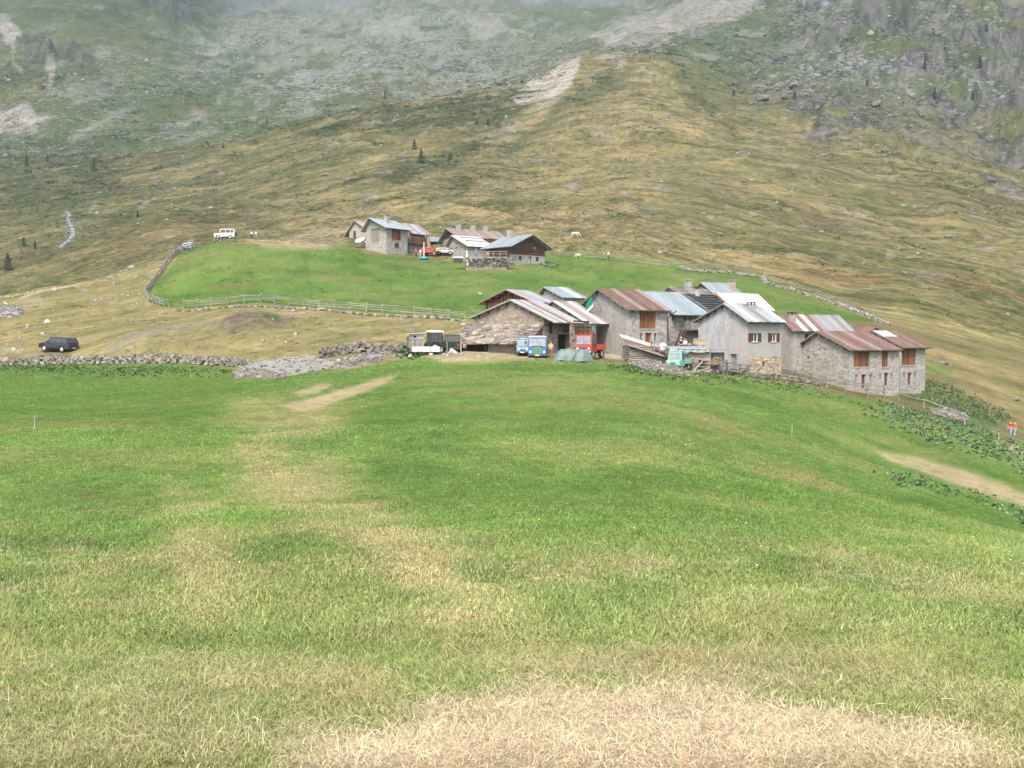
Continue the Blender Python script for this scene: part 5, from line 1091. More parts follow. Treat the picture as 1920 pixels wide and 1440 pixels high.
def trailer():
    root = thing('trailer', 'low flatbed trailer with white side boards hitched to the tractor', 'trailer', P(797, 669, 110), math.radians(8))
    mb = MB(); mb.box(-1.25, 1.35, -.75, .75, .42, .52); mb.build('chassis', M['darkmetal'], root)
    mb = MB(); mb.box(-1.3, 1.4, -.8, .8, .523, .60); mb.build('bed', M['greywood'], root)
    for a in ((-1.3, 1.4, -.85, -.803), (-1.3, 1.4, .803, .85), (-1.35, -1.303, -.85, .85), (1.403, 1.45, -.85, .85)):
        mb = MB(); mb.box(a[0], a[1], a[2], a[3], .52, 1.05); b = mb.build('side_board', M['white'], root)
        if a[1] - a[0] > 1:
            for x in (-.45, .5): q = MB(); s = -1 if a[2] < 0 else 1; q.box(x, x + .05, a[2] - .02 if s < 0 else a[3], a[2] if s < 0 else a[3] + .02, .52, 1.04); q.build('stake', M['rustpale'], b)
    for s in (-1, 1): wheel(root, .55, s*.66, .33, .2); wheel(root, -.7, s*.66, .25, .16, 'rustpale')
    mb = MB(); mb.beam((1.4, 0, .45), (2.3, .1, .5), .1); mb.build('drawbar', M['darkmetal'], root)
trailer()
jp = wagon('off_road_car', 'black boxy off-road car parked tail on between tractor and rough stone shed', 'car', P(850, 662, 114.5), math.radians(88), 'black', L=3.8, W=1.75, Hh=1.95, hood=1.15, wr=.38, boxy=True)
def truck(name, label, loc, rz, cabm, bedm, W=1.9, Hc=2.35, Lc=1.5, Lb=2.6, nose='flat', roofm=None, wr=.42, grille='darkmetal', rounded=False, bedh=.45, low=.55):
    root = thing(name, label, 'truck', loc, rz); w = W/2; x0 = 0
    zb = Hc * .56
    if nose == 'flat': prof = [(-Lc, low), (-Lc, Hc - .06), (-Lc + .1, Hc), (-.35, Hc), (-.16, Hc - .1), (-.02, zb), (.06, zb - .08), (.08, low + .1), (.02, low)]
    else: prof = [(-Lc, low), (-Lc, Hc - .04), (-Lc + .06, Hc), (-.55, Hc), (-.5, Hc - .06), (-.42, zb + .02), (.02, zb - .1), (.08, zb - .16), (.1, low)]
    mb = MB(); hull(mb, prof, lambda x, z: w - (.0 if z < zb + .02 else .07 * (z - zb) / (Hc - zb)) - (.06 if rounded and x > -.05 else 0)); mb.build('cab', M[cabm], root)
    mb = MB(); vs = []
    for z, k in ((Hc + .003, 1.0), (Hc + .05, 1.0), (Hc + (.14 if rounded else .07), .82)):
        xa, xb = -Lc - .02, -.25 if nose == 'flat' else -.5
        for x, y in ((xa, -w), (xb, -w), (xb, w), (xa, w)): vs.append(((x - (xa + xb)/2) * k + (xa + xb)/2, y * k * .96, z))
    mb.add(vs, [(0, 3, 2, 1), (8, 9, 10, 11)] + [(i*4 + k, i*4 + (k+1) % 4, (i+1)*4 + (k+1) % 4, (i+1)*4 + k) for i in range(2) for k in range(4)]); mb.build('cab_roof', M[roofm or cabm], root)
    xa = .0 if nose == 'flat' else -.40; xb_ = -.135 if nose == 'flat' else -.485
    for s in (-1, 1):
        panel(root, 'windscreen', 'windscreen', [(xa + .012, s*.03, zb + .06), (xa + .012, s*(w - .12), zb + .06), (xb_ + .012, s*(w - .17), Hc - .16), (xb_ + .012, s*.03, Hc - .16)])
        panel(root, 'side_window', 'carglass', [(-Lc + .3, s*(w + .004), zb + .06), (xa - .18, s*(w + .004), zb + .06), (xb_ - .12, s*(w - .05), Hc - .16), (-Lc + .3, s*(w - .05), Hc - .16)])
        panel(root, 'door_seam', 'darkmetal', [(-Lc + .2, s*(w + .002), low + .1), (-Lc + .225, s*(w + .002), low + .1), (-Lc + .225, s*(w + .002), Hc - .2), (-Lc + .2, s*(w + .002), Hc - .2)])
        lamp(root, .08 if nose == 'flat' else .1, s*(w - .27), low + .35, .12); lamp(root, .08, s*(w - .12), zb - .2, .05, 'yellow', 'indicator')
        mb = MB(); mb.beam((xa - .1, s*w, zb + .4), (xa + .02, s*(w + .2), zb + .45), .03); mb.box(xa - .0, xa + .04, s*(w + .2) - .08, s*(w + .2) + .08, zb + .3, zb + .6); mb.build('wing_mirror', M['darkmetal'], root)
        for xx in (-.55, -Lc - Lb + .85): wheel(root, xx, s*(w - .16), wr, .26)
    gw = .36 * W / 1.9
    if rounded:
        pts = [(gw * math.cos(a), low + .06 + .52 + .3 * math.sin(a)) for a in [math.pi * q / 8 for q in range(9)]] + [(-gw, low + .08), (gw, low + .08)]
        o = panel(root, 'grille_surround', 'yellow', [(.085, y, z) for y, z in pts]); pts2 = [(y * .8, low + .06 + (z - low - .06) * .88) for y, z in pts]; panel(root, 'grille', grille, [(.105, y, z) for y, z in pts2])
        for q in range(5): mb = MB(); y = -gw * .6 + q * gw * .3; mb.box(.118, .14, y - .012, y + .012, low + .12, low + .7); mb.build('grille_bar', M['yellow'], root)
        # moulding curved over the face
        mb = MB(); pts = [(y, low + .78 + .22 * (1 - (y / w) ** 2)) for y in np.linspace(-w + .1, w - .1, 9)]
        for a, b in zip(pts, pts[1:]): mb.beam((.09, a[0], a[1]), (.09, b[0], b[1]), .05)
        mb.build('moulding', M['lightblue'], root)
    else: panel(root, 'grille', grille, [(.105, -gw, low + .12), (.105, gw, low + .12), (.105, gw, zb - .25), (.105, -gw, zb - .25)])
    mb = MB(); mb.box(.09, .24, -w + .03, w - .03, low - .06, low + .1); mb.build('bumper', M['white' if cabm == 'red' else 'darkmetal'], root)
    mb = MB(); mb.box(-Lc - Lb, -.2, -w + .3, w - .3, low - .12, low + .12); mb.build('chassis', M['darkmetal'], root)
    bx0, bx1, z0 = -Lc - Lb, -Lc - .08, low + .3
    mb = MB(); mb.box(bx0, bx1, -w, w, z0 - .1, z0); mb.build('load_bed', M['darkmetal'], root)
    for q in ((bx0, bx1, -w - .045, -w - .003), (bx0, bx1, w + .003, w + .045), (bx0 - .045, bx0 - .003, -w, w), (bx1 + .003, bx1 + .045, -w, w)):
        mb = MB(); mb.box(q[0], q[1], q[2], q[3], z0 - .08, z0 + bedh); b = mb.build('drop_side', M[bedm], root)
        if q[1] - q[0] > 1:
            for x in np.linspace(q[0] + .3, q[1] - .3, 4): r_ = MB(); yo = q[2] - .02 if q[2] < 0 else q[3]; r_.box(x, x + .04, yo, yo + .02, z0 - .06, z0 + bedh - .03); r_.build('rib', M[bedm], b)
    mb = MB(); mb.box(.24, .25, -.22, .22, low - .04, low + .07); mb.build('number_plate', M['white'], root)
    return root
truck('blue_truck', 'old blue truck with rounded nose, green grille and white roof, seen head on', P(1007.5, 674, 106), math.radians(-93), 'blue', 'blue', W=1.9, Hc=2.2, roofm='white', grille='midgreen', rounded=True, Lb=2.2, low=.4)
lb = truck('light_blue_truck', 'smaller light blue truck half hidden behind the old blue truck', P(981, 669, 107.5), math.radians(-112), 'lightblue', 'lightblue', W=1.4, Hc=1.75, roofm='lightblue', Lc=1.1, Lb=1.6, low=.45, wr=.32)
truck('red_truck', 'red forward control truck with orange red load bed below the flag', P(1094, 672, 105), math.radians(-118), 'red', 'orangered', W=1.75, Hc=2.35, Lc=1.35, Lb=2.2, low=.62, wr=.46)
truck('green_truck', 'faded mint green pickup truck with short bonnet beside the log shed', P(1262, 694, 106), math.radians(-122), 'mint', 'mint', W=1.5, Hc=1.85, Lc=1.25, Lb=1.9, nose='bonnet', grille='midgreen', low=.4, wr=.34, bedh=.35)
# tarpaulin covered heaps in front of the red truck
def tarp(px, py, d, w, h_, dep, label, seed):
    root = bpy.data.meshes.new('t'); rr = random.Random(seed); mb = MB(); n, m = 26, 12; vs = []
    for i in range(n + 1):
        for j in range(m + 1):
            a = 2 * math.pi * i / n; t = j / m; r_ = 1 - (1 - t) ** 2.6 if t < 1 else 1
            fold = 1 + .09 * math.sin(5 * a + seed) * t + .05 * math.sin(11 * a) * t
            sq = 1 / max(abs(math.cos(a)), abs(math.sin(a))) ** .6
            prof = (1 - t ** 3.2)
            vs.append((w * .5 * math.cos(a) * t * sq * fold, dep * .5 * math.sin(a) * t * sq * fold, h_ * prof + .06 * math.sin(7 * a + 3 * t) * t + .05 * math.sin(3 * math.cos(a) * t * 4 + seed) - .15 * t))
    mb.add(vs, [(i * (m + 1) + j, (i + 1) * (m + 1) + j, (i + 1) * (m + 1) + j + 1, i * (m + 1) + j + 1) for i in range(n) for j in range(m)])
    o = mb.build('tarpaulin_heap', M['tarpgreen'], None, True); o.location = P(px, py, d); o.rotation_euler = (0, 0, .1 * seed); tag(o, label, 'tarpaulin')
    return o
tarp(1066, 673, 99, 3.0, 1.0, 1.6, 'green tarpaulin over a low heap, the left one below the red truck', 1)
tarp(1093, 674.5, 98, 1.9, 1.0, 1.4, 'green tarpaulin bundle nearest the front wheel of the red truck', 4)
# outhouse and two posts
oh = thing('outhouse', 'narrow board outhouse with slanting white roof and round hole, left of the tractor', 'outhouse', P(779, 661, 117), math.radians(12))
for k in range(8):
    mb = MB(); x = -.82 + k * .205; mb.box(x, x + .19, -.72, -.68, -.5, 1.75); mb.build('plank', M['greywood'], oh)
for k in range(6):
    mb = MB(); y = -.66 + k * .23; mb.box(-.86, -.822, y, y + .215, -.5, 1.7); mb.build('plank', M['greywood'], oh)
mb = MB(); mb.box(-.81, .80, -.67, .7, -.5, 1.75); mb.build('wall', M['darkwood'], oh)
mb = MB(); mb.box(-.8, .8, -.76, -.723, 1.5, 2.0); mb.build('header_board', M['tinwhite'], oh)
mb = MB(); mb.cyl((-.15, -.79, 1.72), (-.15, -.765, 1.72), .13, n=12); mb.build('dark_vent_disc', M['void'], oh)  # near-black disc painted for the shade in the round hole
mb = MB(); mb.beam((-1.1, -.1, 1.98), (1.0, -.1, 2.2), 2.0, .06); mb.build('roof_sheet', M['tinwhite'], oh)
for px_, top in ((838, 640), (864, 633)):
    p0 = P(px_, 663, 108); mb = MB(); mb.beam((0, 0, -.4), (.02, 0, (663 - top) / 2000 * 108), .12); o = mb.build('wooden_post', M['greywood']); o.location = p0
    tag(o, 'taller grey post right of the black off-road car' if px_ > 850 else 'shorter grey post left of the black off-road car', 'post')

# ------------------------------------------------------------------ people and animals
def skin_mesh(name, pts, edges, rad, m, parent, sub=1):
    me = bpy.data.meshes.new(name); me.from_pydata(pts, edges, []); me.materials.append(m)
    a = me.attributes.new('tint', 'FLOAT_COLOR', 'POINT'); a.data.foreach_set('color', np.ones(len(pts) * 4, np.float32))
    o = bpy.data.objects.new(name, me); COL.objects.link(o); o.parent = parent
    md = o.modifiers.new('skin', 'SKIN'); md.use_smooth_shade = True
    sv = me.skin_vertices[0].data
    for i, r in enumerate(rad): sv[i].radius = (r, r) if not isinstance(r, tuple) else r; sv[i].use_root = (i == 0)
    sb = o.modifiers.new('subsurf', 'SUBSURF'); sb.levels = sub; sb.render_levels = sub
    return o
def person(label, loc, rz, shirt, trousers, height=1.72, stride=.2, bend=0.0, arm=.1, hairm='hair', hat=None, sit=False):
    k = height / 1.72; root = thing('person', label, 'person', loc, rz)
    f = bend      # forward lean, person faces -y in own frame
    hipz, shz = .92 * k, 1.42 * k
    if sit: hipz, shz = .48, .98
    def lean(z, y=0): return y - f * max(0, z - hipz)
    pts = [(0, 0, hipz), (0, lean(hipz + .22), hipz + .22 * k), (0, lean(shz), shz), (0, lean(shz + .1) - .01, shz + .10 * k), (0, lean(shz + .2) - .02, shz + .22 * k)]
    rad = [(.16, .11), (.15, .10), (.15, .09), .055, .05]; ed = [(0, 1), (1, 2), (2, 3), (3, 4)]
    feet = []
    for s in (-1, 1):
        n = len(pts); st_ = stride * s
        if sit: leg = [(s*.10, -.02, hipz - .02), (s*.12, -.42, hipz), (s*.12, -.45, .08), (s*.12, -.62, .04)]
        else: leg = [(s*.10, 0, hipz - .08), (s*.11, -st_ * .5 - .03, .50 * k), (s*.11, st_ * .15 - st_ * .9, .08), (s*.11, -st_ * .75 - .19, .035)]
        pts += leg; rad += [.095, .062, .042, .036]; ed += [(0, n), (n, n+1), (n+1, n+2), (n+2, n+3)]; feet.append(leg)
        n = len(pts); y0 = lean(shz); arm_ = [(s*.185, y0, shz - .03), (s*(.24), y0 + arm * s * .3, shz - .31 * k), (s*(.25), y0 - .08 + arm * s, shz - .55 * k)]
        pts += arm_; rad += [.055, .04, .03]; ed += [(2, n), (n, n+1), (n+1, n+2)]
        w = len(pts) - 1; hx, hy, hz_ = arm_[-1]
        for q in range(4):
            n = len(pts); yy = hy - .03 + q * .02; Lq = (.075, .088, .082, .062)[q]
            pts += [(hx, yy, hz_ - .075), (hx - s*.012, yy - .005, hz_ - .075 - Lq)]; rad += [.012, .008]; ed += [(w, n), (n, n+1)]
        n = len(pts); pts += [(hx - s*.02, hy - .055, hz_ - .07)]; rad += [.011]; ed += [(w, n)]
    skin_mesh('body', pts, ed, rad, M['skin'], root)
    hy, hz_ = lean(shz + .2) - .03, shz + .235 * k; mb = MB()
    bm = bmesh.new(); bmesh.ops.create_uvsphere(bm, u_segments=12, v_segments=9, radius=1); 
    vs = [(v.co.x * .078, hy + v.co.y * .097, hz_ + v.co.z * .118) for v in bm.verts]; mb.add(vs, [tuple(v.index for v in q.verts) for q in bm.faces])
    mb.add([(-.015, hy - .095, hz_ - .01), (.015, hy - .095, hz_ - .01), (0, hy - .125, hz_ - .02), (0, hy - .095, hz_ + .03)], [(0, 1, 2), (0, 2, 3), (1, 3, 2), (0, 3, 1)])
    for s in (-1, 1): mb.box(s*.08 - .008, s*.08 + .008, hy - .01, hy + .03, hz_ - .03, hz_ + .03)
    mb.build('head', M['skin'], root, True)
    for s in (-1, 1): e = MB(); e.box(s*.03 - .012, s*.03 + .012, hy - .096, hy - .088, hz_ + .005, hz_ + .018); e.build('eye', M['void'], root)
    e = MB(); e.box(-.022, .022, hy - .092, hy - .084, hz_ - .06, hz_ - .052); e.build('mouth', M['redshut'], root)
    hm = MB(); vs2 = [(x * 1.10, hy + (y - hy) * 1.10 + .012, hz_ + (z - hz_) * 1.08 + .012) for x, y, z in vs]
    hm.add(vs2, [tuple(v.index for v in q.verts) for q in bm.faces if q.calc_center_median().z > .15 or (q.calc_center_median().y > .2 and q.calc_center_median().z > -.5)]); bm.free()
    hm.build('hat' if hat else 'hair', M[hat or hairm], root, True)
    if hat: b = MB(); b.cyl((0, hy - .02, hz_ + .03), (0, hy - .02, hz_ + .045), .15, n=14); b.build('hat_brim', M[hat], root)
    # clothes: slightly larger skins
    P0 = pts; sp = [P0[0], P0[1], P0[2]]; sr = [(.175, .125), (.168, .118), (.165, .105)]; se = [(0, 1), (1, 2)]
    sp[0] = (0, P0[0][1], hipz - .04)
    for s, base_ in ((-1, 9), (1, 0)): pass
    i0 = 5
    for s in (-1, 1):
        leg0 = i0; arm0 = i0 + 4; n = len(sp); sp += [P0[arm0], P0[arm0 + 1]]; sr += [.068, .054]; se += [(2, n), (n, n + 1)]; i0 += 4 + 3 + 8 + 1
    skin_mesh('shirt', sp, se, sr, shirt, root)
    tp = [(0, P0[0][1], hipz)]; tr_ = [(.168, .12)]; te = []; i0 = 5
    for s in (-1, 1):
        n = len(tp); tp += [P0[i0], P0[i0 + 1], P0[i0 + 2]]; tr_ += [.108, .078, .058]; te += [(0, n), (n, n + 1), (n + 1, n + 2)]
        b = MB(); fx, fy, fz = P0[i0 + 2]; b.box(fx - .05, fx + .05, fy - .19, fy + .07, -.01 if not sit else -.02, .07); b.build('shoe', M['darkmetal'], root); i0 += 16
    skin_mesh('trousers', tp, te, tr_, trousers, root)
    return root
CO = cloth('orange_shirt', (.75, .17, .05)); CR = cloth('red_shirt', (.55, .05, .03)); CW = cloth('white_shirt', (.75, .74, .72)); CB = cloth('blue_shirt', (.04, .16, .45)); CY = cloth('yellow_shirt', (.60, .52, .18))
CJ = cloth('pale_jeans', (.28, .36, .45)); CD = cloth('dark_trousers', (.03, .035, .045)); CK = cloth('khaki_trousers', (.25, .2, .13)); CP = cloth('pink_shirt', (.55, .30, .28)); CN = cloth('dark_jacket', (.03, .025, .04)); CWJ = cloth('grey_trousers', (.2, .2, .21))
def gp(px, py, d0, d1=1e9):
    v = at(px, py, d0, d1); v.z = gz(v.x, v.y) + .01; return v
person('walker in red shirt and pale jeans on the path at the right edge', gp(1895, 817, 95, 140), math.radians(-60), CR, CJ, 1.7, .25, .12)
person('walker in bright orange shirt right behind the one in red', gp(1903, 819, 95, 140), math.radians(-70), CO, CJ, 1.78, .22, .15)
person('person in white top and dark trousers at the upper field fence', gp(1141, 487, 200), 0, CW, CD, 1.85, .1, hat='white')
person('person in pink top and grey trousers left of the one in white', gp(1133, 486, 200), .6, CP, CWJ, 1.7, .1, .2)
person('person in white shirt on the road right of the white car, left of the pair', gp(472, 448, 205), .3, CW, CD, 1.7, .2)
person('person in white shirt on the road, between white and orange shirts', gp(480, 448, 205), -.3, CW, CJ, 1.7, .2)
person('person in orange shirt on the road beside two in white', gp(488, 448, 205), .9, CO, CK, 1.65, .2, .35)
person('person in blue overalls standing on the upper terrace', Vector((P(893, 480, 202).x, 202, tr.location.z + 1.06)), .1, CB, CB, 1.75, .05)
person('person in pale top sitting on the upper terrace', Vector((P(915, 480, 202).x, 202.2, tr.location.z + 1.06)), .4, CP, CK, 1.7, .05, sit=True)
person('person in red top by the wall of the balcony house', gp(780, 482, 195), .4, CR, CD, 1.7, .1)
person('person in white by the post of the balcony house', gp(788, 483, 195), -.3, CW, CJ, 1.75, .1)
person('person in dark jacket left of the light blue truck', P(970, 667, 109), .9, CN, CD, 1.65, .1, .2)
person('person in yellow shirt with red hair scarf beside the old blue truck', P(1033, 671, 109), -.5, CY, CK, 1.7, .1, hairm='redlamp')
bz_ = P(1277, 650, 116)
person('person in dark top with white hat beneath the wooden stairs', P(1277, 662, 117), .2, CN, CD, 1.7, .05, hat='white')
person('person in white shirt beneath the balcony of the blue roofed house', P(1284, 662, 117), -.4, CW, CD, 1.65, .05)
# animals: body along x, head at +x
def cow(label, loc, rz, L=2.2, Hh=1.35, grazing=True, patches=True):
    root = thing('cow', label, 'cow', loc, rz); s = L / 2.2
    pts = [(-.1, 0, .98), (-.62, 0, 1.05), (.45, 0, 1.02), (.75, 0, 1.08), (1.0, 0, .85 if grazing else 1.25), (1.15, 0, .45 if grazing else 1.35), (1.28, 0, .22 if grazing else 1.22)]
    rad = [(.33, .33), (.27, .26), (.29, .33), (.17, .22), (.11, .14), (.10, .12), (.07, .07)]; ed = [(0, 1), (0, 2), (2, 3), (3, 4), (4, 5), (5, 6)]
    for y in (-.2, .2):
        n = len(pts); o_ = .08 if y > 0 else -.06
        pts += [(-.68, y, .85), (-.60 + o_, y, .62), (-.78 + o_, y, .40), (-.72 + o_, y, .05)]; rad += [.15, .10, .055, .055]; ed += [(1, n), (n, n+1), (n+1, n+2), (n+2, n+3)]
        n = len(pts); pts += [(.50, y, .75), (.50 - o_, y, .42), (.50 - o_, y, .05)]; rad += [.12, .06, .05]; ed += [(2, n), (n, n+1), (n+1, n+2)]
    n = len(pts); pts += [(-.92, 0, 1.12), (-.96, 0, .55)]; rad += [.03, .02]; ed += [(1, n), (n, n+1)]
    pts = [(x * s, y * s, z * s) for x, y, z in pts]; rad = [(r * s, r * s) if not isinstance(r, tuple) else (r[0] * s, r[1] * s) for r in rad]
    skin_mesh('body', pts, ed, rad, M['cow'], root)
    hx, hz_ = (1.1, .5) if grazing else (1.1, 1.4)
    for y in (-1, 1):
        mb = MB(); mb.beam((hx * s, y * .08 * s, hz_ * s), (hx * s - .02, y * .24 * s, (hz_ + .05) * s), .05 * s); mb.build('ear', M['cow'], root)
    if patches:
        for x, z, r_ in ((-.62, .95, .18), (.42, .95, .2)):
            for y in (-1, 1): mb = MB(); mb.rock((x * s, y * .245 * s, z * s), r_ * s, (1, .3, .9)); mb.build('hide_patch', M['cowdark'], root)
    return root
cow('cream white cow with dark patches on the slope right of the upper hamlet', gp(1079, 447, 250, 330), math.radians(4))
cow('small pale cow behind the fence of the upper field', gp(1084, 484, 215, 300), math.radians(200), L=1.5, patches=False)

# ------------------------------------------------------------------ fences, walls, rocks
def ground_path(pts, d0, d1=1e9):
    out = []
    for px, py, *dd in pts:
        v = at(px, py, dd[0] if dd else d0, dd[1] if len(dd) > 1 else d1); v.z = gz(v.x, v.y); out.append(v)
    return out
def resample(path, step):
    out = [path[0]]; acc = 0
    for a, b in zip(path, path[1:]):
        L_ = (Vector((b.x - a.x, b.y - a.y))).length; t = step - acc
        while t < L_: p = a.lerp(b, t / L_); p.z = gz(p.x, p.y); out.append(p); t += step
        acc = L_ - (t - step)
    return out
def fence(name, label, path, step=2.2, rails=(.35, .7, 1.05), hp=1.2, pw=.13, rw=.1, m='greywood', lean=.06, group=None, m2=None):
    pp = resample(path, step); o0 = pp[0].copy(); root = thing(name, label, 'fence', o0, 0, group); tops = []
    for p in pp:
        l = Vector((R.uniform(-lean, lean), R.uniform(-lean, lean), 0)); h_ = hp * R.uniform(.85, 1.12); a = p - o0
        mb = MB(); mb.beam((0, 0, -.4), (l.x * h_, l.y * h_, h_), pw * R.uniform(.8, 1.2), w2=pw * .8); o = mb.build('post', M[m], root); o.location = a; tops.append((a, l, h_))
    for (a, l, h_), (b, l2, h2) in zip(tops, tops[1:]):
        for z in rails:
            if R.random() < .05: continue
            z1, z2 = z + R.uniform(-.07, .07), z + R.uniform(-.07, .07); e = (b - a).normalized() * .18
            mb = MB(); mb.beam(Vector((0, -.09, z1)) - e, (b - a) + Vector((0, -.09, z2)) + e, rw * R.uniform(.8, 1.2), rw * R.uniform(.8, 1.3)); o = mb.build('rail', M[m2 or m], root); o.location = a
    return root
fence('rail_fence', 'rail fence of grey poles descending in front of the right hand barns', ground_path([(1300,694),(1345,700),(1426,706),(1500,716),(1562,728),(1600,737),(1640,745),(1682,752)], 95, 140), 2.5, (.45, .85, 1.2), 1.45, .19, .13)
fence('rail_fence', 'single pole fence running on down from the barn fence to the right', ground_path([(1684,753),(1725,763),(1760,776),(1785,786),(1830,806),(1870,824),(1925,850)], 95, 150), 3.2, (1.0,), 1.1, .12, .09)
fence('field_fence', 'crooked paling fence up the left edge of the upper field', ground_path([(278,566),(272,556),(283,538),(298,520),(310,500),(325,482),(345,470),(372,464)], 140, 230), 1.9, (.35, .7, 1.05), 1.35, .17, .11, lean=.12)
fence('field_fence', 'fence of grey rails along the lower left edge of the upper field', ground_path([(280,566),(300,573),(325,577)], 140, 230), 1.5, (.35, .7, 1.05), 1.3, .16, .13, lean=.1)
fence('field_fence', 'long grey rail fence along the lower edge of the upper field', ground_path([(343,578),(400,574),(440,570),(480,566),(540,572),(620,580),(700,585),(760,590),(820,594),(885,600)], 140, 180), 2.4, (.4, .75, 1.05), 1.3, .17, .085, lean=.1)
fence('field_fence', 'low fence between the white car and the upper hamlet', ground_path([(400,454),(440,455),(480,449),(520,450),(560,452),(600,456),(640,460)], 190, 250), 3.0, (.4, .85), 1.1, .15, .11)
fence('field_fence', 'fence along the top right edge of the upper field from the timber barn', ground_path([(1030,478),(1080,482),(1140,488),(1200,494),(1290,503),(1360,506),(1430,512)], 200, 300), 2.4, (.4, .85), 1.15, .15, .12)
fence('field_fence', 'fence descending the right hand edge of the upper field', ground_path([(1432,524),(1480,536),(1540,556),(1600,580),(1655,604)], 150, 262), 2.0, (.4, .9), 1.15, .14, .11)
# leaning poles by the barnyard
for (a, b, d, lab) in (((1297,700),(1318,676),104,'thin pale pole leaning up to the fence end right of the green truck'), ((1300,698),(1330,690),103,'thick grey pole lying low against the fence end'), ((1205,694),(1290,690),103,'long grey pole lying on the ground below the green truck')):
    p, q = P(*a, d), P(*b, d + .6); mb = MB(); mb.beam((0, 0, 0), q - p, .13, w2=.1); o = mb.build('wooden_pole', M['greywood']); o.location = p; tag(o, lab, 'pole')
for px, py, d0, hh, lab in ((65,806,30,.55,'thin pale stake standing alone in the meadow at the left edge'),(1010,713,60,.75,'thin stake in the mown meadow below the blue truck'),(1484,820,50,.8,'pale stake on the slope, the tallest right of the middle'),(1718,897,45,.55,'small stake below the strip of straw coloured grass'),(1247,748,55,.6,'thin stake on the mown hill below the green truck'),(1284,690,95,.8,'short stake by the long pole on the ground')):
    v = gp(px, py, d0, 115); mb = MB(); mb.beam((0, 0, -.2), (.03, 0, hh), .045 + .0003 * v.y, w2=.04); o = mb.build('wooden_stake', M['greywood']); o.location = v; tag(o, lab, 'stake')
# dry stone walls
SV = []
for q in range(8):
    mb = MB(); c = [(-.5, -.5), (.5, -.5), (.5, .5), (-.5, .5)]; jit = lambda: R.uniform(-.13, .13)
    vs = [(x + jit(), y + jit(), z + jit()) for z in (-.5, .5) for y in (-.5, .5) for x in (-.5, .5)]
    mb.add(vs, [(0,2,3,1),(4,5,7,6),(0,1,5,4),(2,6,7,3),(0,4,6,2),(1,3,7,5)]); SV.append(mb)
SVM = [m_.mesh('wall_stone_%d' % i, M['wallstone']) for i, m_ in enumerate(SV)]
for me_ in SVM: me_.name = 'stone'
def drywall(label, path, hgt, thick, sw=.42, sh=.24, singles=300, dark=1.0):
    pp = resample(path, sw); o0 = pp[0].copy(); root = thing('dry_stone_wall', label, 'stone wall', o0); core = MB(); rest = MB(); cnt = 0; allst = []
    for i, (a, b) in enumerate(zip(pp, pp[1:])):
        d = (b - a); yaw = math.atan2(d.y, d.x); hh = hgt * (.8 + .35 * vnoise(np.array([i / 7.0]), np.array([.5]), 4)[0]); nrm = Vector((-math.sin(yaw), math.cos(yaw), 0))
        core.beam(a - o0 + Vector((0, 0, hh * .35)), b - o0 + Vector((0, 0, hh * .35)), thick * .6, hh * 1.1, (.35, .35, .35))
        z = .02; row = 0
        while z < hh:
            s_h = sh * R.uniform(.7, 1.25); w_ = sw * R.uniform(.8, 1.3)
            for side in ((-1,) if z < hh - sh else (-1, 1)):
                c = (a.lerp(b, R.uniform(-.4, 1.4)) - o0) + Vector((0, 0, z + s_h / 2)) + nrm * (side * thick * (.42 if z < hh - sh else .22) + R.uniform(-.05, .05))
                allst.append((c, yaw + R.uniform(-.25, .25), (w_, thick * .55, s_h), R.uniform(-.25, .25) if z > hh - sh else R.uniform(-.1, .1)))
            z += s_h * .92
    R.shuffle(allst); allst.sort(key=lambda q: -q[2][0] * q[2][2])
    for i, (c, yaw, sc, tl) in enumerate(allst):
        if i < singles:
            o = link('stone', SVM[i % 8], root); o.location = c; o.rotation_euler = (0, tl, yaw); o.scale = sc
        else:
            mt_ = Matrix.Translation(c) @ Matrix.Rotation(yaw, 4, 'Z') @ Matrix.Rotation(tl, 4, 'Y') @ Matrix.Diagonal((*sc, 1)); s = SV[i % 8]; t = R.uniform(.6, 1.5)
            rest.add([mt_ @ Vector(v) for v in s.v], s.f, (t, t * R.uniform(.93, 1), t * R.uniform(.86, 1)))
    if rest.v: rest.build('stones', M['wallstone'], root)['kind'] = 'stuff'
    core.build('wall_core', M['wallstone'], root)['kind'] = 'stuff'
drywall('dry stone wall along the top of the lower left meadow', ground_path([(-25,684),(60,684),(150,683),(250,682),(350,682),(430,686),(462,690)], 100, 135), .80, .55)
drywall('short tumbled stone wall behind the gravel heap', ground_path([(600,672),(640,664),(680,660),(700,658)], 100, 135), 1.0, .7, singles=60)
drywall('broken stone wall below the outhouse', ground_path([(692,664),(725,661),(760,658)], 98, 135), .9, .7, singles=60)
drywall('low stone bank under the lower field fence', ground_path([(330,584),(400,580),(470,576),(560,579),(650,588),(740,594),(870,603)], 138, 180), .2, .35, .5, .25, singles=0)
drywall('low stone wall along the right end of the upper field', ground_path([(1270,504),(1330,511),(1430,521),(1436,532),(1500,550),(1570,572),(1640,600),(1668,612)], 150, 270), .45, .6, .55, .26, singles=0)
drywall('low stone wall in front of the grey house', ground_path([(1335,700),(1380,702),(1430,709),(1500,716),(1540,725)], 100, 125), .30, .5, .42, .24, singles=60)
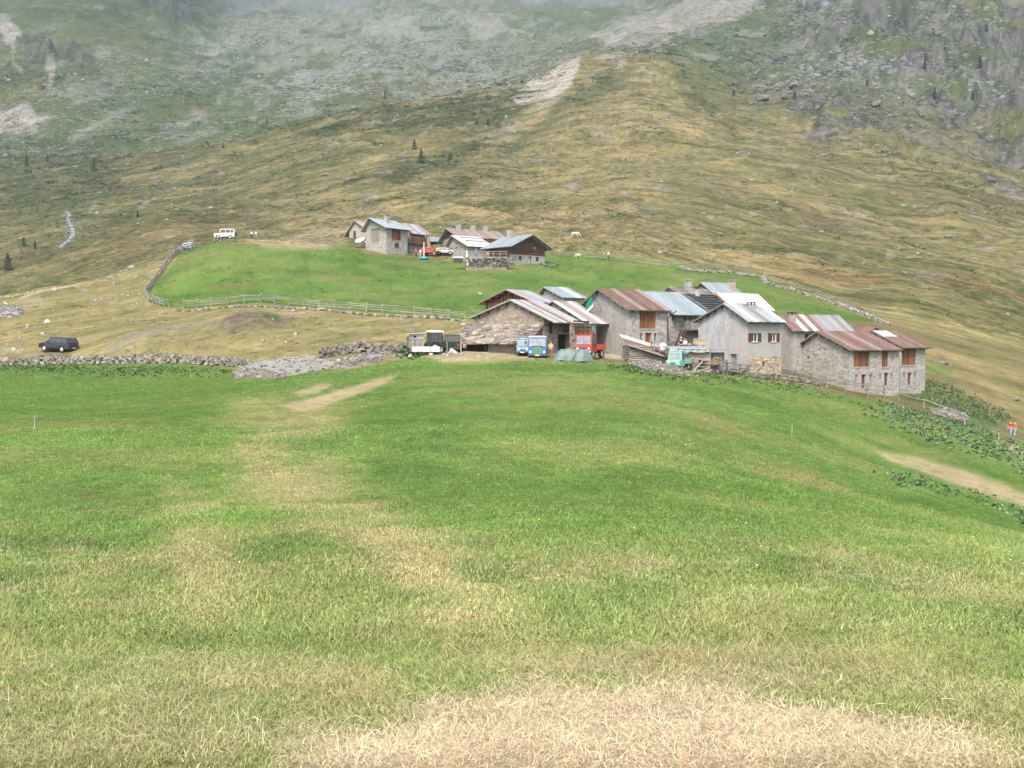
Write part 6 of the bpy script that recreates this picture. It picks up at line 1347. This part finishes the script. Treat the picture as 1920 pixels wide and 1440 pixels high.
# gravel heap
def heap(name, label, outline, d, hgt, m, seedk, stones, cat='gravel heap'):
    """a low heap spread over an irregular outline of ground points"""
    cx = sum(p[0] for p in outline) / len(outline); cy = sum(p[1] for p in outline) / len(outline)
    root = thing(name, label, cat, (0, 0, 0)); gp_ = []
    ring = [gp(px, py, *d) for px, py in outline]; c0 = sum(ring, Vector()) / len(ring); root.location = c0
    n = 72; m_ = 16; vs = []; bd = []
    for i in range(n):
        t = i / n * len(ring); a, b = ring[int(t) % len(ring)], ring[(int(t) + 1) % len(ring)]; bd.append(a.lerp(b, t - int(t)))
    for j in range(m_ + 1):
        u = j / m_
        for i in range(n):
            p = c0.lerp(bd[i], u); z = gz(p.x, p.y); k = (1 - u ** 2.2) * hgt * (.75 + .5 * float(vnoise(np.array([p.x / 2.5]), np.array([p.y / 2.5]), seedk)[0])) + .05 * float(vnoise(np.array([p.x / .5]), np.array([p.y / .5]), seedk)[0])
            vs.append((p.x - c0.x, p.y - c0.y, z + k - c0.z - (.12 if j == m_ else 0)))
    mb = MB(); mb.add(vs, [(j*n + i, j*n + (i+1) % n, (j+1)*n + (i+1) % n, (j+1)*n + i) for j in range(1, m_) for i in range(n)] + [tuple(range(n, 2 * n))]); mb.build('gravel', M[m], root, True)
    sb = MB()
    for _ in range(stones):
        u = math.sqrt(R.random()); i = R.randrange(n); p = c0.lerp(bd[i], u); z = gz(p.x, p.y) + (1 - u ** 2.2) * hgt; t = R.uniform(.6, 1.5); r_ = abs(R.gauss(.0, .12)) + .05
        sb.rock((p.x - c0.x, p.y - c0.y, z - c0.z + .05), r_, tint=(t, t, t))
    sb.build('loose_stones', M['rock'], root)['kind'] = 'stuff'; return root
M['gravel'] = mat('pale_gravel', (.265, .255, .23), .95, var=.3, scale=3.5, bump=.06, col2=(.19, .175, .15), f2=.55, sc2=.8)
M['soil'] = mat('bare_earth', (.20, .165, .12), .95, var=.35, scale=3, bump=.08, col2=(.12, .115, .05), f2=.55, sc2=.8)
heap('gravel_heap', 'broad heap of pale grey gravel at the end of the long stone wall', [(445,690),(460,680),(500,674),(560,671),(610,674),(645,681),(600,694),(550,704),(480,708),(450,702)], (95, 122), .7, 'gravel', 5, 170)
heap('gravel_heap', 'smaller patch of gravel right of the broad gravel heap', [(655,672),(690,664),(735,660),(720,668),(690,676),(665,678)], (98, 122), .35, 'gravel', 9, 120)
heap('earth_bank', 'bare brown earth bank at the left foot of the gravel heap', [(436,700),(446,692),(462,700),(540,706),(520,714),(470,720),(440,712)], (90, 120), .6, 'soil', 12, 160, 'earth bank')
heap('earth_bank', 'earth bank between the two gravel patches', [(610,690),(640,676),(668,680),(690,682),(720,676),(700,684),(640,694)], (90, 120), .5, 'soil', 15, 120, 'earth bank')
heap('rubble_heap', 'grey rubble heap with broken boards at the left edge of the photo', [(-10,588),(10,572),(40,576),(48,588),(20,596),(-10,598)], (150, 200), .6, 'gravel', 19, 200, 'rubble')
heap('rubble_heap', 'rubble and weeds below the log shed', [(1165,684),(1200,680),(1250,690),(1290,702),(1310,708),(1270,712),(1210,698)], (92, 112), .4, 'soil', 23, 260, 'rubble')
heap('rubble_heap', 'pale stones lying beyond the pole fence below the barns', [(1740,768),(1775,765),(1810,778),(1822,788),(1790,786),(1755,778)], (100, 150), .25, 'soil', 27, 170, 'rubble')
pl_ = P(8, 577, 170); mb = MB(); mb.beam((0, 0, .9), P(22, 577, 170) - pl_ + Vector((0, 0, 0)), .3, .12); o = mb.build('broken_board', M['white']); o.location = pl_; tag(o, 'pale board sticking out of the rubble heap at the left edge', 'board')
# salient boulders one by one
for (px, py, d0, r_, lab) in ((899,552,150,.55,'white boulder alone in the upper field'),(102,545,170,.75,'white boulder beside the track at the left'),(146,637,120,.28,'small white stone right of the dark green car'),(492,640,120,.4,'white stones left of the brown earth mound'),(1645,228,560,5,'big dark boulder on the right hand mountainside'),(935,158,640,4,'grey crag at the end of the dark slope below the scree'),
    (1320,115,640,4.5,'crag of pale rock on the skyline right of the summit knoll'),(1330,82,640,4,'upper crag right of the summit knoll'),(670,205,580,5,'grey outcrop at the lip of the far bank'),(1475,185,560,4,'pale rock slab on the right hand slope'),(1490,162,600,4,'rock outcrop above the pale slab'),(1430,187,560,5,'pale rock shelf left of the slab'),
    (1080,360,350,1.3,'grey boulder on the slope above the upper field'),(1020,374,350,1.2,'grey boulder left of the one above the upper field'),(1350,440,300,1.2,'larger of two grey boulders above the field corner'),(1330,441,300,.9,'smaller of two grey boulders above the field corner'),(1780,445,280,1.4,'boulder on the striped slope at the right'),(1562,435,300,1.0,'grey rock in the middle of the striped slope'),
    (1770,682,120,.7,'flat grey boulder right of the last barn'),(1905,750,110,.6,'grey boulder above the walkers'),(1790,398,330,1.3,'boulder higher on the striped slope')):
    v = gp(px, py, d0); mb = MB(); r_ *= .72; mb.rock((0, 0, r_ * .2), r_, (1.3, 1, .6), sub=1, seed=px); o = mb.build('boulder', M['cut_stone' if 'white' in lab else 'rock']); o.location = v; tag(o, lab, 'boulder')

# ------------------------------------------------------------------ vegetation and scattered rock on the slopes
def grid_pts(n, t0, t1, x0=-60, x1=1980, rng=RNG, weight=None):
    """random ground points spread evenly over the photo height between two feature lines"""
    r0, r1 = int(np.searchsorted(tt, t0)), int(np.searchsorted(tt, t1)); c0, c1 = int(col_index(x0)), int(col_index(x1))
    ri = rng.uniform(r0, min(r1, NRW - 2), n); ci = rng.uniform(c0, c1, n); i, j = ri.astype(int), ci.astype(int); a, b = ri - i, ci - j
    def bl(A): 
        if A.ndim == 3: aa, bb = a[:, None], b[:, None]
        else: aa, bb = a, b
        return (A[i, j] * (1 - bb) + A[i, j+1] * bb) * (1 - aa) + (A[i+1, j] * (1 - bb) + A[i+1, j+1] * bb) * aa
    return bl(X), bl(Y), bl(Z), bl(CG), i, j
def scatter_mesh(name, mtl, items, kind='stuff', smooth=False):
    """items: list of (template verts Nx3, faces list, pos, scale3, yaw, tint) grouped by template"""
    V = []; Fq = []; Tn = []; off = 0
    for (tv, tf, pos, sc, yaw, tint) in items:       # pos (K,3) sc (K,3) yaw (K,) tint (K,3)
        K = len(pos); c, s = np.cos(yaw)[:, None], np.sin(yaw)[:, None]
        x = tv[None, :, 0] * sc[:, 0:1]; y = tv[None, :, 1] * sc[:, 1:2]; z = tv[None, :, 2] * sc[:, 2:3]
        V.append(np.stack([x * c - y * s + pos[:, 0:1], x * s + y * c + pos[:, 1:2], z + pos[:, 2:3]], -1).reshape(-1, 3))
        f = np.asarray(tf); Fq.append((f[None] + (np.arange(K) * len(tv))[:, None, None] + off).reshape(-1, 3)); off += K * len(tv); Tn.append(np.repeat(tint, len(tf), 0))
    V = np.concatenate(V).astype(np.float32); Fq = np.concatenate(Fq).astype(np.int32); Tn = np.concatenate(Tn)
    me = bpy.data.meshes.new(name); me.vertices.add(len(V)); me.vertices.foreach_set('co', V.ravel()); me.loops.add(Fq.size); me.loops.foreach_set('vertex_index', Fq.ravel())
    me.polygons.add(len(Fq)); me.polygons.foreach_set('loop_start', np.arange(len(Fq), dtype=np.int32) * 3); me.update(calc_edges=True)
    a = me.attributes.new('tint', 'FLOAT_COLOR', 'FACE'); a.data.foreach_set('color', np.concatenate([Tn, np.ones((len(Tn), 1))], 1).astype(np.float32).ravel())
    me.materials.append(mtl); o = bpy.data.objects.new(name, me); COL.objects.link(o); o['kind'] = kind; return o
def rock_templ(seed):
    bm = bmesh.new(); bmesh.ops.create_icosphere(bm, subdivisions=1, radius=1); rr = random.Random(seed)
    v = np.array([[c * rr.uniform(.7, 1.25) for c in p.co] for p in bm.verts]); f = [[q.index for q in t.verts] for t in bm.faces]; bm.free(); v[:, 2] *= .7; return v, f
def shrub_templ(seed, n=26, leaf=.34, flat=.75):
    rr = random.Random(seed); v = []; f = []
    for k in range(n):
        th, ph = rr.uniform(0, 6.28), math.acos(rr.uniform(-.1, 1)); r_ = rr.uniform(.6, 1.0)
        c = Vector((math.sin(ph) * math.cos(th), math.sin(ph) * math.sin(th), math.cos(ph) * flat)) * r_
        for q in range(3): v.append((c.x + rr.uniform(-leaf, leaf), c.y + rr.uniform(-leaf, leaf), c.z + rr.uniform(-leaf, leaf) * .8))
        f.append([3*k, 3*k+1, 3*k+2])
    return np.array(v), f
white = mat('scattered_rock', (1, 1, 1), .9, var=.2, scale=.8); leafm = mat('shrub_foliage', (1, 1, 1), .85, var=.1, scale=1)
def pick(n, t0, t1, dens, x0=-60, x1=1980):
    x, y, z, c, i, j = grid_pts(n, t0, t1, x0, x1); keep = RNG.random(n) < dens[i, j]; return x[keep], y[keep], z[keep], c[keep], i[keep], j[keep]
clus = fbm(X / 26, Y / 26, 4, 120); clus2 = fbm(X / 7, Y / 7, 3, 122); slm = (T > 9.95) & (field < .3)
# rocks
dens = np.clip(boul * sst(.42, .6, clus) * 1.0 + .7 * sst(.52, .66, clus) * (T > 14) + .06 * (T > 11) + .12 * cliff + .06 * sst(.5, .7, clus2) + .8 * rk2 * sst(.5, .65, clus) + .9 * (T < 9) * 0, 0, 1) * slm
x, y, z, c, i, j = pick(60000, 9.95, 17.3, dens); K = len(x); items = []
for q in range(4):
    s = slice(q, None, 4); k = len(x[s]); sz = (np.exp(RNG.normal(0, .55, k)) * .00062 * y[s])[:, None] * RNG.uniform(.7, 1.4, (k, 3)); t = RNG.uniform(.13, .30, k)[:, None] * np.array([[1, .98, .93]])
    items.append((*rock_templ(q), np.stack([x[s], y[s], z[s]], -1), sz, RNG.uniform(0, 6.3, k), t))
scatter_mesh('scattered_rocks', white, items)
# stones around the knoll and track
dk_ = ((T > 6.1) & (T < 10) & (field < .2) & (PX0 < 900)) * (.01 + .4 * pm([(200,520),(300,500),(290,560),(200,560)], 10, 20, 8) + .3 * sst(.6, .75, clus2))
x, y, z, c, i, j = pick(5000, 6.1, 10, dk_, -20, 900); k = len(x)
scatter_mesh('scattered_stones', white, [(*rock_templ(9), np.stack([x, y, z], -1), np.exp(RNG.normal(-1.9, .5, k))[:, None] * RNG.uniform(.7, 1.4, (k, 3)), RNG.uniform(0, 6.3, k), RNG.uniform(.2, .42, k)[:, None] * np.array([[1, .97, .9]]))])
# low shrubs and heather clumps
dens = np.clip(dk * 1.2 * sst(.35, .55, clus2) + .45 * sst(.46, .60, fbs(AL / 22, zz0 / 4.5, 4, 66) * .6 + clus2 * .4) + .25 * pm([(0,290),(260,300),(200,420),(100,500),(0,520)], 20, 40, 10) + .4 * (T > 14) * sst(.5, .65, clus) + .25 * rk2, 0, 1) * slm * (T < 16.5)
x, y, z, c, i, j = pick(60000, 10.0, 16.5, dens); items = []
for q in range(4):
    s = slice(q, None, 4); k = len(x[s]); sz = (np.exp(RNG.normal(0, .45, k)) * np.clip(.00165 * y[s], .3, 1.9))[:, None] * RNG.uniform(.8, 1.5, (k, 3)) * np.array([[1.3, 1, .42]]); g = RNG.uniform(.6, 1.35, k)[:, None]
    items.append((*shrub_templ(q + 20, 16), np.stack([x[s], y[s], z[s]], -1), sz, RNG.uniform(0, 6.3, k), g * np.array([[.068, .085, .038]])))
scatter_mesh('juniper_shrubs', leafm, items)
# dry tussocks: straw clumps breaking the slope surface
dens = np.clip(.55 * sst(.45, .6, .5 * st2 + .5 * st3), 0, 1) * (((T > 6.3) & (T < 9.9) & (PX0 < 1000)) | ((T > 9.95) & (T < 12.3))) * (field < .2) * (1 - np.clip(strawm, 0, 1))
x, y, z, c, i, j = pick(42000, 6.3, 12.3, dens); items = []
for q in range(3):
    s = slice(q, None, 3); k = len(x[s]); sz = (np.exp(RNG.normal(0, .4, k)) * np.clip(.0011 * y[s], .12, .6))[:, None] * RNG.uniform(.8, 1.5, (k, 3)) * np.array([[1.8, 1, .5]]); g = RNG.uniform(.7, 1.3, k)[:, None]
    items.append((*shrub_templ(q + 40, 8, .4), np.stack([x[s], y[s], z[s]], -1), sz, RNG.uniform(0, 6.3, k), g * (c[s] * .6 + np.array([[.10, .085, .035]]) * RNG.choice([.6, 1.6], k)[:, None])))
scatter_mesh('dry_tussocks', leafm, items)
# darker tufts breaking up the upper field
dens = field * sst(.42, .62, fbm(X / 4, Y / 4, 4, 160)); x, y, z, c, i, j = pick(16000, 8.2, 10.4, dens, 250, 1700); items = []
for q in range(3):
    s = slice(q, None, 3); k = len(x[s]); sz = RNG.uniform(.12, .34, k)[:, None] * np.array([[1.8, 1, .45]]); g = RNG.choice([.55, .75, 1.25], k)[:, None]
    items.append((*shrub_templ(q + 70, 9, .4), np.stack([x[s], y[s], z[s]], -1), sz, RNG.uniform(0, 6.3, k), g * c[s]))
scatter_mesh('field_tufts', leafm, items)
# single conifers
CONM = mat('conifer_needles', (.030, .055, .025), .9, var=.3, scale=1)
def conifer(v, h_, label, seed, fat=.32):
    rr = random.Random(seed); root = thing('conifer', label, 'tree', v); mb = MB(); mb.cyl((0, 0, -.4), (0, 0, h_ * .95), h_ * .03, h_ * .006, 7)
    for k in range(6): a = rr.uniform(0, 6.28); z = h_ * rr.uniform(.15, .7); mb.beam((0, 0, z), (math.cos(a) * h_ * fat * .7 * (1 - z / h_), math.sin(a) * h_ * fat * .7 * (1 - z / h_), z - .02 * h_), h_ * .012)
    mb.build('trunk', M['darkwood'], root); c_ = MB()
    for k in range(420):
        z = h_ * (.08 + .92 * rr.random() ** 1.15); r_ = h_ * fat * (1 - z / h_) ** .8 * rr.uniform(.35, 1.08) * (.8 + .3 * math.sin(z * 9 / h_ * 3 + seed)); a = rr.uniform(0, 6.28); p = Vector((r_ * math.cos(a), r_ * math.sin(a), z)); q = h_ * .075; t = rr.uniform(.6, 1.5)
        c_.add([p + Vector((rr.uniform(-q, q), rr.uniform(-q, q), rr.uniform(-q, q) * .6)) for _ in range(3)], [(0, 1, 2)], (t, t, t * .9))
    c_.build('crown', CONM, root)
GT = 'lone dark conifers on the mountainside'
for n_, (px, py, hpx, d0, lab) in enumerate(((790,306,24,400,'wider of the conifers above the upper hamlet'),(777,281,18,400,'small conifer just above the wide one'),(845,302,14,400,'bushy conifer right of the wide one, on the dark patch'),(894,234,10,500,'conifer on the dark slope, left of a close pair'),(915,236,13,500,'taller one of the close pair on the dark slope'),(1490,186,16,500,'conifer beside the pale rock slab on the right'),
    (1376,180,13,560,'conifer left of the pale rock shelf'),(1626,160,14,560,'conifer under the crags'),(1734,130,20,560,'slim conifer against the crag'),(1752,188,22,540,'conifer right of the big dark boulder'),(1824,188,18,560,'conifer in the cleft of the crag'),(1837,128,22,560,'tallest conifer at the far right crags'),(1850,60,14,600,'highest conifer on the right hand ridge'),
    (50,312,20,500,'conifer at the left edge above the stream'),(88,304,14,500,'low conifer right of the left edge one'),(176,320,20,500,'bushy conifer below the scree at the left'),(390,274,9,480,'left one of two small conifers on the far bank'),(418,278,10,480,'right one of two small conifers on the far bank'),(722,186,14,620,'conifer at the foot of the boulder field'),(500,232,10,600,'small conifer on the dark far bank'),
    (258,408,14,320,'conifer beside the bare landslip above the field'),(15,508,30,250,'dark tree clump at the left edge above the rubble'),(45,462,16,270,'small conifer by the stream, left one'),(66,467,14,270,'small conifer by the stream, right one'))):
    v = gp(px, py, d0); conifer(v, hpx / 2000 * v.y * 1.05, lab, n_ + 1, .42 if 'bushy' in lab or 'clump' in lab or 'wide' in lab else .28)
# brook: water and wet stones
def brook():
    path = ground_path([(126,392),(130,402),(128,414),(136,426),(140,436),(133,446),(124,456),(112,466)], 280, 420); w = MB(); pp = resample(path, 2.0)
    for a, b in zip(pp, pp[1:]):
        d = (b - a).normalized(); n = Vector((-d.y, d.x, 0)) * R.uniform(.35, .8); s = Vector((0, 0, .12)); w.add([a - n + s, a + n + s, b + n + s, b - n + s, a - n, a + n, b + n, b - n], [(0, 1, 2, 3), (4, 7, 6, 5), (0, 4, 5, 1), (1, 5, 6, 2), (2, 6, 7, 3), (3, 7, 4, 0)])
    o = w.build('brook', mat('foaming_water', (.27, .30, .33), .25, var=.6, scale=1.2, spec=.6)); o['kind'] = 'structure'
    it = []; ps = np.array([tuple(p + Vector((R.gauss(0, 1.3), R.gauss(0, 1.3), .05))) for p in pp for _ in range(5)]); k = len(ps)
    scatter_mesh('brook_stones', white, [(*rock_templ(3), ps, RNG.uniform(.12, .42, (k, 3)), RNG.uniform(0, 6.3, k), RNG.uniform(.16, .34, k)[:, None] * np.array([[1, 1, 1.05]]))])
brook()
# dock patch, nettles
def leafclump(seed, n, L0, up):
    rr = random.Random(seed); v = []; f = []
    for k in range(n):
        a = rr.uniform(0, 6.28); L_ = L0 * rr.uniform(.6, 1.2); w = L_ * .3; e = rr.uniform(.3, 1.2) if not up else rr.uniform(1.0, 1.45); b = Vector((rr.uniform(-.2, .2), rr.uniform(-.2, .2), 0 if not up else rr.uniform(0, .4)))
        d = Vector((math.cos(a) * math.cos(e), math.sin(a) * math.cos(e), math.sin(e))); s = Vector((-math.sin(a), math.cos(a), 0)) * w; m_ = b + d * L_ * .6; t = b + d * L_ + Vector((0, 0, -.12 * L_))
        i = len(v); v += [tuple(b), tuple(m_ - s), tuple(m_ + s), tuple(t)]; f += [[i, i+1, i+2], [i+1, i+3, i+2]]
    return np.array(v), f
dockm = mat('broad_leaves', (1, 1, 1), .6, var=.1, spec=.3)
def leaves(name, n, poly, t0, t1, size, col, up=False, cl=12, x0=1200, x1=1980, thr=None, templ=60):
    dn = pm(poly, 8, 20, t0, t1)
    if thr: dn = dn * sst(thr, thr + .08, clus2)
    x, y, z, c, i, j = pick(n, t0, t1, dn, x0, x1); items = []
    for q in range(3):
        s = slice(q, None, 3); k = len(x[s]); g = RNG.uniform(.55, 1.5, k)[:, None]
        items.append((*leafclump(templ + q, cl, .5, up), np.stack([x[s], y[s], z[s]], -1), np.ones((k, 3)) * size * RNG.uniform(.7, 1.3, k)[:, None], RNG.uniform(0, 6.3, k), g * np.array([col])))
    scatter_mesh(name, dockm, items)
leaves('dock_plants', 15000, [(1615,772),(1680,755),(1760,770),(1850,812),(1930,850),(1930,905),(1860,860),(1760,835),(1690,805)], 3.6, 6.3, .52, (.115, .18, .085))
leaves('dock_plants', 4500, [(1640,884),(1760,900),(1930,960),(1930,985),(1800,935),(1700,915)], 3, 5.5, .36, (.10, .17, .075))
leaves('nettles', 11000, [(1655,735),(1690,718),(1740,712),(1800,735),(1895,788),(1850,806),(1790,782),(1700,752)], 5.8, 8.4, .48, (.135, .165, .075), True, 12, 1200, 1980, .36)
leaves('weeds', 9000, [(1300,708),(1340,697),(1420,708),(1560,738),(1660,756),(1640,766),(1500,735),(1400,720),(1330,718)], 4.9, 6.6, .38, (.12, .18, .06), False, 10, 1200, 1800, .5)
leaves('weeds', 9000, [(1140,680),(1200,684),(1260,694),(1310,704),(1350,706),(1340,718),(1250,706),(1150,686)], 4.9, 7, .45, (.11, .16, .06), False, 10, 1100, 1500, .52)
leaves('weeds', 5000, [(750,662),(775,648),(800,655),(800,664),(760,668)], 5, 7.5, .9, (.055, .10, .035), False, 10, 700, 900)
leaves('weeds', 7000, [(0,690),(440,690),(440,697),(0,697)], 5.3, 6.05, .4, (.09, .14, .045), False, 8, -60, 480)
# ---- meadow grass: tufts placed on the ground, colour taken from what grows there
def tuft(seed, n, h_, spread, wid, flat=0.0):
    rr = random.Random(seed); v = []; f = []
    for k in range(n):
        bx, by = rr.gauss(0, spread), rr.gauss(0, spread); a = rr.uniform(0, 6.28); hh = h_ * rr.uniform(.45, 1.15); ln = hh * rr.uniform(.15, .9) + flat * hh; w = wid * rr.uniform(.7, 1.3)
        s = Vector((-math.sin(a), math.cos(a), 0)) * w; b = Vector((bx, by, -.01)); m_ = b + Vector((math.cos(a) * ln * .35, math.sin(a) * ln * .35, hh * .6 * (1 - flat * .6))); t = b + Vector((math.cos(a) * ln, math.sin(a) * ln, hh * (1 - flat * .7)))
        i = len(v); v += [tuple(b - s), tuple(b + s), tuple(m_ + s * .8), tuple(m_ - s * .8), tuple(t)]; f += [(i, i+1, i+2, i+3), (i+3, i+2, i+4)]
    me = bpy.data.meshes.new('grass_tuft'); me.from_pydata(v, [], f); me.update(); return me
gm = bpy.data.materials.new('grass_blades'); gm.use_nodes = True
_n = gm.node_tree; _b = _n.nodes['Principled BSDF']; _b.inputs['Roughness'].default_value = .6; _b.inputs['Specular IOR Level'].default_value = .2
_a = _n.nodes.new('ShaderNodeAttribute'); _a.attribute_type = 'INSTANCER'; _a.attribute_name = 'gcol'
_g = _n.nodes.new('ShaderNodeNewGeometry'); _mr = _n.nodes.new('ShaderNodeMapRange'); _mr.inputs[3].default_value = .72; _mr.inputs[4].default_value = 1.38; _n.links.new(_g.outputs['Random Per Island'], _mr.inputs[0])
_s = _n.nodes.new('ShaderNodeVectorMath'); _s.operation = 'SCALE'; _n.links.new(_a.outputs['Color'], _s.inputs[0]); _n.links.new(_mr.outputs[0], _s.inputs['Scale'])
_tr = _n.nodes.new('ShaderNodeBsdfTranslucent'); _mx = _n.nodes.new('ShaderNodeMixShader'); _mx.inputs[0].default_value = 0.0
_n.links.new(_s.outputs[0], _b.inputs['Base Color']); _n.links.new(_s.outputs[0], _tr.inputs['Color']); 
def grass_field(name, templates, x, y, z, col, scale, keep_tilt=.2):
    tc = bpy.data.collections.new(name + '_tufts')
    for me in templates:
        me.materials.append(gm) if not me.materials else None; o = bpy.data.objects.new('grass_tuft', me); tc.objects.link(o)
    n = len(x); me = bpy.data.meshes.new(name); me.vertices.add(n); me.vertices.foreach_set('co', np.stack([x, y, z], -1).astype(np.float32).ravel())
    a = me.attributes.new('gcol', 'FLOAT_COLOR', 'POINT'); a.data.foreach_set('color', np.concatenate([col, np.ones((n, 1))], 1).astype(np.float32).ravel())
    a = me.attributes.new('gs', 'FLOAT', 'POINT'); a.data.foreach_set('value', scale.astype(np.float32))
    a = me.attributes.new('gr', 'FLOAT_VECTOR', 'POINT'); a.data.foreach_set('vector', np.stack([RNG.normal(0, keep_tilt, n), RNG.normal(0, keep_tilt, n), RNG.uniform(0, 6.28, n)], -1).astype(np.float32).ravel())
    o = bpy.data.objects.new(name, me); COL.objects.link(o); o['kind'] = 'stuff'
    ng = bpy.data.node_groups.new(name, 'GeometryNodeTree'); ng.interface.new_socket('Geometry', in_out='INPUT', socket_type='NodeSocketGeometry'); ng.interface.new_socket('Geometry', in_out='OUTPUT', socket_type='NodeSocketGeometry')
    N = ng.nodes; gi, go = N.new('NodeGroupInput'), N.new('NodeGroupOutput'); ip = N.new('GeometryNodeInstanceOnPoints'); ci = N.new('GeometryNodeCollectionInfo'); ci.inputs['Collection'].default_value = tc; ci.inputs['Separate Children'].default_value = True; ci.inputs['Reset Children'].default_value = True
    ip.inputs['Pick Instance'].default_value = True
    def na(nm, ty): q = N.new('GeometryNodeInputNamedAttribute'); q.data_type = ty; q.inputs['Name'].default_value = nm; return q.outputs[0]
    rv = N.new('FunctionNodeRandomValue'); rv.data_type = 'INT'; rv.inputs[4].default_value = 0; rv.inputs[5].default_value = len(templates) - 1
    ng.links.new(gi.outputs[0], ip.inputs['Points']); ng.links.new(ci.outputs[0], ip.inputs['Instance']); ng.links.new(rv.outputs[2], ip.inputs['Instance Index'])
    er = N.new('FunctionNodeEulerToRotation'); ng.links.new(na('gr', 'FLOAT_VECTOR'), er.inputs[0]); ng.links.new(er.outputs[0], ip.inputs['Rotation']); ng.links.new(na('gs', 'FLOAT'), ip.inputs['Scale'])
    ng.links.new(ip.outputs[0], go.inputs[0]); md = o.modifiers.new('tufts', 'NODES'); md.node_group = ng; return o
def blades(n, t0, t1, smin, k, templates, name, dens=None, hs=1.0, xr=(-40, 1960)):
    d_ = np.ones(X.shape) if dens is None else dens
    x, y, z, c, i, j = pick(n, t0, t1, d_, *xr)
    sc = np.maximum(smin, k * y) * RNG.uniform(.7, 1.3, len(x)) * hs * (1 - .45 * np.clip(strawm[i, j], 0, 1))
    jit = RNG.uniform(.68, 1.32, len(x))[:, None]; dry = (RNG.random(len(x)) < .06)[:, None]
    col = np.where(dry, c * .4 + np.array([[.24, .20, .09]]) * .6, c) * jit * 1.5
    grass_field(name, templates, x, y, z, np.clip(col, .003, .8), sc)
TA = [tuft(q, 32, .032, .055, .0012, .35) for q in range(6)]; TB = [tuft(q + 20, 28, .042, .09, .0024, .35) for q in range(5)]; TC = [tuft(q + 40, 22, .036, .16, .007, .4) for q in range(5)]
blades(70000, .6, 2.2, 1.0, 0, TA, 'meadow_grass', xr=(-550, 2450), dens=1 - .8 * np.clip(strawm, 0, 1))
blades(24000, 1.7, 3.0, 1.0, .05, TB, 'meadow_grass', xr=(-250, 2200))
blades(26000, 2.6, 4.2, .6, .05, TB, 'meadow_grass', xr=(-150, 2050))
blades(34000, 3.6, 6.0, .3, .022, TC, 'meadow_grass', dens=mead, xr=(-100, 2020))
# longer, lighter stalks
TS = [tuft(q + 60, 7, .22, .05, .0012, .35) for q in range(5)]
TF = [tuft(q + 80, 30, .05, .07, .0012, .95) for q in range(6)]
fd = np.clip(strawm * 1.2 + .35 * dry_near * sst(.45, .6, n3), 0, 1)
x, y, z, c, i, j = pick(46000, .6, 2.6, fd, -40, 1960); grass_field('mown_straw', TF, x, y, z, np.clip(c * .5 + np.array([[.23, .185, .125]]) * RNG.uniform(.5, 1.5, len(x))[:, None], 0, 1) * 1.25, np.maximum(.75, .11 * y) * RNG.uniform(.7, 1.4, len(x)), .25)
sd = sst(.5, .62, fbm(X / 1.3, Y / 1.3, 3, 140)) * (.35 + np.clip(strawm + trail + dry_near * .8, 0, 1))
x, y, z, c, i, j = pick(10000, .7, 3.0, np.clip(sd, 0, 1), -40, 1960); grass_field('straw_stalks', TS, x, y, z, np.clip(np.array([[.42, .33, .16]]) * RNG.uniform(.6, 1.25, len(x))[:, None], 0, 1), RNG.uniform(.35, 1.0, len(x)), .5)
# flowers
for nm, colr, cnt, px_rng in (('yellow_flowers', (.75, .50, .03), 26, None), ('white_flowers', (.8, .8, .75), 46, None)):
    mb = MB(); x, y, z, c, i, j = grid_pts(cnt, 1.9, 4.2, 300, 1960)
    if nm[0] == 'y':
        ex = [(1620,1034),(1628,1034),(1643,1047),(1647,1053),(1655,1020),(1500,1185)]
        for k, (a, b) in enumerate(ex): v = gp(a, b, 2, 40); x[k], y[k], z[k] = v.x, v.y, v.z
    for a, b, q in zip(x, y, z):
        r_ = max(.008, .0008 * b); hh = .045; mb.cyl((a, b, q + hh), (a, b, q + hh + .008), r_, r_ * 1.1, 6); mb.beam((a, b, q), (a, b, q + hh), .003, tint=(.2, .5, .3))
    mb.build(nm, mat(nm + '_petals', colr, .6), None)['kind'] = 'stuff'

# ------------------------------------------------------------------ haze: one closed box of even air round everything
hz = bpy.data.meshes.new('haze')
_zt = float(Z.max()) + 15; _zb = float(Z.min()) - 12
_x0, _x1, _y0, _y1 = float(X.min()) - 20, float(X.max()) + 20, -60.0, float(Y.max()) + 20
_v = [(x, y, z) for z in (_zb, _zt) for y in (_y0, _y1) for x in (_x0, _x1)]
hz.from_pydata(_v, [], [(0,2,3,1),(4,5,7,6),(0,1,5,4),(2,6,7,3),(0,4,6,2),(1,3,7,5)]); hz.update()
hzo = bpy.data.objects.new('haze', hz); COL.objects.link(hzo); hzo['kind'] = 'stuff'
mh = bpy.data.materials.new('haze_air'); mh.use_nodes = True; mh.node_tree.nodes.clear()
_pv = mh.node_tree.nodes.new('ShaderNodeVolumePrincipled'); _ou = mh.node_tree.nodes.new('ShaderNodeOutputMaterial')
_pv.inputs['Color'].default_value = (.56, .70, .80, 1); _pv.inputs['Density'].default_value = HAZE; _pv.inputs['Anisotropy'].default_value = .2
mh.node_tree.links.new(_pv.outputs[0], _ou.inputs['Volume']); hz.materials.append(mh)
